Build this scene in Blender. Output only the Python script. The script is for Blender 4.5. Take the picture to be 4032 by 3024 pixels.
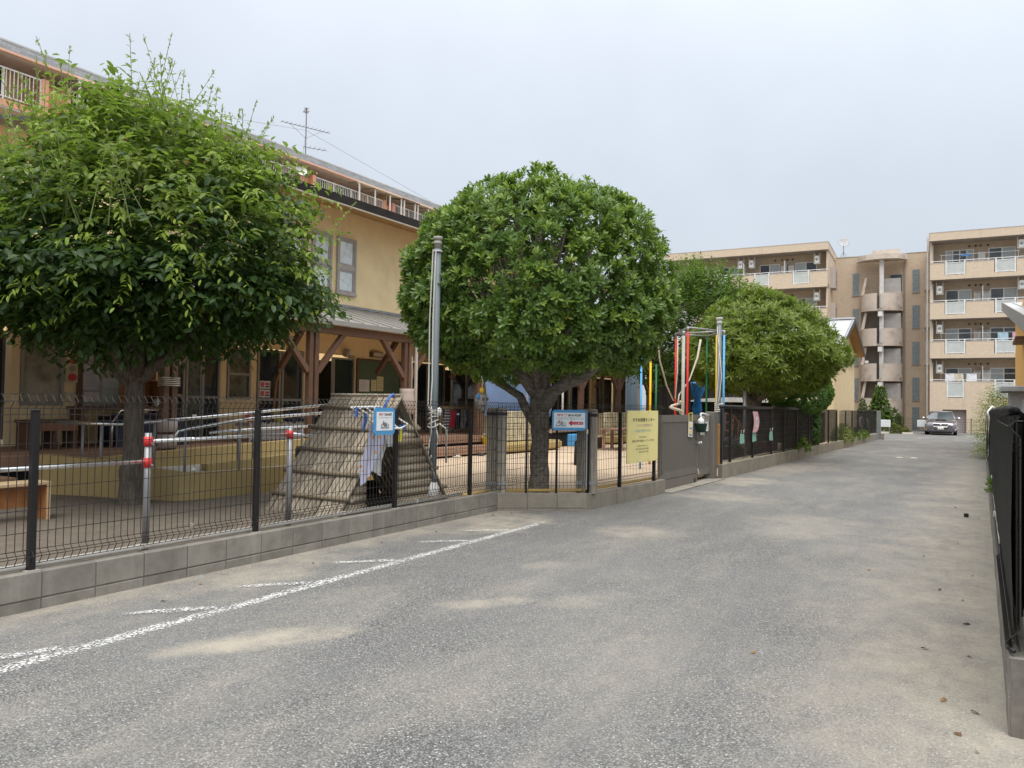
import bpy, math, random
import numpy as np
from mathutils import Vector, Matrix, Euler
rnd = random.Random(7)
R = math.radians
for _o in list(bpy.data.objects):
    bpy.data.objects.remove(_o)
SC = bpy.context.scene
COL = SC.collection

# ---------------------------------------------------------------- camera
cam = bpy.data.cameras.new('camera')
camo = bpy.data.objects.new('camera', cam)
COL.objects.link(camo)
cam.sensor_width = 36.0
cam.lens = 36.0 * 3030.0 / 4032.0
cam.clip_start = 0.05
cam.clip_end = 2000.0
camo.matrix_world = (Matrix.Translation((0, 0, 1.52)) @ Matrix.Rotation(R(31.33), 4, 'Z')
                     @ Matrix.Rotation(R(91.47), 4, 'X') @ Matrix.Rotation(0.0165, 4, 'Z'))
SC.camera = camo

# ---------------------------------------------------------------- sky, sun, exposure
SUN_EL, SUN_AZ = 62.0, 150.0          # elevation; azimuth from +Y towards +X
w = bpy.data.worlds.new('World')
SC.world = w
w.use_nodes = True
wn, wl = w.node_tree.nodes, w.node_tree.links
wn.clear()
sky = wn.new('ShaderNodeTexSky')
sky.sky_type = 'NISHITA'
sky.sun_disc = False
sky.sun_elevation = R(SUN_EL)
sky.sun_rotation = R(SUN_AZ)
sky.air_density = 1.2
sky.dust_density = 4.0
sky.ozone_density = 1.0
tc = wn.new('ShaderNodeTexCoord')
sep = wn.new('ShaderNodeSeparateXYZ')
wl.new(tc.outputs['Generated'], sep.inputs[0])
ramp = wn.new('ShaderNodeValToRGB')       # overcast layer: pale at the horizon, brighter overhead
ramp.color_ramp.elements[0].position = 0.0
ramp.color_ramp.elements[0].color = (0.285, 0.318, 0.352, 1)
ramp.color_ramp.elements[1].position = 1.0
ramp.color_ramp.elements[1].color = (1.70, 1.70, 1.70, 1)
ramp.color_ramp.interpolation = 'B_SPLINE'
for _p, _c in ((0.28, (0.352, 0.386, 0.430)), (0.52, (0.42, 0.455, 0.505)), (0.76, (1.0, 1.02, 1.05))):
    e = ramp.color_ramp.elements.new(_p)
    e.color = (*_c, 1)
wl.new(sep.outputs[2], ramp.inputs[0])
nz = wn.new('ShaderNodeTexNoise')
nz.inputs['Scale'].default_value = 1.6
nz.inputs['Detail'].default_value = 5.0
nz.inputs['Roughness'].default_value = 0.55
wl.new(tc.outputs['Generated'], nz.inputs['Vector'])
mr = wn.new('ShaderNodeMapRange')
mr.inputs[1].default_value = 0.25
mr.inputs[2].default_value = 0.75
mr.inputs[3].default_value = 8.7
mr.inputs[4].default_value = 11.1
wl.new(nz.outputs['Fac'], mr.inputs[0])
sc_ = wn.new('ShaderNodeVectorMath')
sc_.operation = 'SCALE'
wl.new(ramp.outputs[0], sc_.inputs[0])
wl.new(mr.outputs[0], sc_.inputs['Scale'])
mx = wn.new('ShaderNodeMix')
mx.data_type = 'RGBA'
mx.inputs[0].default_value = 0.94
wl.new(sky.outputs[0], mx.inputs[6])
wl.new(sc_.outputs[0], mx.inputs[7])
bg = wn.new('ShaderNodeBackground')
bg.inputs['Strength'].default_value = 0.10
wl.new(mx.outputs[2], bg.inputs['Color'])
wo = wn.new('ShaderNodeOutputWorld')
wl.new(bg.outputs[0], wo.inputs[0])

sl = bpy.data.lights.new('sun', 'SUN')
sl.energy = 1.1
sl.angle = R(35)
sl.color = (1.0, 0.965, 0.91)
so = bpy.data.objects.new('sun', sl)
COL.objects.link(so)
_sd = Vector((math.sin(R(SUN_AZ)) * math.cos(R(SUN_EL)), math.cos(R(SUN_AZ)) * math.cos(R(SUN_EL)), math.sin(R(SUN_EL))))
so.rotation_euler = _sd.to_track_quat('Z', 'Y').to_euler()
so.location = (0, 0, 30)
SC.view_settings.view_transform = 'Standard'
SC.view_settings.look = 'None'
SC.view_settings.gamma = 1.0
SC.view_settings.exposure = 1.02
SC.view_settings.use_curve_mapping = False

# ---------------------------------------------------------------- helpers
class MB:
    """collects shapes; build() links them as ONE mesh object"""
    def __init__(s):
        s.v, s.f, s.mi, s.cur = [], [], [], 0
    def add(s, vs, fs):
        b = len(s.v)
        s.v.extend([tuple(p) for p in vs])
        for q in fs:
            s.f.append(tuple(i + b for i in q)); s.mi.append(s.cur)
        return s
    def box(s, x0, x1, y0, y1, z0, z1):
        return s.add([(x0, y0, z0), (x1, y0, z0), (x1, y1, z0), (x0, y1, z0), (x0, y0, z1), (x1, y0, z1), (x1, y1, z1), (x0, y1, z1)],
                     [(3, 2, 1, 0), (4, 5, 6, 7), (0, 1, 5, 4), (1, 2, 6, 5), (2, 3, 7, 6), (3, 0, 4, 7)])
    def boxm(s, m, sx, sy, sz):
        vs = [m @ Vector((x * sx / 2, y * sy / 2, z * sz / 2)) for z in (-1, 1) for x, y in ((-1, -1), (1, -1), (1, 1), (-1, 1))]
        return s.add(vs, [(3, 2, 1, 0), (4, 5, 6, 7), (0, 1, 5, 4), (1, 2, 6, 5), (2, 3, 7, 6), (3, 0, 4, 7)])
    def bev(s, x0, x1, y0, y1, z0, z1, b=0.01):
        """box with chamfered edges"""
        P = lambda x, y, z: (x, y, z)
        vs = []
        for z, i in ((z0, b), (z0 + b, 0), (z1 - b, 0), (z1, b)):
            X0, X1, Y0, Y1 = x0 + i, x1 - i, y0 + i, y1 - i
            vs += [P(X0 + b, Y0, z), P(X1 - b, Y0, z), P(X1, Y0 + b, z), P(X1, Y1 - b, z), P(X1 - b, Y1, z), P(X0 + b, Y1, z), P(X0, Y1 - b, z), P(X0, Y0 + b, z)]
        fs = [tuple(range(7, -1, -1)), tuple(range(24, 32))]
        for k in range(3):
            for i in range(8):
                j = (i + 1) % 8
                fs.append((k * 8 + i, k * 8 + j, k * 8 + 8 + j, k * 8 + 8 + i))
        return s.add(vs, fs)
    def cyl(s, p, q, r, r2=None, n=8, caps=True):
        return s.tube([p, q], [r, r if r2 is None else r2], n, caps)
    def tube(s, pts, r, n=6, caps=True, closed=False):
        pts = [Vector(p) for p in pts]
        k = len(pts)
        rs = r if isinstance(r, (list, tuple)) else [r] * k
        vs, fs = [], []
        u = None
        for i, p in enumerate(pts):
            if closed:
                d = pts[(i + 1) % k] - pts[i - 1]
            else:
                d = pts[min(i + 1, k - 1)] - pts[max(i - 1, 0)]
            if d.length < 1e-9:
                d = Vector((0, 0, 1))
            d.normalize()
            if u is None:
                u = d.cross(Vector((0, 0, 1)) if abs(d.z) < .95 else Vector((1, 0, 0)))
            else:
                u = u - d * u.dot(d)
            if u.length < 1e-6:
                u = d.orthogonal()
            u.normalize()
            w_ = d.cross(u)
            for a in range(n):
                t = 2 * math.pi * (a + .5) / n
                vs.append(p + (u * math.cos(t) + w_ * math.sin(t)) * rs[i])
        for i in range(k if closed else k - 1):
            for a in range(n):
                b = (a + 1) % n
                i2 = (i + 1) % k
                fs.append((i * n + a, i * n + b, i2 * n + b, i2 * n + a))
        if caps and not closed:
            fs.append(tuple(range(n - 1, -1, -1)))
            fs.append(tuple((k - 1) * n + a for a in range(n)))
        return s.add(vs, fs)
    def poly(s, pts):
        return s.add(pts, [tuple(range(len(pts)))])
    def extr(s, pts, vec):
        pts = [Vector(p) for p in pts]
        n = len(pts)
        v = Vector(vec)
        vs = pts + [p + v for p in pts]
        fs = [tuple(range(n - 1, -1, -1)), tuple(range(n, 2 * n))]
        for i in range(n):
            j = (i + 1) % n
            fs.append((i, j, n + j, n + i))
        return s.add(vs, fs)
    def lathe(s, prof, c=(0, 0, 0), n=12):
        c = Vector(c)
        vs, fs = [], []
        for r, z in prof:
            for a in range(n):
                t = 2 * math.pi * a / n
                vs.append(c + Vector((r * math.cos(t), r * math.sin(t), z)))
        for i in range(len(prof) - 1):
            for a in range(n):
                b = (a + 1) % n
                fs.append((i * n + a, i * n + b, i * n + n + b, i * n + n + a))
        fs.append(tuple(range(n - 1, -1, -1)))
        fs.append(tuple((len(prof) - 1) * n + a for a in range(n)))
        return s.add(vs, fs)
    def ball(s, c, r, sc=(1, 1, 1), n=10, jit=0.0):
        c = Vector(c)
        vs, fs = [], []
        m = max(4, n // 2)
        for i in range(1, m):
            ph = math.pi * i / m
            for a in range(n):
                t = 2 * math.pi * a / n
                k = r * (1 + rnd.uniform(-jit, jit))
                vs.append(c + Vector((math.sin(ph) * math.cos(t) * sc[0], math.sin(ph) * math.sin(t) * sc[1], math.cos(ph) * sc[2])) * k)
        vs += [c + Vector((0, 0, r * sc[2])), c - Vector((0, 0, r * sc[2]))]
        T, B = len(vs) - 2, len(vs) - 1
        for i in range(m - 2):
            for a in range(n):
                b = (a + 1) % n
                fs.append((i * n + a, i * n + n + a, i * n + n + b, i * n + b))
        for a in range(n):
            b = (a + 1) % n
            fs.append((T, a, b))
            fs.append((B, (m - 2) * n + b, (m - 2) * n + a))
        return s.add(vs, fs)
    def mesh(s, name, mats, smooth=False):
        me = bpy.data.meshes.new(name)
        me.from_pydata(s.v, [], s.f)
        for m in (mats if isinstance(mats, (list, tuple)) else [mats]):
            me.materials.append(m)
        if any(s.mi):
            me.polygons.foreach_set('material_index', s.mi)
        if smooth:
            me.polygons.foreach_set('use_smooth', [True] * len(s.f))
        me.update()
        return me
    def build(s, name, mats, parent=None, smooth=False, kind=None, loc=None, rot=None):
        return obj(name, s.mesh(name, mats, smooth), parent, kind, loc, rot)

def obj(name, me, parent=None, kind=None, loc=None, rot=None):
    o = bpy.data.objects.new(name, me)
    COL.objects.link(o)
    if parent is not None:
        o.parent = parent
    if kind:
        o['kind'] = kind
    if loc is not None:
        o.location = loc
    if rot is not None:
        o.rotation_euler = rot
    return o

def tag(o, label, cat, group=None, kind=None):
    o['label'] = label
    o['category'] = cat
    if group:
        o['group'] = group
    if kind:
        o['kind'] = kind
    return o

def thing(name, label, cat, loc=(0, 0, 0), rz=0.0, group=None):
    o = bpy.data.objects.new(name, None)
    COL.objects.link(o)
    o.empty_display_size = 0.2
    o.location = loc
    o.rotation_euler = (0, 0, rz)
    return tag(o, label, cat, group)

def bx(name, m, par, x0, x1, y0, y1, z0, z1, b=0.0, **k):
    mb = MB()
    if b:
        mb.bev(min(x0, x1), max(x0, x1), min(y0, y1), max(y0, y1), z0, z1, b)
    else:
        mb.box(min(x0, x1), max(x0, x1), min(y0, y1), max(y0, y1), z0, z1)
    return mb.build(name, m, par, **k)

# ---------------------------------------------------------------- materials
MATS = {}
def newmat(name):
    m = bpy.data.materials.new(name)
    m.use_nodes = True
    n, l = m.node_tree.nodes, m.node_tree.links
    return m, n, l, n['Principled BSDF']
def setc(sock, c):
    sock.default_value = (c[0], c[1], c[2], 1.0)
def mixc(n, l, fac, a, b, blend='MIX'):
    x = n.new('ShaderNodeMix')
    x.data_type = 'RGBA'
    x.blend_type = blend
    for s_, v in ((0, fac), (6, a), (7, b)):
        if hasattr(v, 'is_output'):
            l.new(v, x.inputs[s_])
        elif s_ == 0:
            x.inputs[0].default_value = v
        else:
            setc(x.inputs[s_], v)
    return x.outputs[2]
def mth(n, l, op, a, b=None, clamp=False):
    x = n.new('ShaderNodeMath')
    x.operation = op
    x.use_clamp = clamp
    for i, v in enumerate((a, b)):
        if v is None:
            continue
        if hasattr(v, 'is_output'):
            l.new(v, x.inputs[i])
        else:
            x.inputs[i].default_value = v
    return x.outputs[0]
def noise(n, l, vec, scale, detail=4.0, rough=.55, stretch=None):
    if stretch is not None:
        mp = n.new('ShaderNodeMapping')
        mp.inputs['Scale'].default_value = stretch
        l.new(vec, mp.inputs[0])
        vec = mp.outputs[0]
    t = n.new('ShaderNodeTexNoise')
    t.inputs['Scale'].default_value = scale
    t.inputs['Detail'].default_value = detail
    t.inputs['Roughness'].default_value = rough
    l.new(vec, t.inputs['Vector'])
    return t.outputs['Fac']
def rng(n, l, v, a, b, c=0.0, d=1.0):
    x = n.new('ShaderNodeMapRange')
    l.new(v, x.inputs[0])
    for i, q in enumerate((a, b, c, d)):
        x.inputs[i + 1].default_value = q
    return x.outputs[0]

def mat(name, col, rough=.8, metal=0.0, var=.12, scale=3.0, bump=0.0, bscale=60.0, col2=None, stretch=None, spec=.3, piece=0.0, dirt=None, dscale=1.2, dcut=(.5, .75), coat=0.0, streak=None):
    """plain painted / stained surface: two-scale colour variation, optional grime with its own shape, fine relief"""
    if name in MATS:
        return MATS[name]
    m, n, l, b = newmat(name)
    g = n.new('ShaderNodeNewGeometry').outputs['Position']
    f1 = noise(n, l, g, scale, 5.0, .6, stretch)
    c = Vector(col)
    lo = c * (1 - var)
    hi = Vector(col2) if col2 else c * (1 + var)
    out = mixc(n, l, rng(n, l, f1, .3, .7), lo, hi)
    if piece:
        r_ = n.new('ShaderNodeObjectInfo').outputs['Random']
        v = rng(n, l, r_, 0, 1, 1 - piece, 1 + piece)
        h = n.new('ShaderNodeHueSaturation')
        l.new(out, h.inputs['Color'])
        l.new(v, h.inputs['Value'])
        out = h.outputs[0]
    if dirt:
        f2 = noise(n, l, g, dscale, 6.0, .65)
        out = mixc(n, l, rng(n, l, f2, dcut[0], dcut[1]), out, dirt)
    if streak:      # rain marks: long thin runs
        f4 = noise(n, l, g, 3.0, 5.0, .7, (2.2, 2.2, .16))
        out = mixc(n, l, rng(n, l, f4, .55, .80, 0, .55), out, streak)
    l.new(out, b.inputs['Base Color'])
    b.inputs['Roughness'].default_value = rough
    b.inputs['Metallic'].default_value = metal
    b.inputs['Specular IOR Level'].default_value = spec
    if coat:
        b.inputs['Coat Weight'].default_value = coat
        b.inputs['Coat Roughness'].default_value = .08
    if bump:
        f3 = noise(n, l, g, bscale, 4.0, .6, stretch)
        bp = n.new('ShaderNodeBump')
        bp.inputs['Strength'].default_value = min(1.0, bump)
        bp.inputs['Distance'].default_value = 0.02
        l.new(f3, bp.inputs['Height'])
        l.new(bp.outputs[0], b.inputs['Normal'])
    MATS[name] = m
    return m

def tilemat(name, col, mortar, bw, bh, rough=.7, var=.1, msize=.006):
    """small glazed facing tiles, laid in courses on upright or sloping faces (uses x+y along the face, z up it)"""
    if name in MATS:
        return MATS[name]
    m, n, l, b = newmat(name)
    g = n.new('ShaderNodeNewGeometry').outputs['Position']
    sp = n.new('ShaderNodeSeparateXYZ')
    l.new(g, sp.inputs[0])
    s_ = mth(n, l, 'ADD', sp.outputs[0], sp.outputs[1])
    cb = n.new('ShaderNodeCombineXYZ')
    l.new(s_, cb.inputs[0])
    l.new(sp.outputs[2], cb.inputs[1])
    t = n.new('ShaderNodeTexBrick')
    l.new(cb.outputs[0], t.inputs['Vector'])
    t.inputs['Scale'].default_value = 1.0
    t.inputs['Brick Width'].default_value = bw
    t.inputs['Row Height'].default_value = bh
    t.inputs['Mortar Size'].default_value = msize
    c = Vector(col)
    setc(t.inputs['Color1'], c * (1 - var))
    setc(t.inputs['Color2'], c * (1 + var))
    setc(t.inputs['Mortar'], mortar)
    f2 = noise(n, l, g, .9, 6.0, .6)
    out = mixc(n, l, rng(n, l, f2, .35, .8, 0, .35), t.outputs['Color'], c * .85)
    f4 = noise(n, l, g, 1.6, 5.0, .7, (2.0, 2.0, .14))
    out = mixc(n, l, rng(n, l, f4, .55, .8, 0, .5), out, c * .62)
    l.new(out, b.inputs['Base Color'])
    b.inputs['Roughness'].default_value = rough
    MATS[name] = m
    return m

def glassmat(name, col=(.02, .025, .03), rough=.04):
    if name in MATS:
        return MATS[name]
    m, n, l, b = newmat(name)
    g = n.new('ShaderNodeNewGeometry').outputs['Position']
    f = noise(n, l, g, .8, 3.0)
    l.new(mixc(n, l, rng(n, l, f, .35, .65), col, Vector(col) * 2.2), b.inputs['Base Color'])
    b.inputs['Roughness'].default_value = rough
    b.inputs['Specular IOR Level'].default_value = .5
    MATS[name] = m
    return m

def netmat(name, col, alpha, rough=.8, cut=None):
    """woven sheet: threads block part of the light"""
    if name in MATS:
        return MATS[name]
    m, n, l, b = newmat(name)
    setc(b.inputs['Base Color'], col)
    b.inputs['Roughness'].default_value = rough
    tr = n.new('ShaderNodeBsdfTransparent')
    ms = n.new('ShaderNodeMixShader')
    g = n.new('ShaderNodeNewGeometry').outputs['Position']
    f = noise(n, l, g, 2.5, 4.0)
    l.new(rng(n, l, f, .3, .7, alpha - .07, alpha + .07), ms.inputs[0])
    l.new(tr.outputs[0], ms.inputs[1])
    l.new(b.outputs[0], ms.inputs[2])
    l.new(ms.outputs[0], n['Material Output'].inputs[0])
    MATS[name] = m
    return m

def leafmat(name, c1, c2, trans=.35, rough=.42, spec=.4):
    if name in MATS:
        return MATS[name]
    m, n, l, b = newmat(name)
    ge = n.new('ShaderNodeNewGeometry')
    f = noise(n, l, ge.outputs['Position'], 2.2, 3.0)
    fac = mth(n, l, 'ADD', mth(n, l, 'MULTIPLY', ge.outputs['Random Per Island'], .6), mth(n, l, 'MULTIPLY', f, .4))
    col = mixc(n, l, fac, c1, c2)
    l.new(col, b.inputs['Base Color'])
    b.inputs['Roughness'].default_value = rough
    b.inputs['Specular IOR Level'].default_value = spec
    t = n.new('ShaderNodeBsdfTranslucent')
    l.new(mixc(n, l, .5, col, (.25, .42, .04), 'MIX'), t.inputs[0])
    ms = n.new('ShaderNodeMixShader')
    ms.inputs[0].default_value = trans
    l.new(b.outputs[0], ms.inputs[1])
    l.new(t.outputs[0], ms.inputs[2])
    l.new(ms.outputs[0], n['Material Output'].inputs[0])
    MATS[name] = m
    return m

def asphalt():
    m, n, l, b = newmat('asphalt')
    g = n.new('ShaderNodeNewGeometry').outputs['Position']
    sp = n.new('ShaderNodeSeparateXYZ')
    l.new(g, sp.inputs[0])
    vo = n.new('ShaderNodeTexVoronoi')
    vo.inputs['Scale'].default_value = 105.0
    l.new(g, vo.inputs['Vector'])
    vs = n.new('ShaderNodeSeparateColor')
    l.new(vo.outputs['Color'], vs.inputs[0])
    r1, r2 = vs.outputs[0], vs.outputs[1]
    stone = mixc(n, l, r1, (.098, .099, .098), (.305, .305, .297))
    stone = mixc(n, l, rng(n, l, r2, .955, .965), stone, (.52, .51, .49))
    stone = mixc(n, l, rng(n, l, vo.outputs['Distance'], .40, .70), stone, (.07, .07, .07))
    f0 = noise(n, l, g, .55, 5.0, .6)
    stone = mixc(n, l, rng(n, l, f0, .35, .7, 0, .5), stone, (.225, .224, .215))
    band = noise(n, l, g, 1.0, 3.0, .5, (1.5, .05, 1))
    stone = mixc(n, l, rng(n, l, band, .45, .7, 0, .35), stone, (.17, .168, .166))
    # blown sand and dust: patches, a drift along each edge, fine film between the stones
    warp = noise(n, l, g, 1.3, 6.0, .65)
    wv = mth(n, l, 'MULTIPLY', mth(n, l, 'SUBTRACT', warp, .5), 3.2)
    tot = None
    for cx, cy, ax, ay, rot, k in ((-3.85, 3.45, .78, .24, 1.05, .85), (-3.2, 4.98, .46, .20, .9, .8), (-3.4, 6.5, .5, .26, .9, .5), (-2.6, 5.5, .6, .28, .9, .4),
                                   (-3.55, 8.8, .75, .55, .2, .6), (-3.7, 13.2, 1.1, .9, 0, .5), (-5.2, 8.4, .6, 1.2, .1, .8), (-5.35, 4.8, .45, 1.5, 0, .6),
                                   (-1.9, 10.5, 1.0, 1.6, .2, .4), (-4.2, 16.2, .7, 1.6, 0, .7), (-4.1, 21, .8, 4.2, 0, .5), (-2.4, 3.3, .5, .5, 0, .25)):
        dx = mth(n, l, 'SUBTRACT', sp.outputs[0], cx)
        dy = mth(n, l, 'SUBTRACT', sp.outputs[1], cy)
        c_, s_ = math.cos(rot), math.sin(rot)
        u = mth(n, l, 'DIVIDE', mth(n, l, 'ADD', mth(n, l, 'MULTIPLY', dx, c_), mth(n, l, 'MULTIPLY', dy, s_)), ax)
        v = mth(n, l, 'DIVIDE', mth(n, l, 'SUBTRACT', mth(n, l, 'MULTIPLY', dy, c_), mth(n, l, 'MULTIPLY', dx, s_)), ay)
        d2 = mth(n, l, 'ADD', mth(n, l, 'MULTIPLY', u, u), mth(n, l, 'MULTIPLY', v, v))
        q = mth(n, l, 'MULTIPLY', mth(n, l, 'SUBTRACT', 1.0, mth(n, l, 'ADD', d2, wv), True), k)
        tot = q if tot is None else mth(n, l, 'MAXIMUM', tot, q)
    edge_l = mth(n, l, 'MULTIPLY', rng(n, l, mth(n, l, 'ADD', sp.outputs[0], mth(n, l, 'MULTIPLY', wv, .5)), -5.25, -5.80), .7)
    edge_r = mth(n, l, 'MULTIPLY', rng(n, l, mth(n, l, 'ADD', sp.outputs[0], mth(n, l, 'MULTIPLY', wv, .6)), -1.3, .1), .9)
    edge_r = mth(n, l, 'MULTIPLY', edge_r, rng(n, l, sp.outputs[1], 2.0, 4.6, .25, 1.0))
    edge_r = mth(n, l, 'MULTIPLY', edge_r, rng(n, l, sp.outputs[1], 20.0, 32.0, 1.0, .1))
    edge_l = mth(n, l, 'MULTIPLY', edge_l, rng(n, l, sp.outputs[1], 30.0, 45.0, 1.0, .1))
    f9 = noise(n, l, g, .8, 6.0, .7, (1.6, .5, 1))
    film = mth(n, l, 'MULTIPLY', rng(n, l, f9, .44, .74), .42)
    tot = mth(n, l, 'MAXIMUM', tot, mth(n, l, 'MAXIMUM', edge_l, mth(n, l, 'MAXIMUM', edge_r, film)))
    f5 = noise(n, l, g, 55.0, 3.0, .7)
    f6 = noise(n, l, g, 5.0, 6.0, .7, (1.0, .6, 1))
    spk = mth(n, l, 'ADD', tot, mth(n, l, 'MULTIPLY', mth(n, l, 'SUBTRACT', f5, .5), .8))
    spk = mth(n, l, 'ADD', spk, mth(n, l, 'MULTIPLY', mth(n, l, 'SUBTRACT', f6, .5), mth(n, l, 'ADD', mth(n, l, 'MULTIPLY', tot, 1.6), .25)), True)
    spk = mth(n, l, 'MULTIPLY', spk, rng(n, l, r2, 0.0, 1.0, 1.0, .72))
    sand = mixc(n, l, noise(n, l, g, 9.0, 4.0), (.34, .305, .245), (.47, .425, .345))
    dark = noise(n, l, g, 2.6, 6.0, .7)
    sand = mixc(n, l, rng(n, l, dark, .58, .75, 0, .5), sand, (.17, .14, .11))
    l.new(mixc(n, l, spk, stone, sand), b.inputs['Base Color'])
    b.inputs['Roughness'].default_value = .9
    b.inputs['Specular IOR Level'].default_value = .25
    bp = n.new('ShaderNodeBump')
    bp.inputs['Strength'].default_value = .55
    bp.inputs['Distance'].default_value = .006
    bp.invert = True
    l.new(vo.outputs['Distance'], bp.inputs['Height'])
    l.new(bp.outputs[0], b.inputs['Normal'])
    return m

def paintmat():
    """white road paint rolled thin: it sits only on the tops of the stones"""
    m, n, l, b = newmat('worn_paint')
    g = n.new('ShaderNodeNewGeometry').outputs['Position']
    setc(b.inputs['Base Color'], (.80, .80, .79))
    b.inputs['Roughness'].default_value = .7
    vo = n.new('ShaderNodeTexVoronoi')
    vo.inputs['Scale'].default_value = 85.0
    l.new(g, vo.inputs['Vector'])
    vs = n.new('ShaderNodeSeparateColor')
    l.new(vo.outputs['Color'], vs.inputs[0])
    at = n.new('ShaderNodeVertexColor')
    at.layer_name = 'wear'
    sc = n.new('ShaderNodeSeparateColor')
    l.new(at.outputs[0], sc.inputs[0])
    f = noise(n, l, g, 22.0, 5.0, .7)
    v = mth(n, l, 'ADD', mth(n, l, 'MULTIPLY', vs.outputs[2], .75), mth(n, l, 'MULTIPLY', f, .5))
    a = rng(n, l, mth(n, l, 'SUBTRACT', mth(n, l, 'MULTIPLY', sc.outputs[0], 1.30), v), .0, .34, 0.0, .86)
    tr = n.new('ShaderNodeBsdfTransparent')
    ms = n.new('ShaderNodeMixShader')
    l.new(a, ms.inputs[0])
    l.new(tr.outputs[0], ms.inputs[1])
    l.new(b.outputs[0], ms.inputs[2])
    l.new(ms.outputs[0], n['Material Output'].inputs[0])
    return m

def soilmat():
    """playground: pale trodden sand, darker earth towards the near end"""
    m, n, l, b = newmat('playground_soil')
    g = n.new('ShaderNodeNewGeometry').outputs['Position']
    sp = n.new('ShaderNodeSeparateXYZ')
    l.new(g, sp.inputs[0])
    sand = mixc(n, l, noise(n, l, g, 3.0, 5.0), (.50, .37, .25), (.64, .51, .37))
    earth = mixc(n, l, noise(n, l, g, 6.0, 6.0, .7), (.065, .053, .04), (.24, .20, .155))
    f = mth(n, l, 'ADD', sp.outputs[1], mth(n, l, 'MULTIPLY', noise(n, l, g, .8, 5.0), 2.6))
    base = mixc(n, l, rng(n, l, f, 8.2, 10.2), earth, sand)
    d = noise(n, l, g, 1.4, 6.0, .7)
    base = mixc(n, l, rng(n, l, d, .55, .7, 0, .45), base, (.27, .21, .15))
    l.new(base, b.inputs['Base Color'])
    b.inputs['Roughness'].default_value = .95
    bp = n.new('ShaderNodeBump')
    bp.inputs['Strength'].default_value = .6
    bp.inputs['Distance'].default_value = .03
    l.new(noise(n, l, g, 14.0, 6.0, .7), bp.inputs['Height'])
    l.new(bp.outputs[0], b.inputs['Normal'])
    return m

def woodmat(name, c1, c2, rough=.8, grain=(1, 1, 1), piece=.18, scale=6.0):
    if name in MATS:
        return MATS[name]
    m, n, l, b = newmat(name)
    tc_ = n.new('ShaderNodeTexCoord').outputs['Object']
    oi = n.new('ShaderNodeObjectInfo')
    va = n.new('ShaderNodeVectorMath')
    va.operation = 'ADD'
    l.new(tc_, va.inputs[0])
    sv = n.new('ShaderNodeVectorMath')
    sv.operation = 'SCALE'
    sv.inputs[0].default_value = (7.3, 3.1, 5.7)
    l.new(oi.outputs['Random'], sv.inputs['Scale'])
    l.new(sv.outputs[0], va.inputs[1])
    f = noise(n, l, va.outputs[0], scale, 6.0, .65, grain)
    col = mixc(n, l, rng(n, l, f, .3, .72), c1, c2)
    h = n.new('ShaderNodeHueSaturation')
    l.new(col, h.inputs['Color'])
    l.new(rng(n, l, oi.outputs['Random'], 0, 1, 1 - piece, 1 + piece), h.inputs['Value'])
    l.new(h.outputs[0], b.inputs['Base Color'])
    b.inputs['Roughness'].default_value = rough
    b.inputs['Specular IOR Level'].default_value = .25
    bp = n.new('ShaderNodeBump')
    bp.inputs['Strength'].default_value = .4
    bp.inputs['Distance'].default_value = .006
    l.new(f, bp.inputs['Height'])
    l.new(bp.outputs[0], b.inputs['Normal'])
    MATS[name] = m
    return m

ASPH = asphalt()
PAINT = paintmat()
SOIL = soilmat()
CONC = mat('concrete', (.235, .22, .19), .9, bump=.14, bscale=90, var=.18, scale=7, piece=.12, dirt=(.15, .13, .105), dscale=3.0, dcut=(.55, .85), streak=(.36, .345, .31))
CONC_D = mat('concrete_render', (.27, .245, .20), .9, bump=.4, bscale=40, var=.18, scale=5, piece=.06, dirt=(.15, .125, .09), dscale=2.5, dcut=(.5, .8), streak=(.13, .12, .085))
CONC_L = mat('pale_concrete', (.42, .40, .36), .9, bump=.3, bscale=50, var=.14)
BLACK = mat('black_paint', (.012, .011, .012), .45, var=.3, spec=.45)
WIRE = mat('wire', (.030, .026, .022), .5, var=.3, spec=.4)
STEEL = mat('bright_steel', (.78, .79, .80), .25, metal=.85, var=.08)
STEEL_D = mat('dull_steel', (.33, .33, .34), .5, metal=.6, var=.15)
GALV = mat('grey_painted_steel', (.18, .21, .225), .55, var=.08, spec=.4)
RED = mat('red_plastic', (.62, .03, .03), .4, var=.08, spec=.5)
WHITE = mat('white_plastic', (.78, .78, .76), .5, var=.05)
PIPE = mat('pvc_pipe', (.52, .50, .46), .6, var=.1, dirt=(.36, .33, .27))
PIPE_Y = mat('yellow_pipe', (.58, .40, .14), .6, var=.12)
MUST = mat('mustard_render', (.86, .675, .395), .9, bump=.25, bscale=25, var=.07, scale=1.5, streak=(.70, .52, .28), dirt=(.74, .55, .30), dscale=2.2, dcut=(.55, .8))
YELW = mat('yellow_render', (.44, .33, .145), .9, bump=.25, bscale=30, var=.10, scale=2, dirt=(.33, .25, .12), dscale=2.0, dcut=(.5, .78))
CREAM = mat('cream_render', (.76, .63, .40), .9, var=.06)
BROWN = woodmat('brown_stained_wood', (.10, .055, .037), (.19, .11, .075), .6, (8, 8, 1))
DECK = woodmat('deck_wood', (.25, .15, .10), (.37, .235, .165), .75, (8, 1, 8))
GREYW = woodmat('weathered_wood', (.17, .145, .115), (.40, .355, .28), .9, (14, 14, 1.2), .25)
TANW = woodmat('pale_wood', (.42, .30, .17), (.60, .46, .29), .75, (10, 1.5, 10))
ORGW = woodmat('orange_plywood', (.26, .105, .035), (.42, .19, .07), .6, (3, 3, 1))
ALU = mat('bronze_aluminium', (.34, .32, .28), .45, metal=.25, var=.05)
GLASS = glassmat('dark_glass')
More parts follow.
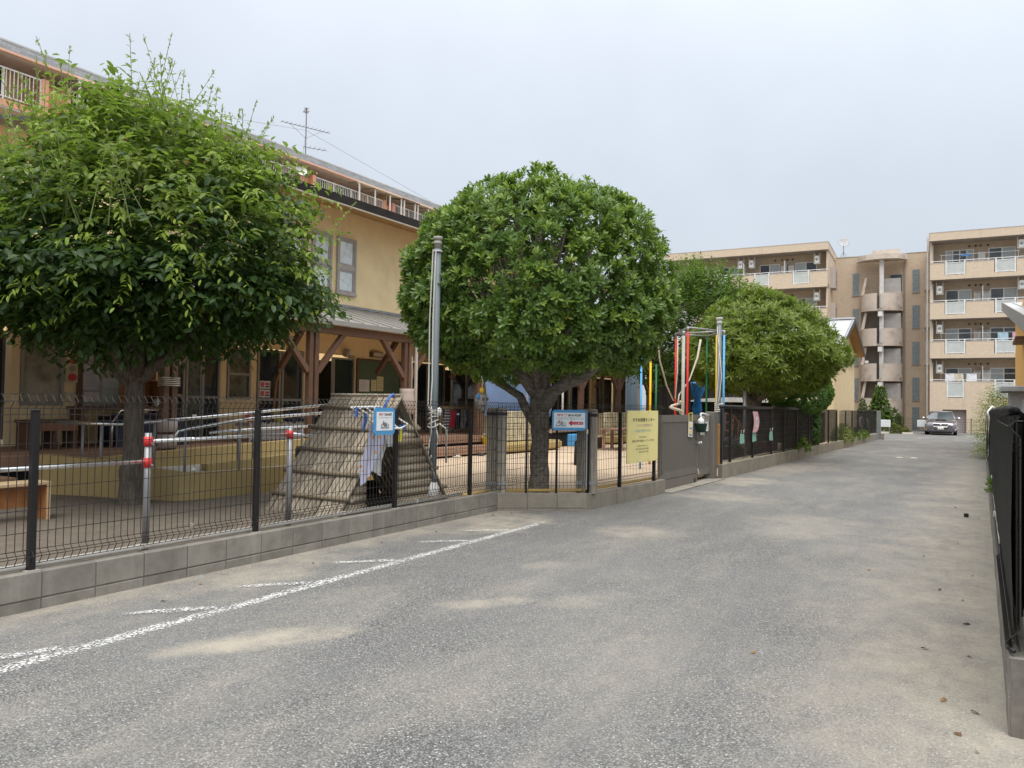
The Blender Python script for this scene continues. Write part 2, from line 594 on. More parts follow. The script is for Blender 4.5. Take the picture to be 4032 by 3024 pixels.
DARKIN = mat('painted_interior_shade', (.018, .017, .016), .95, var=.4)  # near-black colour that paints in the shade inside openings
# ================================================================ ground
def sheet(name, pts, m, z, label_kind='structure'):
    o = MB().poly([(x, y, z) for x, y in pts]).build(name, m)
    o['kind'] = label_kind
    return o
sheet('ground', [(-600, -300), (600, -300), (600, 900), (-600, 900)], ASPH, 0.0)
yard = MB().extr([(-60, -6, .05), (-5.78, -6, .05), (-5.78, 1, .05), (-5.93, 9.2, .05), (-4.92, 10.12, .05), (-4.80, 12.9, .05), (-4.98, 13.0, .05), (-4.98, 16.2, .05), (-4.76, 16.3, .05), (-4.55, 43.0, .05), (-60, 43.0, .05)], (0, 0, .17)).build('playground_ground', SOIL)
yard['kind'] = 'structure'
ap = MB().extr([(-4.99, 12.98, .004), (-4.60, 12.98, .004), (-4.60, 16.28, .004), (-4.99, 16.28, .004)], (0, 0, .012)).build('gate_apron', mat('apron_concrete', (.30, .275, .235), .9, bump=.3, bscale=50, var=.18, dirt=(.2, .17, .13)))
ap['kind'] = 'structure'

# ---- worn white line with slanting ticks (bicycle bays)
def strip(mb, col, p0, p1, w0, w1, nseg, z, fade0, fade1):
    """nx5 grid so that the wear can rise towards both edges and the ends"""
    p0, p1 = Vector((*p0, z)), Vector((*p1, z))
    d = (p1 - p0).normalized()
    s = Vector((-d.y, d.x, 0))
    for i in range(nseg + 1):
        t = i / nseg
        c = p0.lerp(p1, t)
        ww = w0 + (w1 - w0) * t
        wob = rnd.uniform(-.008, .008)
        for k in (-1, -.6, 0, .6, 1):
            mb.v.append(tuple(c + s * (k * ww / 2 + wob)))
            a = (0.0 if abs(k) == 1 else (.46 if abs(k) == .6 else .62))
            a *= min(1, (t + .02) / fade0) if fade0 else 1
            a *= min(1, (1.02 - t) / fade1) if fade1 else 1
            col.append(a * rnd.uniform(.86, 1.06))
    b = len(mb.v) - 5 * (nseg + 1)
    for i in range(nseg):
        for k in range(4):
            q = b + i * 5 + k
            mb.f.append((q, q + 5, q + 6, q + 1)); mb.mi.append(0)
def marking(name, segs, z):
    mb, col = MB(), []
    for a in segs:
        strip(mb, col, *a[:2], *a[2:5], z, *a[5:])
    me = mb.mesh(name, PAINT)
    ca = me.color_attributes.new('wear', 'FLOAT_COLOR', 'POINT')
    for i, a in enumerate(col):
        ca.data[i].color = (a, a, a, 1)
    o = obj(name, me)
    o['kind'] = 'structure'
    return o
marking('painted_line', [((-4.60, 1.2), (-4.80, 8.95), .21, .18, 40, .01, .06)], .004)
for i, (y0, xe) in enumerate(((2.62, -4.98), (3.73, -5.17), (4.68, -5.17), (5.78, -5.23), (7.08, -5.27), (7.95, -5.30))):
    marking('painted_tick', [((-4.70 - .02 * i, y0), (xe, y0 - .58 + .02 * i), .18, .14, 10, .05, .22)], .008)

# ================================================================ low block walls
def wall_frame(p, q, name, label, cat='wall'):
    d = Vector((q[0] - p[0], q[1] - p[1]))
    return thing(name, label, cat, (p[0], p[1], 0), math.atan2(d.y, d.x)), d.length
def block_wall(p, q, name, label, pitch, first, top, courses, m, mort, th=.12, gap=.010):
    t, L = wall_frame(p, q, name, label)
    MB().box(0, L, .008, th - .008, -.15, top - .006).build('mortar', mort, t)
    cache = {}
    for z0, z1 in courses:
        x = first
        while x < L - .02:
            a, b = max(x + gap / 2, 0), min(x + pitch - gap / 2, L)
            x += pitch
            if b - a < .03:
                continue
            key = (round(b - a, 3), z0)
            if key not in cache:
                cache[key] = MB().bev(0, b - a, 0, th, 0, z1 - z0, .006).mesh('block', m)
            o = obj('block', cache[key], t, loc=(a, rnd.uniform(-.0025, .0025), z0))
    return t, L
MORT = mat('mortar', (.165, .15, .13), .95, var=.2, scale=20)
WA, LA = block_wall((-5.69, .60), (-5.845, 9.25), 'block_wall', 'long low grey concrete block wall under the left mesh fence', .40, 0.0, .27, ((-.15, .074), (.082, .27)), CONC, MORT, gap=.007)
WB, LB = block_wall((-5.845, 9.25), (-4.84, 10.07), 'block_wall', 'short slanting concrete wall stepping out in front of the round tree', .433, 0.0, .245, ((-.15, .03), (.036, .245)), CONC_D, MORT, gap=.006)
WC, LC = block_wall((-4.84, 10.07), (-4.70, 12.95), 'block_wall', 'low rendered concrete wall below the yellow notice board', .48, 0.0, .24, ((-.15, .24),), CONC_D, MORT, gap=.005)
WD, LD = block_wall((-4.66, 16.30), (-4.45, 43.2), 'block_wall', 'long low concrete wall beyond the grey gate running to the car park', .40, 0.0, .31, ((-.15, .31),), CONC_D, MORT, gap=.004)
WR, LR = block_wall((.225, 4.34), (.26, 30.0), 'block_wall', 'concrete block wall under the black sheeted fence at right', .40, 0.0, .37, ((-.15, .185), (.19, .37)), CONC, MORT, th=.11)

def pipe(name, pts, r, m, label, cat='pipe'):
    o = MB().tube(pts, r, 8).build(name, m, smooth=True)
    return tag(o, label, cat)
t = thing('drain_pipe', 'thin grey plastic pipe lying along the block wall top behind the left fence', 'pipe', (-5.80, .6, .30))
MB().tube([(0, 0, 0), (-.145, 7.9, .0)], .022, 8).build('tube', PIPE, t, smooth=True)
for y in (1.9, 3.2, 4.35, 5.6, 6.9):
    MB().tube([(-.0184 * y, y, 0), (-.0184 * y - .001, y + .05, 0)], .027, 8).build('coupling', PIPE, t, smooth=True)
t = thing('drain_pipe', 'yellowed plastic pipe on the wall top around the round tree', 'pipe', (-5.945, 8.55, .28))
MB().tube([(0, 0, 0), (-.01, .62, 0)], .022, 8).build('tube', PIPE_Y, t, smooth=True)
MB().tube([(.10, .83, 0), (.98, 1.60, 0)], .022, 8).build('tube', PIPE_Y, t, smooth=True)
MB().tube([(1.0, 1.62, 0), (1.13, 4.2, 0)], .022, 8).build('tube', PIPE_Y, t, smooth=True)
pipe('drain_pipe', [(-4.80, 16.5, .335), (-4.74, 27.0, .335)], .022, mat('cream_pipe', (.72, .66, .50), .6), 'cream plastic pipe along the wall top beyond the gate')

# ================================================================ mesh fences
def wire_panel(par, L, x0, z0, z1, pitch=.0565, y=.06, r=.0031, first=0.0, bends=True, name='mesh_panel', hs=.158, m=WIRE, side=-1):
    """welded wire panel folded at the top and the bottom; wires are a couple of mm thick"""
    mb = MB()
    k = side * .045
    prof = [(0, z1), (k, z1 - .05), (0, z1 - .10), (0, z0 + .10), (k * .8, z0 + .055), (0, z0)] if bends else [(0, z1), (0, z0)]
    n = max(1, int((L + .001) / pitch))
    for i in range(n + 1):
        x = x0 + i * pitch
        mb.tube([(x, y + o_, z) for o_, z in prof], r, 4, caps=False)
    hz = [(0, z1), (k, z1 - .05), (0, z1 - .10), (k * .8, z0 + .055), (0, z0), (0, z0 + .10)] if bends else [(0, z1), (0, z0)]
    z = z1 - .145
    hz.append((0, z))
    while z > z0 + .2:
        z -= hs if z < z1 - .18 else .05
        hz.append((0, z))
    for o_, z in hz:
        mb.tube([(x0 - .01, y + o_ + .004, z), (x0 + n * pitch + .01, y + o_ + .004, z)], r * 1.1, 4, caps=False)
    return mb.build(name, m, par, kind='stuff')
def post(par, x, y, z0, z1, s=.045, m=BLACK, cap=True):
    o = MB().bev(x - s / 2, x + s / 2, y - s / 2, y + s / 2, z0, z1, .004).build('post', m, par)
    if cap:
        MB().bev(x - s / 2 - .003, x + s / 2 + .003, y - s / 2 - .003, y + s / 2 + .003, z1, z1 + .012, .004).build('cap', m, o)
    return o
def fence_at(wall, name, label):
    return thing(name, label, 'fence', wall.location, wall.rotation_euler.z)
FA = fence_at(WA, 'mesh_fence', 'black wire mesh fence along the left side in front of the playground')
for Y in (2.955, 4.985, 7.05, 8.65):
    x = (Y - .6)
    post(FA, x, .075, .27, 1.41, .048)
    MB().box(x - .05, x + .05, .03, .12, .268, .276).build('footing_mortar', CONC_L, FA)
for i in range(5):
    wire_panel(FA, 1.98, -.35 + 2.02 * i + (.0), .32, 1.535 - .004 * (i % 2))
    for z in (.42, .9, 1.36):
        MB().box(-.385 + 2.02 * i, -.35 + 2.02 * i, .05, .07, z, z + .022).build('clip', mat('clip_zinc', (.30, .29, .27), .6), FA)
FB = fence_at(WB, 'mesh_fence', 'short slanting piece of mesh fence standing before the round tree trunk')
for x in (.42, .86):
    post(FB, x, .06, .245, 1.40, .03)
wire_panel(FB, 1.28, .0, .30, 1.52, hs=.165)
FC = fence_at(WC, 'mesh_fence', 'mesh fence piece carrying the yellow notice board next to the gate')
for x in (.14, 1.18, 2.50):
    post(FC, x, .06, .24, 1.40, .05)
wire_panel(FC, 2.85, .0, .30, 1.53)
MB().tube([(.0, .012, .3), (.0, .012, 1.45)], .012, 6).build('corner_tube', STEEL_D, FC)

FD = fence_at(WD, 'mesh_fence', 'mesh fence hung with dark netting on the wall beyond the gate')
dposts = [15.9, 17.03, 18.94, 20.84, 22.3, 23.95, 25.75, 27.4, 29.3, 31.0, 33.2, 34.9, 36.7, 39.0]
for Y in dposts:
    post(FD, Y - 16.3 if Y > 16.3 else .08, .06, .31, 1.47 if Y < 31 else 1.44, .05)
wire_panel(FD, 14.9, 0.02, .36, 1.50, bends=False, y=.05)
wire_panel(FD, 11.4, 15.3, .36, 1.46, bends=False, y=.05)
NET = netmat('dark_netting', (.012, .012, .013), .68)
NET2 = netmat('thin_netting', (.02, .02, .02), .28)
def sheet_wavy(x0, x1, z0, z1, y, n, amp):
    mb = MB()
    for i in range(n + 1):
        x = x0 + (x1 - x0) * i / n
        for k in range(5):
            z = z0 + (z1 - z0) * k / 4
            mb.v.append((x, y + amp * math.sin(i * 1.7 + k) + rnd.uniform(-amp, amp) * .5, z + (rnd.uniform(-.012, .012) if k in (0, 4) else 0)))
    for i in range(n):
        for k in range(4):
            a = i * 5 + k
            mb.f.append((a, a + 5, a + 6, a + 1)); mb.mi.append(0)
    return mb
for a, b, mm in ((.1, 4.55, NET), (4.5, 9.6, NET), (9.55, 14.9, NET), (18.6, 20.2, NET2), (20.2, 26.6, NET)):
    sheet_wavy(a, b, .36, 1.49 if a < 15 else 1.45, .085, 14, .012).build('netting', mm, FD, smooth=True)
for a, b in ((.0, 4.6), (4.5, 9.7)):
    MB().tube([(a, .05, 1.53), ((a + b) / 2, .05, 1.515), (b, .05, 1.525)], [.045, .05, .04], 8).build('rolled_edge', BLACK, FD, smooth=True)
MB().box(16.2, 26.7, .03, .09, 1.45, 1.475).build('top_bar', BLACK, FD)
for x in (16.5, 17.9):   # solid dark boards low behind the fence by the vine
    pass
t = thing('steel_gate_post', 'grey square steel post standing at the far end of the long fence', 'post', (-4.45, 43.6, 0))
MB().bev(-.09, .09, -.09, .09, 0, 1.42, .01).build('shaft', GALV, t)
MB().bev(-.1, .1, -.1, .1, 1.42, 1.46, .01).build('cap', STEEL_D, t)
MB().bev(.095, .25, -.1, .1, 0, .3, .01).build('foot_block', CONC, t)

# ---- right hand fence: black vinyl sheet over mesh
FR = thing('sheeted_fence', 'tall black vinyl sheeted fence on the wall at the right edge', 'fence', (.225, 4.34, 0), math.atan2(25.66, .035))
VINYL = mat('black_vinyl', (.007, .008, .009), .6, var=.4, scale=2.0, spec=.12, dirt=(.016, .017, .017), dscale=1.5)
def vinyl(x0, x1, n):
    mb = MB()
    for i in range(n + 1):
        x = x0 + (x1 - x0) * i / n
        for k in range(7):
            z = .40 + 1.10 * k / 6
            mb.v.append((x, .085 + .003 * math.sin(i * 1.3 + .4 * k) + rnd.uniform(-.0015, .0015) + (.012 * math.sin(k / 6 * math.pi)), z))
    for i in range(n):
        for k in range(6):
            a = i * 7 + k
            mb.f.append((a, a + 7, a + 8, a + 1)); mb.mi.append(0)
    return mb
for a, b in ((.03, 5.0), (4.9, 11.0), (10.9, 16.5), (16.4, 23.5)):
    vinyl(a, b, int((b - a) * 5)).build('sheet', VINYL, FR, smooth=True)
MB().tube([(.20 + .6 * i, .075 + .004 * math.sin(i * 2.1), 1.525 + .005 * math.sin(i * 1.4)) for i in range(40)], [.02 if i < 2 else .036 if i < 34 else .025 for i in range(40)], 8).build('rolled_top', VINYL, FR, smooth=True)
for x in (.9, 2.9, 4.9, 6.9, 8.9, 10.9, 13, 15, 17, 19, 21, 23.4):
    post(FR, x, .035, .37, 1.46, .04)
wire_panel(FR, 3.0, .02, .40, 1.50, y=.062, side=1)
sheet_wavy(0.0, 3.0, .39, 1.52, .012, 10, .004).build('backing_sheet', VINYL, FR, smooth=True)
MB().box(-.004, .002, -1.6, .012, .39, 1.5).build('return_sheet', VINYL, FR)
MB().tube([(.10, .075, .4), (.10, .075, 1.5)], .005, 4).build('edge_wire', WIRE, FR)
mb = MB()
for i in range(46):          # folded wire foot of the panel
    x = .02 + i * .0565
    mb.tube([(x, .09, .47), (x + .01, .122, .43), (x + .02, .09, .385)], .004, 4, caps=False)
mb.build('wire_foot', WIRE, FR, kind='stuff')
MB().tube([(.0, .09, .40), (.1, .11, .385), (2.6, .105, .39), (10, .10, .39), (18, .10, .39)], .012, 6).build('lower_wire', BLACK, FR, smooth=True)
RAG = mat('old_cloth', (.55, .50, .40), .9, var=.2)
for x, z0, z1, w_ in ((9.3, .86, 1.46, .10), (14.5, .5, 1.4, .06), (19, .9, 1.42, .05)):
    sheet_wavy(0, w_, z0, z1, 0, 3, .012).build('tied_rag', RAG, FR, smooth=True, loc=(x, .125, 0))
MB().tube([(9.6, .12, 1.40), (9.62, .14, 1.52), (9.65, .08, 1.60), (9.7, .02, 1.52)], .016, 6).build('white_band', WHITE, FR, smooth=True)
for x, z in ((11.5, 1.2), (16.8, 1.3), (16.9, 1.15), (17.4, .95), (19.6, 1.25), (12.2, .8), (6.2, .75), (4.1, .55)):
    MB().box(x, x + .03 + .06 * rnd.random(), .115, .125, z, z + .02 + .05 * rnd.random()).build('tie', WHITE, FR)
# ================================================================ kindergarten (mustard two-storey house with a long veranda)
K = thing('kindergarten_building', 'long two-storey mustard rendered building with a metal veranda roof behind the trees', 'building', (-13.4, 0, 0))
# local: x = 0 at the ground-floor wall face, +x towards the road
def kwall(y0, y1, z0, z1, m=MUST, name='wall', x=0.0, th=.2):
    return bx(name, m, K, x - th, x, y0, y1, z0, z1)
ZD = .70
# ground floor wall pieces between the openings
for y0, y1 in ((6.42, 6.55), (7.26, 7.50), (8.96, 9.02), (10.42, 10.58), (11.22, 11.36), (12.72, 13.02), (14.42, 16.62), (20.6, 21.0), (24.2, 24.6), (28.2, 28.6)):
    kwall(y0, y1, ZD, 2.66)
kwall(7.5, 8.96, ZD, 2.66)
kwall(6.55, 7.26, ZD, 1.36)
kwall(10.58, 11.22, ZD, 1.52)
kwall(-4, 34, 2.66, 3.78)
kwall(-4, 6.42, ZD, 2.66, DARKIN, 'opening_shade_panel', -.3)  # solid dark panel, painted as the shade inside an opening
bx('painted_interior_shade', DARKIN, K, -2.6, -2.5, -4, 34, .5, 2.66)  # dark sheet behind the windows, room shade put into its colour
bx('floor_slab', CONC_D, K, -2.6, -.01, -4, 34, .45, ZD - .02)
# upper storey
kwall(8.2, 28.0, 3.78, 6.22, name='upper_wall')
bx('end_wall', MUST, K, -8, -.2, 8.2, 8.4, 3.7, 6.2)
bx('end_wall', MUST, K, -8, -.2, 27.8, 28.0, .7, 6.2)
bx('end_wall', MUST, K, -8, -.2, 33.8, 34.0, .7, 3.7)
# main eave: sloping boarded soffit, stained black edge board
def slab4(name, m, x0, z0, x1, z1, y0, y1, th):
    return MB().extr([(x0, y0, z0), (x1, y0, z1), (x1, y0, z1 + th), (x0, y0, z0 + th)], (0, y1 - y0, 0)).build(name, m, K)
slab4('soffit', woodmat('soffit_board', (.34, .19, .075), (.46, .27, .11), .8, (1, .3, 1)), -.05, 6.21, 1.08, 5.965, 7.6, 28.8, .02)
slab4('roof', mat('dark_roof_metal', (.07, .07, .075), .6), -4.5, 7.3, 1.09, 6.06, 7.6, 28.8, .08)
bx('eave_board', mat('stained_black_board', (.022, .019, .017), .8, var=.5, scale=2.0, dirt=(.10, .07, .05), dscale=1.2, dcut=(.6, .75)), K, 1.08, 1.11, 7.6, 28.8, 5.97, 6.17)
bx('eave_edge', mat('pale_edge', (.50, .45, .36), .8), K, 1.078, 1.12, 7.6, 28.8, 5.945, 5.97)
# veranda roof: standing-seam metal
MR = mat('standing_seam_metal', (.36, .35, .33), .45, metal=.35, var=.06, scale=1.5)
slab4('veranda_roof', MR, -.02, 3.80, 2.42, 3.10, -3, 34, .03)
for i in range(82):
    y = -2.8 + i * .45
    MB().extr([(0, y, 3.828), (2.42, y, 3.128), (2.42, y, 3.16), (0, y, 3.86)], (0, .025, 0)).build('seam', MR, K)
bx('gutter', MR, K, 2.40, 2.47, -3, 34, 3.03, 3.12)
bx('veranda_beam', BROWN, K, 2.22, 2.34, -3, 34, 2.86, 3.03)
slab4('veranda_ceiling', MUST, .0, 3.66, 2.36, 3.03, -3, 34, .02)
bx('wall_flashing', STEEL_D, K, .0, .04, -3, 28, 3.83, 3.89)
for y in (7.68, 10.77, 13.65, 16.60, 19.6, 22.6, 25.6, 28.6, 31.6):
    # each veranda support is a pair of dark posts with splayed braces
    for d in (-.075, .075):
        bx('veranda_post', BROWN, K, 2.22, 2.34, y + d - .05, y + d + .05, ZD, 2.88, .006)
    for d in (-1, 1):
        MB().boxm(Matrix.Translation((2.28, y + d * .50, 2.50)) @ Matrix.Rotation(d * R(-42), 4, 'X'), .10, .10, 1.12).build('brace', BROWN, K)
    MB().boxm(Matrix.Translation((1.75, y, 2.62)) @ Matrix.Rotation(R(-52), 4, 'Y'), 1.15, .10, .10).build('brace', BROWN, K)
# deck
for i in range(16):
    bx('deck_plank', DECK, K, .0 + i * .15 + .004, .0 + i * .15 + .146, -4, 30, ZD - .035, ZD)
bx('deck_fascia', DECK, K, 2.402, 2.43, -4, 17.4, ZD - .17, ZD - .002)
bx('deck_step', DECK, K, 2.36, 2.72, 11.2, 17.2, .42, .46)
bx('deck_step_riser', DECK, K, 2.70, 2.73, 11.2, 17.2, .27, .415)
bx('deck_shade_sheet', DARKIN, K, 2.32, 2.35, -4, 30, .1, ZD - .05)  # dark sheet painted as the shade below the deck
bx('deck_step', DECK, K, 2.36, 2.80, -3, 5.2, .42, .46)
bx('deck_step', DECK, K, 2.80, 3.6, -3, 5.0, .26, .30)
# ---- openings on the ground floor
def kwin(y0, y1, z0, z1, parts=2, fr=ALU, pane=GLASS, mid=None, name='window'):
    f = MB()
    f.box(-.06, .02, y0, y1, z1 - .045, z1).box(-.06, .02, y0, y1, z0, z0 + .05).box(-.06, .02, y0, y0 + .045, z0 + .05, z1 - .045).box(-.06, .02, y1 - .045, y1, z0 + .05, z1 - .045)
    for k in range(1, parts):
        y = y0 + (y1 - y0) * k / parts
        f.box(-.05, .012, y - .025, y + .025, z0 + .05, z1 - .045)
    if mid:
        f.box(-.05, .010, y0 + .045, y1 - .045, mid - .025, mid + .025)
    o = f.build(name, fr, K)
    for k in range(parts):
        a, b = y0 + (y1 - y0) * k / parts + .045, y0 + (y1 - y0) * (k + 1) / parts - .045
        bx('pane', pane if not isinstance(pane, list) else pane[k % len(pane)], o, -.035, -.03, a, b, z0 + .05, z1 - .045)
    return o
FROST = mat('frosted_glass', (.36, .43, .42), .25, var=.12, scale=4, spec=.5)
SEEN = mat('cluttered_glass', (.10, .115, .10), .12, var=.9, scale=3.5, spec=.5)
kwin(6.56, 7.25, 1.36, 2.62, 1, pane=mat('papered_glass', (.36, .33, .26), .2, var=.5, scale=3.0, spec=.5))
kwin(9.04, 9.60, ZD, 2.62, 1, pane=GLASS, mid=1.58)
kwin(9.62, 10.42, ZD, 2.62, 2, pane=[SEEN, GLASS], mid=1.55)
kwin(10.60, 11.20, 1.52, 2.62, 1, pane=SEEN, mid=2.05)
kwin(11.38, 12.02, ZD, 2.62, 1, pane=GLASS, mid=1.52, name='door')
kwin(12.06, 12.70, ZD, 2.62, 1, pane=GLASS, mid=1.52, name='door')
kwin(13.66, 14.40, ZD, 2.58, 1, pane=mat('teal_dark_glass', (.03, .045, .042), .1, spec=.5), name='sliding_door')
for y0 in (16.66, 18.6, 21.0, 22.6, 24.6, 26.4, 28.6, 30.4):
    kwin(y0, y0 + 1.55, ZD, 2.62, 2, pane=[GLASS, mat('teal_curtain_glass', (.035, .09, .08), .3)] if y0 < 17 else GLASS)
# ---- upstairs windows, two lights high, leaded pattern on pale blinds
BLIND = mat('pale_blind', (.70, .77, .78), .3, var=.08, spec=.5)
LEADW = mat('white_lead', (.78, .78, .76), .6)
WFR = mat('taupe_frame', (.40, .36, .33), .6)
for y0, y1 in ((11.9, 12.62), (12.86, 13.5), (13.68, 14.34), (16.7, 17.4), (17.6, 18.3), (22, 22.7), (22.9, 23.6)):
    z0, z1, zm = 4.14, 5.54, 4.80
    f = MB()
    f.box(-.02, .06, y0, y1, z1 - .06, z1).box(-.02, .075, y0 - .02, y1 + .02, z0 - .02, z0 + .06).box(-.02, .06, y0, y0 + .06, z0 + .06, z1 - .06).box(-.02, .06, y1 - .06, y1, z0 + .06, z1 - .06)
    f.box(-.02, .055, y0 + .06, y1 - .06, zm - .06, zm + .06)
    o = f.build('window', WFR, K)
    for a, b in ((z0 + .06, zm - .06), (zm + .06, z1 - .06)):
        s = MB()
        s.box(.0, .04, y0 + .06, y0 + .10, a, b).box(.0, .04, y1 - .10, y1 - .06, a, b).box(.0, .04, y0 + .10, y1 - .10, a, a + .04).box(.0, .04, y0 + .10, y1 - .10, b - .04, b)
        s.build('sash', WFR, o)
        bx('pane', BLIND, o, .005, .012, y0 + .1, y1 - .1, a + .04, b - .04)
        ym, c = (y0 + y1) / 2, (a + b) / 2
        ld = MB()
        for p, q in (((ym - .2, c - .2), (ym + .05, b - .05)), ((ym + .05, a + .05), (ym + .2, c + .15)), ((ym - .2, c + .05), (ym + .2, c - .1)), ((ym - .05, c - .02), (ym - .15, a + .05)), ((ym, c + .2), (ym + .2, c + .05))):
            ld.cyl((.016, *p), (.016, *q), .009, n=4)
        ld.build('lead_strips', LEADW, o)
# ---- green notice board with papers
o = bx('notice_board', mat('green_board', (.10, .145, .095), .8, var=.08), K, .0, .03, 14.50, 16.12, 1.72, 2.56)
f = MB().box(0, .045, 14.46, 16.16, 2.56, 2.60).box(0, .045, 14.46, 16.16, 1.68, 1.72).box(0, .045, 14.46, 14.50, 1.72, 2.56).box(0, .045, 16.12, 16.16, 1.72, 2.56)
f.build('board_frame', BROWN, o)
PAPER = mat('paper', (.72, .71, .67), .8, var=.04)
PAPER_Y = mat('yellow_paper', (.70, .62, .34), .8, var=.05)
INK = mat('ink', (.03, .03, .03), .8)
def paper(par, y0, y1, z0, z1, m, x, lines=5, ink=None):
    p = bx('paper', m, par, x, x + .004, y0, y1, z0, z1)
    if lines:
        mb = MB()
        for i in range(lines):
            z = z1 - (z1 - z0) * (.14 + .78 * i / lines)
            mb.box(x + .004, x + .0055, y0 + (y1 - y0) * .12, y0 + (y1 - y0) * rnd.uniform(.6, .9), z - .006, z)
        mb.build('print', ink or mat('grey_ink', (.30, .30, .30), .8), p)
    return p
paper(o, 14.55, 14.93, 1.77, 2.07, PAPER, .032, 6)
paper(o, 15.00, 15.20, 1.79, 2.08, PAPER_Y, .032, 4)
paper(o, 15.22, 15.47, 1.79, 2.17, PAPER_Y, .032, 5, INK)
# door notices, red on white
for z in (1.57, 1.76):
    p = bx('door_notice', PAPER, K, .022, .028, 11.43, 11.72, z, z + .17)
    bx('print', mat('pink_red_ink', (.62, .12, .16), .7), p, .028, .0295, 11.45, 11.55, z + .03, z + .14)
    bx('print', mat('pink_red_ink', (.62, .12, .16), .7), p, .028, .0295, 11.58, 11.70, z + .08, z + .13)
    bx('print', INK, p, .028, .0295, 11.58, 11.70, z + .03, z + .06)
# lamps, speaker, vents on the wall
o = MB().boxm(Matrix.Translation((.10, 14.02, 2.70)) @ Matrix.Rotation(R(20), 4, 'Y'), .12, .10, .2).build('flood_lamp', mat('grey_plastic', (.40, .37, .33), .6), K)
MB().ball((.14, 14.1, 2.60), .06, n=8).build('lamp_head', mat('grey_plastic', (.40, .37, .33), .6), o, smooth=True)
o = bx('wall_lamp', BROWN, K, .0, .10, 14.95, 15.36, 2.66, 2.80)
bx('diffuser', mat('lamp_diffuser', (.55, .50, .42), .5), o, .10, .12, 14.99, 15.32, 2.68, 2.78)
for y in (14.62, 15.5):
    MB().extr([(0, y + .08 * math.cos(a), 1.52 + .09 * math.sin(a)) for a in [math.pi * k / 8 for k in range(9)]] + [(0, y - .08, 1.42), (0, y + .08, 1.42)], (.05, 0, 0)).build('vent_hood', STEEL_D, K)
# white downpipe by the third support
MB().tube([(2.45, 13.55, 3.05), (2.40, 13.85, 2.95), (2.34, 13.92, 2.85), (2.34, 13.92, .7)], .04, 8).build('downpipe', WHITE, K, smooth=True)
MB().tube([(2.34, 21.2, 3.0), (2.34, 21.2, .7)], .035, 8).build('downpipe', WHITE, K, smooth=True)
# alarm panel and meter left of the poster board
o = bx('alarm_panel', mat('cream_panel', (.60, .53, .36), .6), K, .0, .05, 7.27, 7.47, 1.76, 2.20)
for z, c in ((2.13, RED), (2.0, mat('grey_lens', (.35, .32, .24), .5)), (1.85, RED)):
    MB().cyl((.05, 7.37, z), (.075, 7.37, z), .05 if z != 1.85 else .065, n=14).build('alarm_lens', c, o, smooth=False)
bx('switch_box', mat('cream_panel', (.60, .53, .36), .6), K, .0, .05, 7.28, 7.43, 1.46, 1.60)
# poster board between the first supports
o = bx('poster_board', mat('lilac_paper', (.44, .40, .385), .85, var=.06, scale=4), K, .01, .03, 7.55, 8.86, 1.32, 2.42)
paper(o, 7.57, 7.86, 1.64, 2.08, mat('lilac_white_paper', (.58, .57, .60), .8), .035, 8)
paper(o, 7.60, 7.86, 1.42, 1.60, PAPER, .034, 3, mat('pink_red_ink', (.62, .12, .16), .7))
paper(o, 7.92, 8.22, 1.40, 1.85, mat('mint_paper', (.50, .60, .56), .7), .035, 3, mat('pink_red_ink', (.62, .12, .16), .7))
paper(o, 8.25, 8.84, 1.42, 2.36, mat('lilac_paper2', (.48, .45, .44), .85, var=.05), .034, 14)
for y in (7.51, 8.90):
    bx('board_post', BROWN, K, .0, .06, y - .04, y + .04, ZD, 2.6)
# ================================================================ orange balcony block far left, behind the kindergarten
LAPT = thing('apartment_building', 'long orange and yellow apartment block with white balcony railings behind the mustard building', 'building', (-28.0, 0, 0))
LW = mat('yellow_flat_wall', (.80, .60, .31), .9, var=.08)
ORNG = mat('salmon_paint', (.72, .37, .25), .8, var=.05)
PINK = mat('salmon_edge', (.78, .48, .36), .8, var=.05)
SLATE = tilemat('slate_shingle', (.28, .285, .295), (.16, .16, .165), .3, .09, .8, .2, .008)
GREYC = mat('grey_soffit', (.58, .56, .53), .9)
Y0, Y1 = 3.0, 50.0
bx('wall', LW, LAPT, -12, -1.4, Y0, Y1, 0, 13.0)
bx('lower_front', LW, LAPT, -1.4, -.05, Y0, Y1, 0, 8.3)
bx('soffit', GREYC, LAPT, -1.4, .12, Y0, Y1, 13.0, 13.06)
bx('eave_edge', PINK, LAPT, .10, .2, Y0, Y1, 13.0, 13.075)
MB().extr([(.19, Y0, 13.075), (.08, Y0, 13.40), (-2.0, Y0, 13.40), (-2.0, Y0, 13.1)], (0, Y1 - Y0, 0)).build('mansard', SLATE, LAPT)
bx('coping', mat('pale_coping', (.55, .55, .54), .7), LAPT, -.25, .09, Y0, Y1, 13.40, 13.46)
for zf in (8.45, 11.25):
    bx('balcony_slab', ORNG, LAPT, -1.4, 0, Y0, Y1, zf, zf + .22)
    bx('balcony_floor_edge', GREYC, LAPT, -1.38, -.02, Y0, Y1, zf - .06, zf)
cW, cY = mat('white_rail', (.70, .70, .68), .5), None
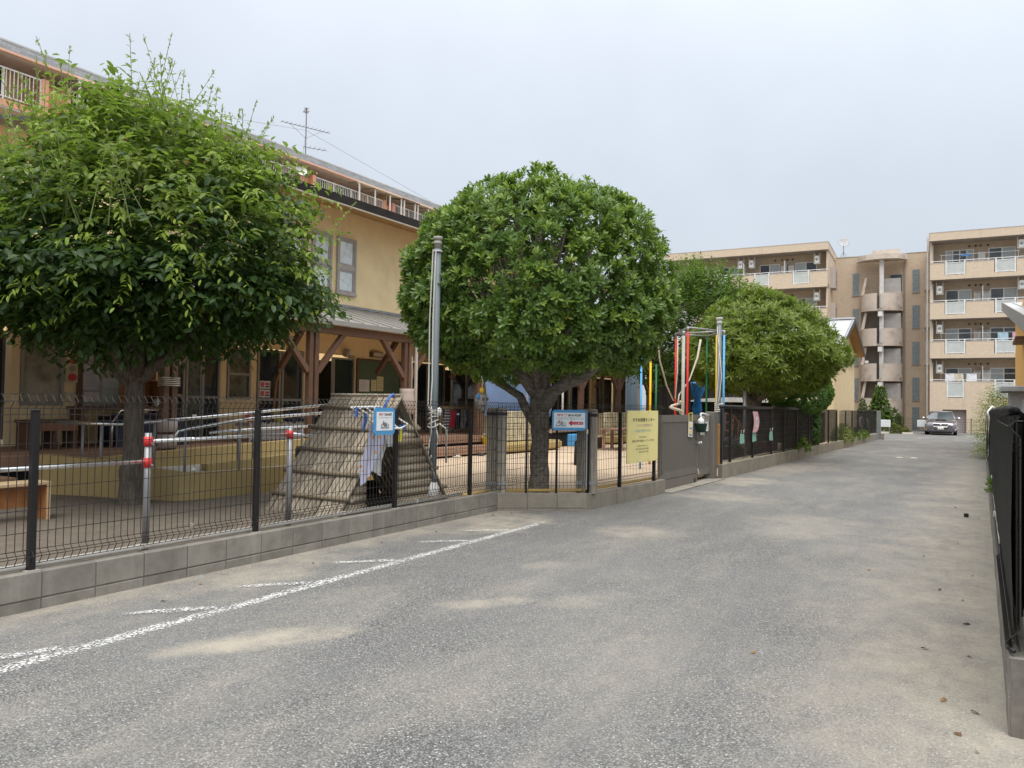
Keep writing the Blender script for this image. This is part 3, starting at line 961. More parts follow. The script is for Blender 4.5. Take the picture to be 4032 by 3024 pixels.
for ui in range(-2, 6):
    yb = 14.6 + 6.0 * ui
    for zf in ((11.47,) if ui > 1 else (11.47, 8.67)):
        for d in (-.48, .28):
            bx('balcony_box', ORNG, LAPT, -.5, .0, yb + d, yb + d + .22, zf - .02, zf + 1.14)
        bx('balcony_box', ORNG, LAPT, -.5, -.28, yb - .26, yb + .28, zf, zf + 1.0)
        # partition and railings
        bx('party_screen', mat('cream_screen', (.72, .60, .36), .8), LAPT, -1.4, -.2, yb - .02, yb + .02, zf, zf + 1.55)
        a, b = yb + .5, yb + 5.52
        fr = MB()
        fr.box(-.10, -.05, a, b, zf + 1.06, zf + 1.11).box(-.10, -.06, a, b, zf + .10, zf + .14)
        for p in (a, a + 1.25, (a + b) / 2, b - 1.25, b - .05):
            fr.box(-.10, -.05, p, p + .05, zf, zf + 1.06)
        o = fr.build('railing', cW, LAPT)
        mb = MB()
        y = a + .12
        while y < b - .05:
            mb.box(-.09, -.065, y, y + .025, zf + .14, zf + 1.06)
            y += .125
        mb.build('balusters', cW, o, kind='stuff')
        for wy in (yb + .75, yb + 3.1):
            f = MB().box(-1.42, -1.34, wy, wy + 1.75, zf + 1.5, zf + 1.53).box(-1.42, -1.34, wy, wy + .06, zf + .05, zf + 1.5).box(-1.42, -1.34, wy + 1.69, wy + 1.75, zf + .05, zf + 1.5).box(-1.42, -1.35, wy + .84, wy + .9, zf + .05, zf + 1.5)
            w1 = f.build('window', mat('dark_frame', (.06, .055, .05), .5), LAPT)
            for q in (0, 1):
                bx('pane', GLASS, w1, -1.40, -1.385, wy + .06 + q * .84, wy + .84 + q * .85, zf + .05, zf + 1.5)
        if ui % 2 == 0:
            MB().cyl((-1.33, yb + .45, zf + 1.45), (-1.33, yb + .45, zf + 0), .05, n=8).build('downpipe', LW, LAPT)
    if ui in (0, 2, 3):     # flat see-through awning on posts over some balconies
        zf = 11.47
        if ui == 2:
            yb += 2.6
        o = MB().extr([(-1.0, yb + .6, 13.10), (.42, yb + .6, 12.90), (.42, yb + .6, 12.93), (-1.0, yb + .6, 13.12)], (0, 5.0, 0)).build('awning', mat('translucent_panel', (.60, .585, .50), .5), LAPT)
        for p in range(5):
            MB().box(.30, .36, yb + .6 + p * 1.22, yb + .66 + p * 1.22, zf - .1, 12.90).build('awning_post', cW, o)
            MB().extr([(-1.0, yb + .6 + p * 1.22, 13.07), (.42, yb + .6 + p * 1.22, 12.87), (.42, yb + .6 + p * 1.22, 12.90), (-1.0, yb + .6 + p * 1.22, 13.10)], (0, .05, 0)).build('awning_rib', STEEL_D, o)
cl = thing('laundry_line', 'dark clothes drying under the awning of the salmon balcony block', 'laundry', (-28.6, 22.5, 12.85))
for i in range(7):
    sheet_wavy(0, .32, -.75 - .1 * (i % 3), 0, 0, 4, .03).build('garment', mat('dark_garment%d' % (i % 3), [(.03, .03, .04), (.22, .2, .2), (.06, .07, .12)][i % 3], .9), cl, loc=(0, i * .42, 0), rot=(0, 0, R(90)))
MB().cyl((0, -.3, .02), (0, 3.2, .02), .015, n=6).build('pole', STEEL, cl)
d = thing('satellite_dish', 'small white satellite dish on the salmon balcony box', 'satellite dish', (-27.95, 26.05, 12.55))
MB().lathe([(.0, -.05), (.15, -.04), (.27, 0), (.30, .05), (.27, .03), (.0, -.02)], n=16).build('dish', WHITE, d, smooth=True, rot=(R(60), 0, R(70)))
MB().cyl((0, 0, 0), (0, .0, -.5), .02, n=6).build('bracket', STEEL, d)
a = thing('tv_antenna', 'tall television antenna with guy wires on the roof of the salmon balcony block', 'antenna', (-29.0, 27.3, 13.5))
ANT = mat('antenna_metal', (.22, .22, .24), .5, metal=.5)
MB().cyl((0, 0, 0), (0, 0, 2.75), .03, n=6).build('mast', ANT, a)
def yagi(z, L, n_, el, rz, x0=-.5):
    mb = MB().cyl((x0 * L, 0, z), (L + x0 * L, 0, z), .018, n=4)
    for i in range(n_):
        x = x0 * L + L * (i + .3) / n_
        mb.cyl((x, -el, z + .02), (x, el, z + .02), .01, n=4)
    mb.build('yagi', ANT, a, rot=(0, 0, rz))
yagi(1.75, 2.6, 12, .18, R(70))
yagi(2.55, .35, 5, .14, R(150), -.3)
yagi(2.7, .3, 4, .10, R(150), -.3)
yagi(.75, 1.2, 5, .3, R(60), -.1)
g = MB()
for p in ((1.6, -6.0, .0), (-2.5, 2, 0), (.9, 9.5, .0)):
    g.cyl((0, 0, 1.6), p, .008, n=4)
for s in (-1, 1):
    g.cyl((0, 0, 1.2), (.3 * s, .8 * s, 1.74), .01, n=4)
g.build('guy_wires', ANT, a)

# ================================================================ beige tiled apartment blocks closing the car park
AP = thing('apartment_building', 'four-storey beige tiled apartment block with balconies and a rounded stair tower', 'building', (-3.05, 62.0, 0), R(3.15))
TILE = tilemat('beige_tile', (.67, .545, .41), (.50, .42, .33), .20, .062, .75, .07, .006)
TILE_D = tilemat('brown_tile', (.54, .43, .32), (.43, .35, .26), .20, .062, .75, .08, .006)
SHADEW = mat('shaded_back_wall', (.46, .375, .285), .9, var=.08)  # tile colour darkened, balcony shade put into it
EDGE = mat('mauve_edge', (.46, .40, .36), .8, var=.05)
WHITEF = mat('white_frame', (.74, .75, .74), .5)
FROSTP = mat('frosted_panel', (.52, .55, .53), .35, var=.08, spec=.5)
CURT = mat('net_curtain_glass', (.40, .44, .45), .25, var=.2, scale=6, stretch=(6, 6, .4), spec=.5)
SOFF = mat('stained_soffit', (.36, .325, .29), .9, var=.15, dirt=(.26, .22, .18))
ACW = mat('ac_white', (.66, .66, .63), .5)
STAIN = mat('vent_dark', (.09, .075, .06), .9)
GLASS_FAR = glassmat('far_glass', (.055, .062, .068), .06)
def ac_unit(x, z, y=.9):
    o = thing_part = MB().bev(x, x + .30, y - .62, y, z, z + .55, .02).build('ac_unit', ACW, AP)
    MB().cyl((x + .15, y - .622, z + .28), (x + .15, y - .632, z + .28), .11, n=12).build('fan_grille', mat('fan_grey', (.25, .25, .25), .6), o)
    br = MB()
    for dx in (-.06, .34):
        br.box(x + dx, x + dx + .03, y - .1, y - .05, z - .05, z + .82).box(x + dx, x + dx + .03, y - .55, y - .5, z - .05, z + .82)
    br.box(x - .06, x + .37, y - .6, y, z - .05, z - .015)
    br.build('bracket', ACW, o)
def apwin(x0, x1, z0, z1, panes, y=1.4):
    f = MB().box(x0, x1, y - .05, y + .02, z1 - .06, z1).box(x0, x0 + .06, y - .05, y + .02, z0, z1 - .06).box(x1 - .06, x1, y - .05, y + .02, z0, z1 - .06).box(x0, x1, y - .05, y + .02, z0 - .05, z0)
    n_ = len(panes)
    for k in range(1, n_):
        xm = x0 + (x1 - x0) * k / n_
        f.box(xm - .035, xm + .035, y - .045, y + .02, z0, z1 - .06)
    o = f.build('window', WHITEF, AP)
    for k, pm in enumerate(panes):
        a, b = x0 + .06 + (x1 - x0 - .12) * k / n_ + (.035 if k else 0), x0 + .06 + (x1 - x0 - .12) * (k + 1) / n_ - (.035 if k < n_ - 1 else 0)
        bx('pane', pm, o, a, b, y - .02, y - .01, z0, z1 - .06)
def balcony_run(xs, zt, zb, solid, panels, x_end, first=False):
    """one balcony: slab, solid tiled parapets, frosted panels in frames, top rail"""
    bx('balcony_slab', TILE, AP, xs, x_end, 0, 1.38, zb, zb + .30)
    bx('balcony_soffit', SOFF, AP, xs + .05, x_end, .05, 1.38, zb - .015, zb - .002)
    for a, b in solid:
        bx('parapet', TILE, AP, a, b, 0.004, .13, zb + .30, zt - .10)
        bx('parapet_cap', EDGE, AP, a - .01, b + .01, -.008, .15, zt - .10, zt - .05)
    rl = MB().box(xs, x_end, .03, .08, zt + .04, zt + .085)
    x = xs + .1
    while x < x_end:
        rl.box(x, x + .04, .035, .075, zt - .05, zt + .04)
        x += .85
    rl.build('top_rail', WHITEF, AP)
    for a, b in panels:
        f = MB().box(a - .09, a, .02, .10, zb + .30, zt + .04).box(b, b + .09, .02, .10, zb + .30, zt + .04).box(a, b, .03, .09, zt - .12, zt - .07).box(a, b, .03, .09, zb + .34, zb + .40)
        o = f.build('panel_frame', WHITEF, AP)
        bx('frosted_panel', FROSTP, o, a, b, .05, .065, zb + .40, zt - .12)
# --- right block
XE = 9.0
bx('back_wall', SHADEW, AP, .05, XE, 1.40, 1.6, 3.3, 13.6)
bx('body', TILE, AP, .0, XE, 1.6, 9.0, 0, 13.6)
bx('side_return', TILE, AP, -.0, .12, .4, 1.6, 3.3, 13.6)
bx('roof_fascia', TILE, AP, -.05, XE, -.05, 9.1, 13.58, 14.15)
bx('roof_coping', mat('pale_coping', (.55, .55, .54), .7), AP, -.07, XE, -.07, 9.1, 14.15, 14.19)
bx('roof_soffit', SOFF, AP, .0, XE, .0, 1.4, 13.55, 13.575)
RS = [(0, .90), (2.20, 3.88), (5.17, XE)]
RP = [(1.03, 2.08), (4.02, 5.05)]
for zt in (12.05, 9.25, 6.48):
    balcony_run(0, zt, zt - 1.25, RS, RP, XE)
# first floor: wall runs down to the ground with one panel opening
bx('ground_wall', TILE, AP, 0, .80, .0, 1.4, 0, 3.55)
bx('ground_wall', TILE, AP, .80, 2.24, .0, 1.4, 1.62, 2.45)
bx('ground_wall', TILE, AP, .80, 1.02, .0, 1.4, 2.45, 3.55)
bx('ground_wall', TILE, AP, 2.10, 3.88, .0, 1.4, 2.45, 3.55)
bx('ground_wall', TILE, AP, 2.24, XE, .0, 1.4, 0, 2.45)
bx('ground_wall', TILE, AP, 5.1, XE, .0, 1.4, 2.45, 3.55)
bx('parapet_cap', EDGE, AP, -.01, .98, -.008, .15, 3.55, 3.60)
bx('parapet_cap', EDGE, AP, 2.14, 3.92, -.008, .15, 3.55, 3.60)
rl = MB().box(0, XE, .03, .08, 3.69, 3.735)
for i in range(9):
    rl.box(.1 + i * .85, .14 + i * .85, .035, .075, 3.60, 3.69)
rl.build('top_rail', WHITEF, AP)
for a, b in ((1.12, 2.0), (3.98, 5.0)):
    o = MB().box(a - .09, a, .02, .10, 2.46, 3.69).box(b, b + .09, .02, .10, 2.46, 3.69).box(a, b, .03, .09, 3.5, 3.55).box(a, b, .03, .09, 2.5, 2.56).build('panel_frame', WHITEF, AP)
    bx('frosted_panel', FROSTP, o, a, b, .05, .065, 2.56, 3.5)
o = bx('storage_door', mat('mauve_door', (.36, .315, .31), .7, var=.05), AP, .80, 2.24, .35, .40, 0, 1.62)
MB().ball((1.9, .33, .75), .03, n=8).build('door_knob', STEEL, o)
bx('door_return', SHADEW, AP, .78, .80, .0, .4, 0, 1.62)
for fl, zt in enumerate((12.05, 9.25, 6.48, 3.65)):
    zc = zt + 1.45
    G, Cn = GLASS_FAR, CURT
    if fl == 0:
        apwin(.98, 2.75, zt - 1.0, zt + 1.02, [Cn, G, G, Cn])
        apwin(3.62, 5.24, zt - 1.0, zt + 1.02, [G, Cn])
        ac_unit(5.32, zt + .72)
    else:
        apwin(.98, 2.60, zt - 1.0, zt + .95, [[G, Cn], [Cn, G], [G, Cn]][fl - 1])
        apwin(3.72, 5.35, zt - 1.0, zt + .95, [[G, Cn], [G, G], [Cn, G]][fl - 1])
        ac_unit(.45, zt + .60)
        ac_unit(5.35, zt + .72)
    for x in ((2.98,) if fl == 0 else (2.72, 3.28)):
        o = MB().bev(x, x + .45, 1.18, 1.40, zt - .9, zt + .75, .01).build('heater_cabinet', ACW, AP)
        bx('slot', STAIN, o, x + .1, x + .35, 1.172, 1.179, zt + .66, zt + .69)
    if fl:
        bx('party_screen', WHITEF, AP, 3.2, 3.23, .2, 1.4, zt - .95, zt + 1.0)
    for x in (2.45, 2.85, 3.15, 3.6):
        MB().cyl((x, 1.40, zc - .22), (x, 1.30, zc - .22), .07, n=8).build('vent', STAIN, AP)
    mb = MB().tube([(.16, .5, zt - 1.3 + 2.6), (.16, .5, zt - 1.2)], .04, 6)
    mb.build('downpipe', ACW, AP)
for i, (zt, items) in enumerate(((12.05, ((1.9, 'blue'),)), (6.48, ((4.1, 'sky'), (4.95, 'pink'))), (3.65, ((.95, 'white'), (1.45, 'cream'), (2.25, 'white'))))):
    t = thing('laundry_pole', ['blue drying rack on the top balcony of the right beige block', 'towels drying on the third balcony up of the right beige block', 'white washing on the lowest balcony of the right beige block'][i], 'laundry', AP.location + Vector((0, 0, 0)), R(3.15))
    MB().cyl((.6, .35, zt + .52), (5.4, .35, zt + .52), .018, n=6).build('pole', STEEL, t)
    mb = MB()
    for x in (.7, 3.0, 5.3):
        mb.cyl((x, .35, zt + .5), (x, .35, zt + .02), .015, n=5)
    mb.build('pole_stand', STEEL, t)
    for x, c in items:
        cm = mat('towel_' + c, {'blue': (.10, .25, .55), 'sky': (.40, .55, .65), 'pink': (.65, .40, .48), 'white': (.70, .72, .75), 'cream': (.62, .56, .44)}[c], .9, var=.15)
        h = .12 if c == 'blue' else .55
        sheet_wavy(0, .62, zt + .5 - h, zt + .5, 0, 6, .03).build('towel', cm, t, smooth=True, loc=(x, .35, 0))
# --- left block
LX0, LX1 = -19.4, -6.8
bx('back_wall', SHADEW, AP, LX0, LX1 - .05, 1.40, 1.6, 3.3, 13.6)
bx('body', TILE, AP, LX0, LX1, 1.6, 9.0, 0, 13.6)
bx('side_return', TILE, AP, LX1 - .12, LX1, .3, 1.6, 3.3, 13.6)
bx('roof_fascia', TILE, AP, LX0, LX1 + .05, -.05, 9.1, 13.56, 14.13)
bx('roof_coping', mat('pale_coping', (.55, .55, .54), .7), AP, LX0, LX1 + .07, -.07, 9.1, 14.13, 14.17)
bx('roof_soffit', SOFF, AP, LX0, LX1, .0, 1.4, 13.53, 13.555)
LS = [(LX0, -18.3), (-16.9, -15.2), (-13.9, -12.2), (-10.98, -9.32), (-8.05, -6.8)]
LP = [(-18.2, -17.0), (-15.1, -14.0), (-12.08, -11.1), (-9.2, -8.17)]
for zt in (12.02, 9.2, 6.4):
    balcony_run(LX0, zt, zt - 1.27, LS, LP, LX1)
bx('ground_wall', TILE, AP, LX0, LX1, .0, 1.4, 0, 5.1)
for fl, zt in enumerate((12.02, 9.2, 6.4)):
    for x0, x1, ps in ((-18.1, -16.5, [CURT, GLASS_FAR]), (-15.2, -13.6, [GLASS, CURT]), (-12.0, -10.45, [GLASS, CURT]), (-9.3, -7.7, [CURT, GLASS] if fl == 0 else [GLASS, CURT])):
        apwin(x0, x1, zt - 1.0, zt + .92, ps)
    for x in (-19.0, -13.45, -12.6, -7.75):
        ac_unit(x, zt + .62)
    for x in (-16.35, -15.75, -10.35, -9.8):
        o = MB().bev(x, x + .42, 1.18, 1.40, zt - .9, zt + .72, .01).build('heater_cabinet', ACW, AP)
    for x in (-16.1, -13.05, -9.95):
        bx('party_screen', WHITEF, AP, x, x + .03, .2, 1.4, zt - .95, zt + .95)
    for x in (-16.9, -16.5, -15.6, -10.8, -10.3, -9.9, -9.5):
        MB().cyl((x, 1.40, zt + 1.2), (x, 1.30, zt + 1.2), .07, n=8).build('vent', STAIN, AP)
for z in (10.9, 8.1, 5.3):
    o = bx('bay_box', EDGE, AP, LX1, LX1 + .38, 1.9, 3.4, z, z + 1.65)
    bx('bay_pane', GLASS, o, LX1 + .382, LX1 + .39, 2.3, 3.0, z + .3, z + 1.3)
    o = bx('bay_box', EDGE, AP, -.34, -.0, 2.6, 4.2, z - .4, z + 1.4)
    bx('bay_pane', GLASS, o, -.352, -.342, 3.0, 3.8, z, z + 1.0)
# --- stair core
bx('core_wall', TILE_D, AP, LX1, .0, 5.5, 7.0, 0, 13.85)
bx('core_coping', mat('pale_coping', (.55, .55, .54), .7), AP, LX1, .0, 5.46, 7.0, 13.85, 13.9)
for z in (3.1, 5.9, 8.7, 11.5):
    bx('expansion_joint', EDGE, AP, -1.7, .0, 5.488, 5.5, z - 1.15, z - 1.12)
GB = mat('glass_block', (.20, .24, .25), .15, var=.35, scale=7, spec=.6)
for x0, x1, zs in ((-5.45, -5.02, (12.45, 9.6, 6.8, 4.0)), (-1.16, -.70, (12.5, 9.7, 6.85, 4.05, 1.75))):
    for zt in zs:
        o = MB().box(x0 - .03, x0, 5.46, 5.5, zt - 1.75, zt).box(x1, x1 + .03, 5.46, 5.5, zt - 1.75, zt).box(x0 - .03, x1 + .03, 5.46, 5.5, zt, zt + .03).box(x0 - .06, x1 + .06, 5.42, 5.5, zt - 1.80, zt - 1.75).build('slit_window', mat('grey_mullion', (.33, .32, .30), .6), AP)
        cache = MB().bev(0, (x1 - x0) / 3 - .015, 0, .03, 0, 1.75 / 9 - .015, .006).mesh('glass_block', GB)
        for i in range(3):
            for k in range(9):
                obj('glass_block', cache, o, loc=(x0 + i * (x1 - x0) / 3 + .008, 5.465, zt - 1.75 + k * 1.75 / 9 + .008))
        bx('block_grout', mat('grey_mullion', (.33, .32, .30), .6), o, x0, x1, 5.485, 5.499, zt - 1.75, zt)
MAUVE = mat('mauve_render', (.62, .545, .475), .9, var=.05, dirt=(.33, .27, .22), dscale=1.0)
CXs, Rs = -3.33, 1.52
def arc(r, a0, a1, n=14):
    return [(CXs + r * math.cos(R(a0 + (a1 - a0) * i / n)), 5.3 + r * .85 * math.sin(R(a0 + (a1 - a0) * i / n))) for i in range(n + 1)]
def ringwall(name, m, a0, a1, z0, z1):
    o_, i_ = arc(Rs, a0, a1), arc(Rs - .14, a0, a1)
    return MB().extr([(x, y, z0) for x, y in o_ + i_[::-1]], (0, 0, z1 - z0)).build(name, m, AP)
for zb in (9.25, 6.5, 3.75, 1.05):
    ringwall('stair_parapet', MAUVE, 180, 258, zb, zb + 1.38)
    ringwall('stair_parapet', MAUVE, 268, 360, zb, zb + 1.38)
    MB().extr([(x, y, zb) for x, y in arc(Rs - .02, 180, 360)], (0, 0, .16)).build('landing', SOFF, AP)
    # sloping stair flight seen under each landing, and its leaning side wall
    MB().extr([(CXs + .15, 4.6, zb + .2), (CXs + 1.42, 4.6, zb + .3), (CXs + 1.35, 4.6, zb + 2.55), (CXs + .15, 4.6, zb + 2.55)], (0, .12, 0)).build('stair_flight', mat('grey_flight', (.40, .385, .37), .9), AP)
    MB().extr([(CXs - 1.48, 4.7, zb + 1.3), (CXs - 1.25, 4.7, zb + 1.3), (CXs - 1.02, 4.7, zb + 2.7), (CXs - 1.2, 4.7, zb + 2.7)], (0, .5, 0)).build('stair_cheek', MAUVE, AP)
    MB().boxm(Matrix.Translation((CXs - .05, 3.98, zb - .28)), .32, .3, .36).build('beam_end', WHITE, AP)
    MB().boxm(Matrix.Translation((CXs + .02, 3.99, zb + .75)), .10, .1, 1.1).build('slot_screen', FROSTP, AP)
bx('stair_back', mat('stair_gloom', (.27, .235, .20), .95), AP, CXs - 1.5, CXs + 1.5, 5.40, 5.48, 0, 10.6)  # dim colour, stairwell gloom painted in
bx('stair_column', mat('white_render', (.62, .62, .60), .8), AP, CXs - .12, CXs + .18, 4.15, 4.55, 0, 13.35)
MB().extr([(x, y, 13.25) for x, y in [(CXs + (Rs + .32) * math.cos(R(180 + 18 * i)), 5.3 + (Rs + .05) * math.sin(R(180 + 18 * i))) for i in range(11)]], (0, 0, .42)).build('stair_roof', MAUVE, AP)
MB().boxm(Matrix.Translation((CXs + .3, 4.6, 13.85)), 1.9, .5, .36).build('stair_roof_upstand', MAUVE, AP)
o = MB().box(-2.75, -2.7, 5.44, 5.5, 10.9, 12.2).box(-1.95, -1.90, 5.44, 5.5, 10.9, 12.2).box(-2.7, -1.95, 5.44, 5.5, 12.15, 12.2).build('stair_door', mat('teal_frame', (.13, .21, .19), .5), AP)
bx('door_pane', GLASS, o, -2.7, -1.95, 5.47, 5.49, 10.9, 12.15)
for x in (-1.72, -.18):
    MB().tube([(x, 5.42, 13.4), (x, 5.42, .1)], .05, 6).build('downpipe', mat('taupe_pipe', (.34, .29, .24), .6), AP)
MB().tube([(-.16, 1.3, 14.3), (-.16, 1.3, 13.2), (-.16, 1.3, .1)], .06, 8).build('downpipe', ACW, AP)
d = thing('satellite_dish', 'large white satellite dish on the roof of the left beige block', 'satellite dish', tuple(AP.matrix_basis @ Vector((-6.2, 5.9, 13.9))))
MB().lathe([(.0, -.08), (.20, -.06), (.36, 0), (.45, .08), (.36, .025), (.0, -.05)], n=18).build('dish', mat('dish_grey', (.45, .45, .46), .6), d, smooth=True, loc=(0, 0, 1.25), rot=(R(62), 0, R(20)))
MB().cyl((0, 0, 0), (0, 0, 1.15), .035, n=8).cyl((-.3, 0, 0), (0, 0, .5), .02, n=5).cyl((.3, 0, 0), (0, 0, .5), .02, n=5).build('mast', STEEL_D, d)
MB().cyl((0, -.05, 1.1), (.25, -.6, 1.05), .015, n=5).build('feed_arm', STEEL_D, d)

# ================================================================ small gabled houses
def gable_house(name, label, loc, y0, yr, y1, ze, zr, xw, xo, x_in, zw, m, side, seam):
    """gable end faces the road; xw wall face, xo eave overhang, x_in how far the house runs back"""
    h = thing(name, label, 'house', loc)
    MB().extr([(xw, y0 + .45, 0), (xw, y1 - .45, 0), (xw, y1 - .45, ze + (zr - ze) * .45 / (y1 - yr)), (xw, yr, zr - .02), (xw, y0 + .45, ze + (zr - ze) * .45 / (yr - y0))], (x_in - xw, 0, 0)).build('wall', m, h)
    for (ya, yb) in ((y0, yr), (y1, yr)):
        MB().extr([(xo, ya, ze), (xo, yb, zr), (xo, yb, zr + .10), (xo, ya, ze + .10)], (x_in - xo, 0, 0)).build('roof', mat('pale_metal_roof', (.50, .51, .52), .5, metal=.3, var=.06), h)
        MB().extr([(xo, ya, ze - .012), (xo, yb, zr - .012), (xo, yb, zr - .002), (xo, ya, ze - .002)], (xw - xo, 0, 0)).build('soffit', woodmat('soffit_board', (.34, .19, .075), (.46, .27, .11)), h)
        MB().extr([(xo + side * .03, ya, ze - .10), (xo + side * .03, yb, zr - .10), (xo + side * .03, yb, zr + .12), (xo + side * .03, ya, ze + .12)], (-side * .025, 0, 0)).build('barge_board', mat('dark_barge', (.07, .065, .06), .6), h)
    for i in range(int(abs(x_in - xo) / .75)):
        x = xo - side * (.05 + i * .75)
        MB().extr([(x, y0, ze + .10), (x, yr, zr + .10), (x, yr, zr + .14), (x, y0, ze + .14)], (-side * .03, 0, 0)).build('seam', mat('dark_seam', (.30, .30, .31), .5), h)
    MB().box(min(xo, x_in), max(xo, x_in), y0 - .1, y0 + .02, ze - .02, ze + .10).build('gutter', mat('grey_gutter', (.36, .37, .39), .5), h)
    MB().box(min(xo, x_in), max(xo, x_in), yr - .12, yr + .12, zr + .10, zr + .18).build('ridge_cap', mat('pale_cap', (.52, .52, .52), .6), h)
    return h
H1 = gable_house('gabled_house', 'small cream house with a pale metal gable roof behind the long fence', (0, 0, 0), 33.5, 36.9, 40.45, 4.05, 5.42, -5.15, -4.75, -13.0, 0, CREAM, 1, 1)
bx('wall_lamp', STEEL_D, H1, -5.14, -4.98, 38.6, 38.8, 3.7, 3.85)
bx('eave_light', WHITE, H1, -4.74, -4.6, 40.3, 40.5, 3.75, 3.87)
H2 = thing('gabled_house', 'ochre house with a low pale metal roof cut by the right edge', 'house', (0, 0, 0))
OCH = mat('ochre_render', (.72, .42, .13), .9, var=.05)
bx('wall', OCH, H2, 1.28, 9.0, 16.0, 39.2, 0, 5.4)
MB().extr([(.86, 41.6, 6.35), (.86, 15.0, 2.75), (9.5, 15.0, 2.75), (9.5, 41.6, 6.35)], (0, 0, .14)).build('roof', mat('pale_metal_roof', (.50, .51, .52), .5, metal=.3, var=.06), H2)
MB().extr([(.83, 41.6, 6.15), (.83, 15.0, 2.55), (.83, 15.0, 2.93), (.83, 41.6, 6.53)], (.03, 0, 0)).build('barge_board', mat('grey_barge', (.30, .29, .27), .7), H2)
for i in range(10):
    x = 1.2 + i * .75
    MB().extr([(x, 41.6, 6.49), (x, 15.0, 2.89), (x, 15.0, 2.93), (x, 41.6, 6.53)], (.03, 0, 0)).build('seam', mat('pale_cap', (.52, .52, .52), .6), H2)
o = bx('porch_roof', BROWN, H2, .98, 1.28, 30.0, 32.6, 3.9, 4.0)
U = thing('utility_cabinet', 'grey metal cabinet with an overhanging lid behind the black fence', 'cabinet', (.55, 20.0, 0))
UM = mat('grey_cabinet', (.42, .44, .46), .5, var=.04)
bx('body', UM, U, 0, 1.6, 0, 1.2, 0, 1.96)
bx('lid', mat('grey_lid', (.36, .38, .40), .5), U, -.16, 1.8, -.25, 1.4, 1.96, 2.08, .015)
bx('door', mat('light_grey_door', (.55, .57, .60), .4), U, .22, 1.3, -.02, -.003, .2, 1.8)
for x in (.03, .14):
    MB().cyl((x, -.004, 1.9), (x, -.03, 1.9), .02, n=8).build('bolt', STEEL_D, U)
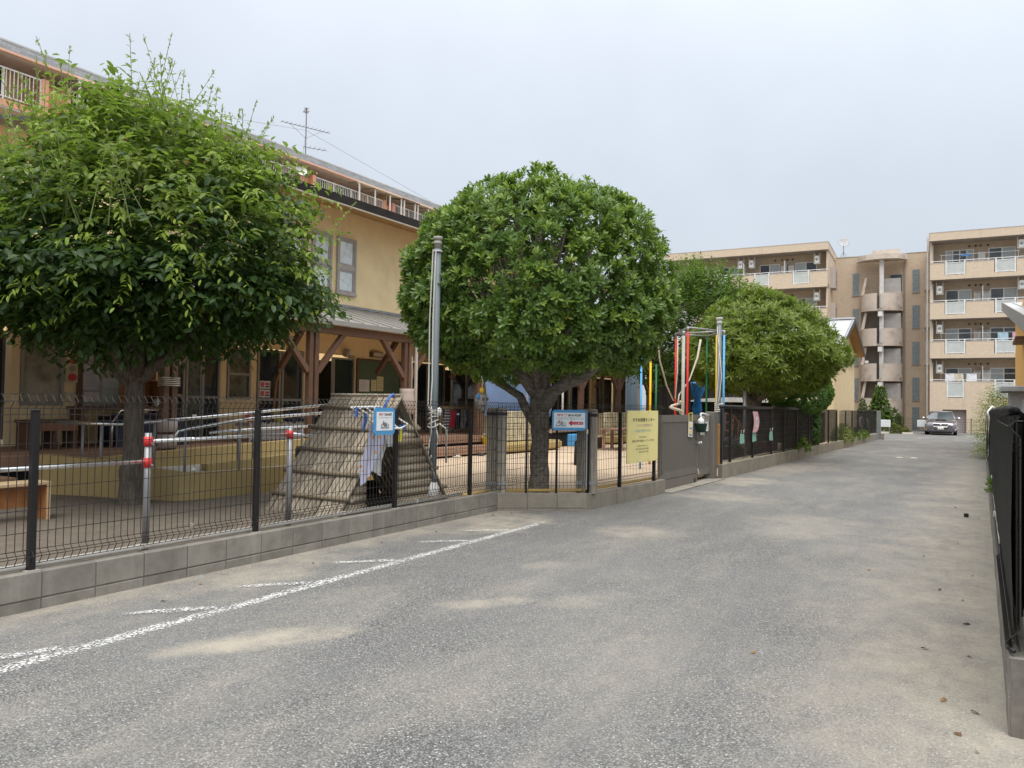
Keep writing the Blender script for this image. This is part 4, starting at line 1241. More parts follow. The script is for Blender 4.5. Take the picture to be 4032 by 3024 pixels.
# ================================================================ parked car, nose towards the camera
def make_car(loc, rz):
    C = thing('parked_car', 'dark grey estate car with bonnet scoop parked facing the lane', 'car', loc, rz)
    PAINTC = mat('dark_grey_car_paint', (.20, .19, .215), .25, metal=.75, var=.05, coat=1.0, spec=.6)
    GL = glassmat('car_glass', (.05, .06, .065), .03)
    GL.node_tree.nodes['Principled BSDF'].inputs['Specular IOR Level'].default_value = 1.0
    CH = mat('chrome', (.80, .81, .82), .12, metal=1.0, var=.03)
    BK = mat('car_black_trim', (.012, .012, .013), .5, var=.3)
    # body: cross-sections along the length; y = 0 nose .. 4.6 tail, half outline (x, z)
    def sec(y, wb, ws, wt, z0, zs, zt):
        half = [(0, z0), (wb * .8, z0), (wb, z0 + .08), (ws, (z0 + zs) / 2), (ws * .985, zs), (wt, zt), (wt * .5, zt + .025), (0, zt + .035)]
        return [(x, y, z) for x, z in half] + [(-x, y, z) for x, z in half[-2:0:-1]]
    S = [sec(.0, .55, .60, .42, .28, .55, .62), sec(.05, .74, .78, .60, .22, .60, .72), sec(.16, .83, .86, .72, .19, .64, .78), sec(.45, .86, .885, .76, .18, .70, .86), sec(1.0, .87, .89, .78, .18, .78, .95),
         sec(1.35, .87, .89, .80, .18, .86, 1.00), sec(2.4, .87, .89, .82, .18, .90, .98), sec(3.6, .87, .89, .82, .18, .92, .98), sec(4.4, .84, .87, .78, .22, .92, 1.0), sec(4.62, .74, .78, .68, .32, .85, .92)]
    mb = MB()
    n = len(S[0])
    for s in S:
        mb.v.extend(s)
    for i in range(len(S) - 1):
        for a in range(n):
            b = (a + 1) % n
            mb.f.append((i * n + a, i * n + n + a, i * n + n + b, i * n + b)); mb.mi.append(0)
    mb.f.append(tuple(range(n))); mb.mi.append(0)
    mb.f.append(tuple((len(S) - 1) * n + a for a in range(n - 1, -1, -1))); mb.mi.append(0)
    body = mb.build('body', PAINTC, C, smooth=True)
    # cabin: roof shell with pillars
    cab = MB()
    prof = [(1.30, .98, .74), (2.05, 1.42, .58), (2.6, 1.49, .57), (3.4, 1.47, .56), (4.1, 1.38, .54), (4.5, .98, .66)]
    for y, z, ww in prof:
        cab.v.extend([(-ww, y, z), (-ww * .55, y - .04 if z > 1.2 else y - .1, z + .03), (ww * .55, y - .04 if z > 1.2 else y - .1, z + .03), (ww, y, z)])
    for i in range(1, 4):
        for k in range(3):
            a = i * 4 + k
            cab.f.append((a, a + 1, a + 5, a + 4)); cab.mi.append(0)
    cab.tube([(-.78, 1.32, .98), (-.585, 2.05, 1.42)], .045, 6).tube([(.78, 1.32, .98), (.585, 2.05, 1.42)], .045, 6)
    cab.tube([(-.58, 2.05, 1.425), (-.57, 3.4, 1.47), (-.55, 4.1, 1.38), (-.70, 4.5, .98)], .05, 6).tube([(.58, 2.05, 1.425), (.57, 3.4, 1.47), (.55, 4.1, 1.38), (.70, 4.5, .98)], .05, 6)
    cab.tube([(-.80, 2.9, .98), (-.58, 3.0, 1.47)], .05, 6).tube([(.80, 2.9, .98), (.58, 3.0, 1.47)], .05, 6)
    cab.tube([(-.58, 2.04, 1.43), (-.3, 2.0, 1.455), (.3, 2.0, 1.455), (.58, 2.04, 1.43)], .03, 6)
    cab.build('cabin', PAINTC, C, smooth=True)
    ws = MB().add([(-.74, 1.33, 1.0), (-.40, 1.22, 1.005), (.40, 1.22, 1.005), (.74, 1.33, 1.0), (-.56, 2.04, 1.415), (-.30, 1.99, 1.44), (.30, 1.99, 1.44), (.56, 2.04, 1.415)],
                  [(0, 1, 5, 4), (1, 2, 6, 5), (2, 3, 7, 6)])
    ws.build('windscreen', GL, C, smooth=True)
    for s in (-1, 1):
        MB().add([(s * .79, 1.45, .99), (s * .80, 2.85, .99), (s * .59, 2.95, 1.45), (s * .585, 2.1, 1.42)], [(0, 1, 2, 3)]).build('side_window', GL, C)
        MB().add([(s * .80, 2.95, .99), (s * .72, 4.4, .99), (s * .56, 4.05, 1.38), (s * .58, 3.05, 1.46)], [(0, 1, 2, 3)]).build('side_window', GL, C)
        m_ = MB().ball((s * .98, 1.55, 1.04), .11, (1, .6, .75), 10).build('wing_mirror', PAINTC, C, smooth=True)
        MB().ball((s * .985, 1.52, 1.05), .10, (.9, .5, .7), 10).build('mirror_shell', CH, m_, smooth=True)
        # head lamp
        hl = MB().add([(s * .50, .06, .68), (s * .84, .26, .74), (s * .85, .27, .66), (s * .80, .17, .60), (s * .52, .045, .62)], [(0, 1, 2, 3, 4)]).build('headlight', GL, C)
        MB().tube([(s * .60, .075, .695), (s * .835, .245, .735), (s * .845, .25, .665), (s * .80, .19, .63)], .018, 5).build('light_strip', mat('lamp_white', (.85, .88, .92), .2), hl)
        MB().ball((s * .74, .15, .66), .035, n=8).build('lamp_bulb', CH, hl, smooth=True)
        bm = MB().tube([(s * .52, .035, .42), (s * .82, .14, .43)], .022, 6).build('bumper_strip', CH, C, smooth=True)
        MB().ball((s * .80, .12, .35), .04, n=8).build('fog_lamp', CH, bm, smooth=True)
        MB().add([(s * .50, .02, .47), (s * .85, .16, .48), (s * .85, .16, .31), (s * .50, .015, .31)], [(0, 1, 2, 3)]).build('bumper_recess', BK, C)
        for wy in (.93, 3.63):
            w_ = MB().cyl((s * .68, wy, .325), (s * .885, wy, .325), .325, n=20).build('tyre', mat('tyre_rubber', (.012, .012, .012), .9), C, smooth=False)
            MB().cyl((s * .87, wy, .325), (s * .892, wy, .325), .21, n=10).build('rim', STEEL, w_)
    g = MB().add([(-.42, -.012, .70), (.42, -.012, .70), (.34, -.02, .53), (-.34, -.02, .53)], [(0, 1, 2, 3)]).build('grille', BK, C)
    MB().tube([(-.47, -.005, .70), (-.42, -.02, .725), (.42, -.02, .725), (.47, -.005, .70), (.36, -.03, .52), (-.36, -.03, .52)], .018, 5, closed=True).build('grille_surround', CH, g)
    MB().box(-.42, .42, -.022, -.013, .60, .63).build('grille_bar', CH, g)
    MB().ball((0, -.03, .66), .055, (1.2, .3, .6), 10).build('emblem', CH, g, smooth=True)
    lo = MB().add([(-.40, -.006, .48), (.40, -.006, .48), (.34, .0, .34), (-.34, .0, .34)], [(0, 1, 2, 3)]).build('lower_intake', BK, C)
    MB().box(-.34, .34, -.02, -.008, .385, .405).build('intake_bar', CH, lo)
    pl = MB().bev(-.165, .165, -.05, -.03, .36, .525, .006).build('number_plate', WHITE, C)
    text('22-44', pl, (0, -.052, .375), .085, .25, mat('plate_green', (.02, .12, .06), .6), (R(90), 0, 0))
    sc = MB().add([(-.30, .62, .905), (.30, .62, .905), (.28, .62, .975), (-.28, .62, .975), (-.33, 1.12, .985), (.33, 1.12, .985)], [(3, 2, 5, 4), (0, 3, 4), (1, 5, 2)]).build('bonnet_scoop', PAINTC, C, smooth=False)
    MB().add([(-.27, .618, .91), (.27, .618, .91), (.255, .618, .965), (-.255, .618, .965)], [(0, 1, 2, 3)]).build('scoop_mouth', BK, sc)
    MB().box(-.62, .62, .06, 4.5, .13, .24).build('underbody', BK, C)
    return C
def text(body, par, loc, size, width, m, rot=(0, 0, 0), name='lettering', bold=0.0, center=True, height=None):
    cu = bpy.data.curves.new('lettering', 'FONT')
    cu.body = body
    cu.size = size
    cu.offset = bold
    cu.resolution_u = 2
    cu.align_x = 'CENTER' if center else 'LEFT'
    to = bpy.data.objects.new('tmp', cu)
    COL.objects.link(to)
    bpy.context.view_layer.update()
    me = bpy.data.meshes.new_from_object(to.evaluated_get(bpy.context.evaluated_depsgraph_get()))
    bpy.data.objects.remove(to)
    xs = [v.co.x for v in me.vertices]
    ys = [v.co.y for v in me.vertices]
    if xs and width:
        k = width / max(1e-6, max(xs) - min(xs))
        for v in me.vertices:
            v.co.x *= k
    if ys and height:
        k = height / max(1e-6, max(ys) - min(ys))
        for v in me.vertices:
            v.co.y *= k
    me.name = 'lettering'
    me.materials.clear()
    me.materials.append(m)
    return obj(name, me, par, loc=loc, rot=rot)
make_car((-2.10, 54.75, 0), R(1.5))
GZ = .22
# ================================================================ A-frame play hut
H = thing('play_hut', 'weathered wooden A-frame play hut with plank slopes and a dark doorway', 'play hut', (-6.08, 7.40, GZ))
# local: ridge along -x from 0 to -1.25, slopes fall to y = -1.05 and +1.02
RZ = 1.36
LOGW = woodmat('log_wood', (.17, .135, .095), (.32, .265, .19), .85, (1, 12, 12), .15)
for side, yb in ((-1, -1.05), (1, 1.02)):
    L = math.hypot(yb, RZ)
    ang = math.atan2(RZ, -yb * side * -1 if False else abs(yb))
    n_ = 13
    wdt = 1.18 / n_
    pm = MB().bev(-wdt / 2 + .009, wdt / 2 - .009, -L / 2 - .04, L / 2 + .04, -.014, .014, .003).mesh('plank', GREYW)
    # plank grain runs along local y here, so give those planks their own stretched material
    pm.materials[0] = woodmat('slope_plank', (.17, .14, .105), (.50, .435, .34), .9, (14, 1.6, 14), .30)
    for i in range(n_):
        x = -.01 - wdt * (i + .5)
        o = obj('plank', pm, H, loc=(x, yb / 2, RZ / 2), rot=(ang * (1 if side < 0 else -1), 0, 0))
        o.rotation_euler.rotate_axis('Z', rnd.uniform(-.006, .006))
    for k in range(5 if side < 0 else 4):
        f = .125 + .19 * k
        y, z = yb * (1 - f * 0 - (1 - f)) , 0
        t_ = 1 - f            # share of the way from ridge to foot
        y, z = yb * t_, RZ * (1 - t_)
        ny, nz_ = side * math.sin(ang), math.cos(ang)
        mb = MB().tube([(-1.24 + .04 * rnd.random(), y + ny * .03, z + nz_ * .03), (-.6, y + ny * .034, z + nz_ * .034), (.02, y + ny * .03, z + nz_ * .03)], [.026, .029, .026], 8)
        mb.build('batten', LOGW, H, smooth=True)
# gable: half-log siding either side of a door opening
def log(y0, y1, z, x=-.08):
    MB().tube([(x, y0, z), (x, y1, z)], .055, 8).build('log', woodmat('gable_log', (.25, .205, .15), (.43, .37, .28), .85, (12, 1, 12), .15), H, smooth=True)
for k in range(9):
    z = .07 + .10 * k
    yl = -1.05 * (1 - z / RZ) + .07
    yr = 1.02 * (1 - z / RZ) - .06
    if yl < -.58:
        log(yl, -.58, z)
    if yr > .02:
        log(.0, yr, z)
log(.16, .62 * .62, .97)
MB().tube([(-.02, -.40, .80), (-.02, .40, .80)], .05, 8).build('lintel_log', LOGW, H, smooth=True)
MB().box(-1.2, -1.17, -.95, .95, .0, .2).box(-1.2, -1.17, -.6, .6, .2, .7).box(-1.2, -1.17, -.3, .3, .7, 1.1).build('back_wall', DARKIN, H)  # near-black back, the hut's inner shade put into the colour
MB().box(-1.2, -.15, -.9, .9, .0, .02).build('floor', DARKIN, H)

# ================================================================ horizontal exercise bars
HB = thing('exercise_bars', 'shining steel exercise bars of two heights with red clamps behind the fence', 'exercise bars', (-6.05, 4.0, GZ))
REDC = RED
for y, zt in ((0, 1.0), (1.575, 1.02), (-2.2, .9)):
    MB().tube([(0, y, 0), (0, y, zt)], .029, 12).build('post', STEEL_D, HB, smooth=True)
for y, z in ((0, .93), (0, .75), (1.575, .95), (-2.2, .75)):
    c = MB().tube([(0, y, z - .04), (0, y, z + .04)], .036, 12).build('clamp', REDC, HB, smooth=True)
    MB().tube([(.036, y + .012, z - .02), (.05, y + .012, z - .02)], .011, 8).build('bolt', STEEL, c)
MB().tube([(0, .02, .93), (0, 1.56, .95)], .018, 10).build('bar', STEEL, HB, smooth=True)
MB().tube([(0, -.02, .76), (0, -2.2, .76)], .018, 10).build('bar', STEEL, HB, smooth=True)
MB().tube([(0, 1.6, .95), (-.04, 1.98, .92)], .018, 10).build('bar', STEEL, HB, smooth=True)

# ================================================================ ramp with yellow rendered walls and handrails
RP_ = thing('access_ramp', 'yellow rendered access ramp with low walls leading up to the wooden deck', 'ramp', (0, 0, 0))
def lowwall(pts, name='ramp_wall', th=.16, zb=.15):
    """pts: (x, y, ztop) polyline"""
    mb = MB()
    n_ = len(pts)
    for i, (x, y, z) in enumerate(pts):
        a = Vector(pts[max(i - 1, 0)][:2])
        b = Vector(pts[min(i + 1, n_ - 1)][:2])
        d = (b - a).normalized()
        s = Vector((-d.y, d.x)) * th / 2
        mb.v += [(x - s.x, y - s.y, zb), (x - s.x, y - s.y, z), (x + s.x, y + s.y, z), (x + s.x, y + s.y, zb)]
    for i in range(n_ - 1):
        for k in range(4):
            k2 = (k + 1) % 4
            mb.f.append((i * 4 + k, i * 4 + k2, i * 4 + 4 + k2, i * 4 + 4 + k)); mb.mi.append(0)
    mb.f += [(0, 1, 2, 3), ((n_ - 1) * 4 + 3, (n_ - 1) * 4 + 2, (n_ - 1) * 4 + 1, (n_ - 1) * 4)]
    mb.mi += [0, 0]
    return mb.build(name, YELW, RP_)
lowwall([(-10.75, 5.6, .74), (-9.9, 5.85, .70), (-9.3, 6.02, .64), (-8.72, 6.22, .58), (-8.66, 6.5, .56), (-8.66, 7.3, .55), (-8.68, 10.2, .55)])
lowwall([(-9.75, 7.35, .56), (-9.72, 8.2, .60), (-9.7, 9.4, .66), (-9.7, 10.6, .72)])
lowwall([(-10.9, 6.4, .64), (-10.85, 8.0, .72), (-10.85, 10.4, .80)])
MB().extr([(-10.8, 5.7, .2), (-9.2, 6.1, .2), (-8.75, 6.4, .2), (-8.75, 10.3, .2), (-10.85, 10.3, .2)], (0, 0, .26)).build('ramp_floor', CONC_L, RP_)
HR = thing('ramp_handrail', 'bright steel tube handrails standing along the yellow ramp walls', 'handrail', (0, 0, 0))
def rail(pts, posts, foot):
    MB().tube(pts, .025, 8).build('rail', STEEL, HR, smooth=True)
    for x, y, z in posts:
        MB().tube([(x, y, foot), (x, y, z)], .018, 8).build('post', STEEL_D, HR, smooth=True)
rail([(-8.80, 6.15, .95), (-8.76, 6.20, 1.10), (-8.72, 6.32, 1.13), (-8.68, 7.3, 1.25), (-8.68, 9.8, 1.40)], [(-8.68, 7.1, 1.22), (-8.68, 8.5, 1.32), (-8.72, 6.28, 1.1)], .5)
rail([(-10.7, 5.72, 1.16), (-9.7, 6.0, 1.165), (-9.68, 7.2, 1.24), (-9.7, 10.4, 1.50)], [(-9.7, 6.5, 1.18), (-9.7, 8.2, 1.3), (-10.3, 5.85, 1.15), (-10.0, 5.93, 1.15), (-9.4, 6.05, 1.15)], .5)
rail([(-9.72, 7.4, 1.02), (-9.70, 8.4, 1.06), (-9.7, 10.6, 1.12)], [(-9.7, 7.9, 1.04), (-9.7, 9.2, 1.08)], .6)

# ================================================================ wooden bench boxes at far left
def bench(loc, rz, w_, d_, h_, label):
    b = thing('plywood_bench', label, 'bench', loc, rz)
    bx('seat', TANW, b, -w_ / 2, w_ / 2, -d_ / 2, d_ / 2, h_ - .035, h_, .004)
    for x in (-w_ / 2 + .03, w_ / 2 - .03):
        bx('side_panel', ORGW, b, x - .014, x + .014, -d_ / 2, d_ / 2, 0, h_ - .036)
        bx('edge_strip', TANW, b, x - .018, x + .018, -d_ / 2 - .012, -d_ / 2 - .001, 0, h_ - .036)
    bx('back_panel', ORGW, b, -w_ / 2 + .05, w_ / 2 - .05, .02, .04, .13, h_ - .036)
    return b
bench((-8.55, 4.05, GZ), R(92), .82, .30, .40, 'plywood box bench nearest the trunk of the large left tree')
bench((-8.60, 3.15, GZ), R(92), .82, .30, .40, 'plywood box bench cut by the left picture edge')

# ---- things on the veranda
def furn(name, label, cat, loc, rz=0):
    return thing(name, label, cat, loc, rz)
b = furn('covered_trolley', 'tubular trolley wrapped in a dark blue tarpaulin on the deck', 'trolley', (-12.3, 7.35, .70))
NAVY = mat('navy_tarp', (.016, .019, .045), .55, var=.5, scale=6, spec=.4, bump=.6, bscale=9)
mb = MB()
for i in range(13):
    y = i * .115
    for k in range(6):
        z = .56 * k / 5
        mb.v.append((.28 - .10 * k / 5 + .03 * math.sin(i * 1.9 + k) + (-.14 if k == 5 else 0), y + .02 * math.sin(k * 2.0 + i) + (.07 if i == 0 else -.07 if i == 12 else 0) * k / 5, z))
for i in range(12):
    for k in range(5):
        a_ = i * 6 + k
        mb.f.append((a_, a_ + 6, a_ + 7, a_ + 1)); mb.mi.append(0)
mb.build('tarpaulin', NAVY, b, smooth=True)
MB().box(-.3, .2, .06, 1.32, .02, .5).build('load', mat('navy_load', (.012, .013, .02), .9), b)
MB().tube([(.30, -.06, 0), (.30, -.05, .42), (.26, .1, .60), (.22, .4, .62), (.22, 1.0, .60)], .016, 6).build('tube_frame', STEEL, b, smooth=True)
b = furn('wooden_desk', 'brown wooden desk with panel legs on the deck beneath the papered window', 'desk', (-12.5, 6.15, .70))
bx('top', BROWN, b, -.2, .2, 0, .78, .40, .45)
for y in (.02, .40, .72):
    bx('leg', BROWN, b, -.18, .18, y, y + .05, 0, .40)
bx('drawer', mat('desk_front', (.30, .15, .085), .6), b, .181, .2, .10, .76, .28, .40)
b = furn('wall_shelf', 'small open wooden cabinet with files standing beside the poster board', 'cabinet', (-12.75, 8.02, .70))
bx('stand', BROWN, b, -.3, .1, -.9, .62, .60, .66)
for y in (-.85, .0, .58):
    bx('leg', BROWN, b, -.28, .08, y, y + .04, 0, .60)
bx('cabinet_back', ORGW, b, -.28, -.26, .03, .60, .67, 1.12)
for y in (.03, .58):
    bx('cabinet_side', ORGW, b, -.26, .08, y, y + .02, .67, 1.12)
bx('cabinet_top', ORGW, b, -.28, .09, .02, .61, 1.12, 1.14)
bx('file', mat('pale_blue_file', (.40, .55, .62), .6), b, -.2, .05, .08, .20, .68, .95)
bx('file', BLACK, b, -.2, .05, .21, .27, .68, .97)
bx('cup', WHITE, b, .0, .1, .50, .60, .68, .80)
b = furn('boot_rack', 'pale perforated crate rack with small wellington boots beside the ramp', 'shoe rack', (-12.1, 10.1, .70))
CR = mat('pale_crate', (.40, .38, .35), .6)
mb = MB()
for k in range(3):
    mb.box(0, .015, 0, 2.1, .03 + k * .13, .08 + k * .13)
for i in range(22):
    mb.box(.001, .014, i * .1, i * .1 + .045, .0, .38)
mb.build('crate_front', CR, b)
bx('crate_top', CR, b, -.4, -.002, 0, 2.1, .30, .36)
for i, c in enumerate(((.55, .08, .16), (.03, .035, .08), (.35, .33, .10), (.03, .04, .09), (.06, .08, .16), (.05, .06, .12))):
    cm = mat('boot_colour%d' % i, c, .5)
    MB().tube([(-.15, .1 + i * .34, .60), (-.15, .1 + i * .34, .42), (-.06, .12 + i * .34, .39), (.03, .13 + i * .34, .39)], [.05, .05, .055, .04], 8).build('boot', cm, b, smooth=True)
MB().tube([(-.35, .9, .36), (-.33, .95, 1.2), (-.3, 1.0, 1.4)], .025, 6).build('broom', ORGW, b, smooth=True)
b = furn('rope_bundle', 'pale rope and padded sleeves tied round the first veranda post', 'rope', (-11.12, 7.68, .70))
for z, h in ((.02, .22), (.28, .20)):
    MB().lathe([(.15, z), (.155, z + h * .5), (.15, z + h)], n=10).build('padded_sleeve', mat('pink_padding', (.50, .42, .39), .8, var=.1), b, smooth=True)
for k in range(5):
    MB().tube([(.15 * math.cos(a * 1.05), .17 * math.sin(a * 1.05), 1.02 + .03 * k + .01 * math.sin(a * 3)) for a in range(6)], .009, 5, closed=True).build('rope_turn', mat('old_rope', (.50, .46, .38), .9), b, smooth=True)
b = furn('post_padding', 'cream padding wrapped round the third veranda post', 'padding', (-11.10, 13.65, .70))
MB().lathe([(.17, .55), (.18, .9), (.16, 1.05), (.17, 1.12)], n=10).build('sleeve', mat('pink_padding', (.50, .42, .39), .8, var=.1), b, smooth=True)
MB().tube([(.16, -.02, 1.1), (.17, -.03, 1.4), (.14, .0, 1.85)], .01, 5).build('cord', mat('old_rope', (.50, .46, .38), .9), b)

# ---- clothes rail with small garments
b = furn('clothes_rack', 'low wooden rack hung with small striped, red and blue garments', 'clothes rack', (-12.2, 16.45, .70))
for y in (0, 1.62):
    bx('upright', TANW, b, -.03, .03, y - .03, y + .03, 0, .70)
bx('rail', TANW, b, -.03, .03, -.03, 1.65, .66, .72)
for i, (c, c2) in enumerate((((.55, .55, .58), 'stripe'), ((.50, .02, .06), ''), ((.02, .022, .04), ''), ((.36, .36, .38), ''), ((.03, .05, .16), ''), ((.025, .03, .06), ''))):
    cm = mat('garment%d' % i, c, .9, var=.2)
    if c2:
        m_, n_, l_, b_ = newmat('striped_cloth')
        g_ = n_.new('ShaderNodeNewGeometry').outputs['Position']
        sp_ = n_.new('ShaderNodeSeparateXYZ'); l_.new(g_, sp_.inputs[0])
        f_ = mth(n_, l_, 'GREATER_THAN', mth(n_, l_, 'FRACT', mth(n_, l_, 'MULTIPLY', sp_.outputs[2], 13.0)), .5)
        l_.new(mixc(n_, l_, f_, (.62, .62, .64), (.02, .025, .06)), b_.inputs['Base Color'])
        cm = m_
    mb = sheet_wavy(0, .24, .12 + .04 * (i % 3), .64, 0, 5, .03)
    mb.build('garment', cm, b, smooth=True, loc=(.05, .08 + i * .255, 0), rot=(0, 0, R(90)))

# ---- blue tarpaulin hung under the veranda eave, blue curtain further on
b = thing('blue_tarpaulin', 'pale blue tarpaulin hung between veranda posts behind the round tree', 'tarpaulin', (-11.05, 16.78, 0))
BT = mat('blue_tarp', (.16, .235, .40), .6, var=.15, scale=1.2, bump=.5, bscale=4)
mb = MB()
for i in range(15):
    for k in range(7):
        mb.v.append((.02 * math.sin(i * 1.3 + k * .8) + .05 * math.sin(k), i * .26, 1.16 + .03 * math.sin(i * .9) + 1.75 * k / 6))
for i in range(14):
    for k in range(6):
        a_ = i * 7 + k
        mb.f.append((a_, a_ + 7, a_ + 8, a_ + 1)); mb.mi.append(0)
mb.build('sheet', BT, b, smooth=True)
MB().tube([(.04, 2.1, 2.7), (.05, 2.12, 1.9), (.06, 2.1, 1.15)], .012, 5).build('cord', mat('old_rope', (.50, .46, .38), .9), b)
b = thing('blue_curtain', 'pale blue striped curtain hanging by the far veranda post', 'curtain', (-11.0, 26.0, 0))
mb = MB()
for i in range(19):
    for k in range(4):
        mb.v.append((.05 * math.sin(i * 1.5), i * .062, .35 + 2.6 * k / 3))
for i in range(18):
    for k in range(3):
        a_ = i * 4 + k
        mb.f.append((a_, a_ + 4, a_ + 5, a_ + 1)); mb.mi.append(0)
mb.build('cloth', mat('blue_curtain_cloth', (.28, .38, .50), .8, var=.2, scale=9, stretch=(1, 6, .2)), b, smooth=True)

# ---- stone planter wall and mustard bench base
ST = mat('cream_stone', (.66, .59, .42), .9, var=.15, scale=9, bump=.6, bscale=25, piece=.14, dirt=(.36, .31, .20), dscale=5)
def stone_bank(label, y0, y1):
    b = thing('stone_planter', label, 'planter', (-10.78, y0, 0))
    L = y1 - y0
    bx('core', mat('planter_core', (.30, .25, .16), .95), b, -.5, -.02, 0, L, .5, 1.24)
    z = .52
    while z < 1.2:
        h = rnd.uniform(.13, .18)
        y = rnd.uniform(-.05, 0)
        while y < L:
            w_ = rnd.uniform(.12, .24)
            MB().bev(0, .05 + rnd.uniform(0, .02), max(y, 0) + .006, min(y + w_, L) - .004, z + .005, z + h - .005, .012).build('stone', ST, b) if min(y + w_, L) - max(y, 0) > .05 else None
            y += w_
        z += h
    o = MB().bev(-.55, .42, -.1, L + .5, .26, .50, .05).build('base', YELW, b)
    bx('base_shadow_strip', DARKIN, b, -.5, .3, -.05, L + .4, .2, .26)  # solid dark strip painted as the shade under the plinth
    return b
stone_bank('cream stone planter wall on a mustard plinth behind the round tree trunk', 16.95, 19.4)
stone_bank('cream stone planter wall further along, seen beside the yellow notice board', 23.6, 25.6)
# ---- toys and small things on the sand
b = thing('blue_toy_box', 'bright blue plastic box lying on the sand behind the slanting fence', 'box', (-10.9, 21.6, GZ), R(8))
BLU = mat('bright_blue_plastic', (.10, .36, .68), .45, var=.06)
MB().bev(-.25, .25, -.05, 1.12, 0, .38, .03).build('body', BLU, b)
for y in (.2, .55, .9):
    MB().box(.252, .262, y - .02, y + .02, .04, .34).build('rib', BLU, b)
b = thing('tricycle', 'small black and red tricycle in front of the blue toy box', 'tricycle', (-10.2, 21.3, GZ), R(75))
TY = mat('tyre_rubber', (.012, .012, .012), .9)
def wheel(par, c, r, w_=.03, ax='y'):
    d = {'y': (0, w_, 0), 'x': (w_, 0, 0)}[ax]
    o = MB().cyl(Vector(c) - Vector(d), Vector(c) + Vector(d), r, n=14).build('wheel', TY, par)
    MB().cyl(Vector(c) - Vector(d) * 1.1, Vector(c) + Vector(d) * 1.1, r * .55, n=10).build('hub', mat('dusty_hub', (.40, .28, .22), .7), o)
wheel(b, (-.28, -.2, .11), .11); wheel(b, (-.28, .2, .11), .11); wheel(b, (.32, 0, .15), .15)
MB().tube([(-.28, -.2, .11), (-.28, .2, .11)], .015, 6).tube([(-.28, 0, .12), (-.05, 0, .26), (.22, 0, .34)], .022, 6).build('frame', BLACK, b, smooth=True)
MB().tube([(.32, 0, .15), (.24, 0, .50)], .018, 6).tube([(.24, -.18, .52), (.24, .18, .52)], .015, 6).build('fork', RED, b, smooth=True)
MB().bev(-.32, -.02, -.12, .12, .27, .33, .02).build('seat', BLACK, b)
MB().bev(-.36, -.30, -.12, .12, .30, .46, .02).build('backrest', BLACK, b)
b = thing('half_buried_tyre', 'black rubber tyre standing in the sand behind the second wooden column', 'tyre', (-7.55, 15.3, GZ), R(25))
MB().tube([(0, .34 * math.cos(a * math.pi / 12), .06 + .30 * math.sin(a * math.pi / 12)) for a in range(-2, 15)], .11, 10).build('tread', TY, b, smooth=True)
b = thing('slatted_table', 'low red brown slatted table with benches on the sand beside the notice board', 'table', (-9.0, 20.3, GZ), R(12))
for i in range(5):
    bx('slat', DECK, b, -.36 + i * .145, -.36 + i * .145 + .13, 0, 1.5, .60, .64)
for y in (.12, 1.3):
    bx('leg', DECK, b, -.3, -.22, y, y + .08, 0, .60); bx('leg', DECK, b, .22, .30, y, y + .08, 0, .60)
for s in (-1, 1):
    for i in range(2):
        bx('bench_slat', TANW, b, s * .62 - .13 + i * .14, s * .62 - .01 + i * .14, .1, 1.4, .34, .375)
    for y in (.25, 1.2):
        bx('bench_leg', BROWN, b, s * .62 - .1, s * .62 + .1, y, y + .08, 0, .34)
def shoes(loc, rz, m, label):
    b = thing('shoes', label, 'shoes', loc, rz)
    for s in (-1, 1):
        o = MB().ball((0, s * .055, .03), .1, (1.1, .42, .32), 10).build('shoe', m, b, smooth=True)
        MB().ball((-.05, s * .055, .055), .04, (1, .8, .5), 8).build('collar', mat('shoe_dark', (.03, .03, .03), .8), o, smooth=True)
shoes((-10.55, 15.9, GZ), R(10), mat('dark_shoe', (.04, .04, .04), .7), 'dark pair of shoes on the sand before the deck step')
shoes((-10.6, 14.95, GZ), R(40), mat('white_shoe', (.6, .58, .54), .7), 'white pair of shoes near the flagpole before the deck step')
shoes((-10.6, 16.5, GZ), R(-10), mat('pink_shoe', (.55, .40, .36), .7), 'pinkish pair of shoes right of the dark pair')
shoes((-10.65, 17.15, GZ), R(15), mat('grey_shoe', (.25, .25, .26), .7), 'grey pair of shoes by the wooden column')
b = thing('yellow_bucket', 'small yellow toy bucket on the deck step', 'bucket', (-10.85, 16.6, .46))
MB().lathe([(.09, 0), (.13, .18), (.14, .19), (.12, .17), (.08, .02)], n=12).build('pail', mat('yellow_plastic', (.75, .60, .04), .45), b, smooth=True)
MB().tube([(-.13, 0, .18), (-.08, 0, .27), (.08, 0, .27), (.13, 0, .18)], .006, 5).build('handle', WHITE, b)

# ================================================================ wooden columns at the slanting fence
def column(loc, rz, label):
    c = thing('wooden_column', label, 'column', loc, rz)
    w_, n_ = .27, 4
    pw = w_ / n_
    pm = MB().bev(-pw / 2 + .002, pw / 2 - .002, -.018, .018, 0, 1.20, .004).mesh('plank', woodmat('grey_stave', (.15, .135, .115), (.40, .355, .28), .9, (16, 16, 1.0), .28))
    for s in range(4):
        a = s * math.pi / 2
        for i in range(n_):
            u = -w_ / 2 + pw * (i + .5)
            obj('plank', pm, c, loc=(u * math.cos(a) + (w_ / 2 - .01) * math.sin(a), u * math.sin(a) - (w_ / 2 - .01) * math.cos(a), rnd.uniform(0, .012)), rot=(0, 0, a))
    for z in (1.13, .14):
        MB().box(-w_ / 2 - .012, w_ / 2 + .012, -w_ / 2 - .012, w_ / 2 + .012, z, z + .045).build('strap', BLACK if z > 1 else STEEL_D, c)
    bx('top', GREYW, c, -w_ / 2, w_ / 2, -w_ / 2, w_ / 2, 1.212, 1.24)
    return c
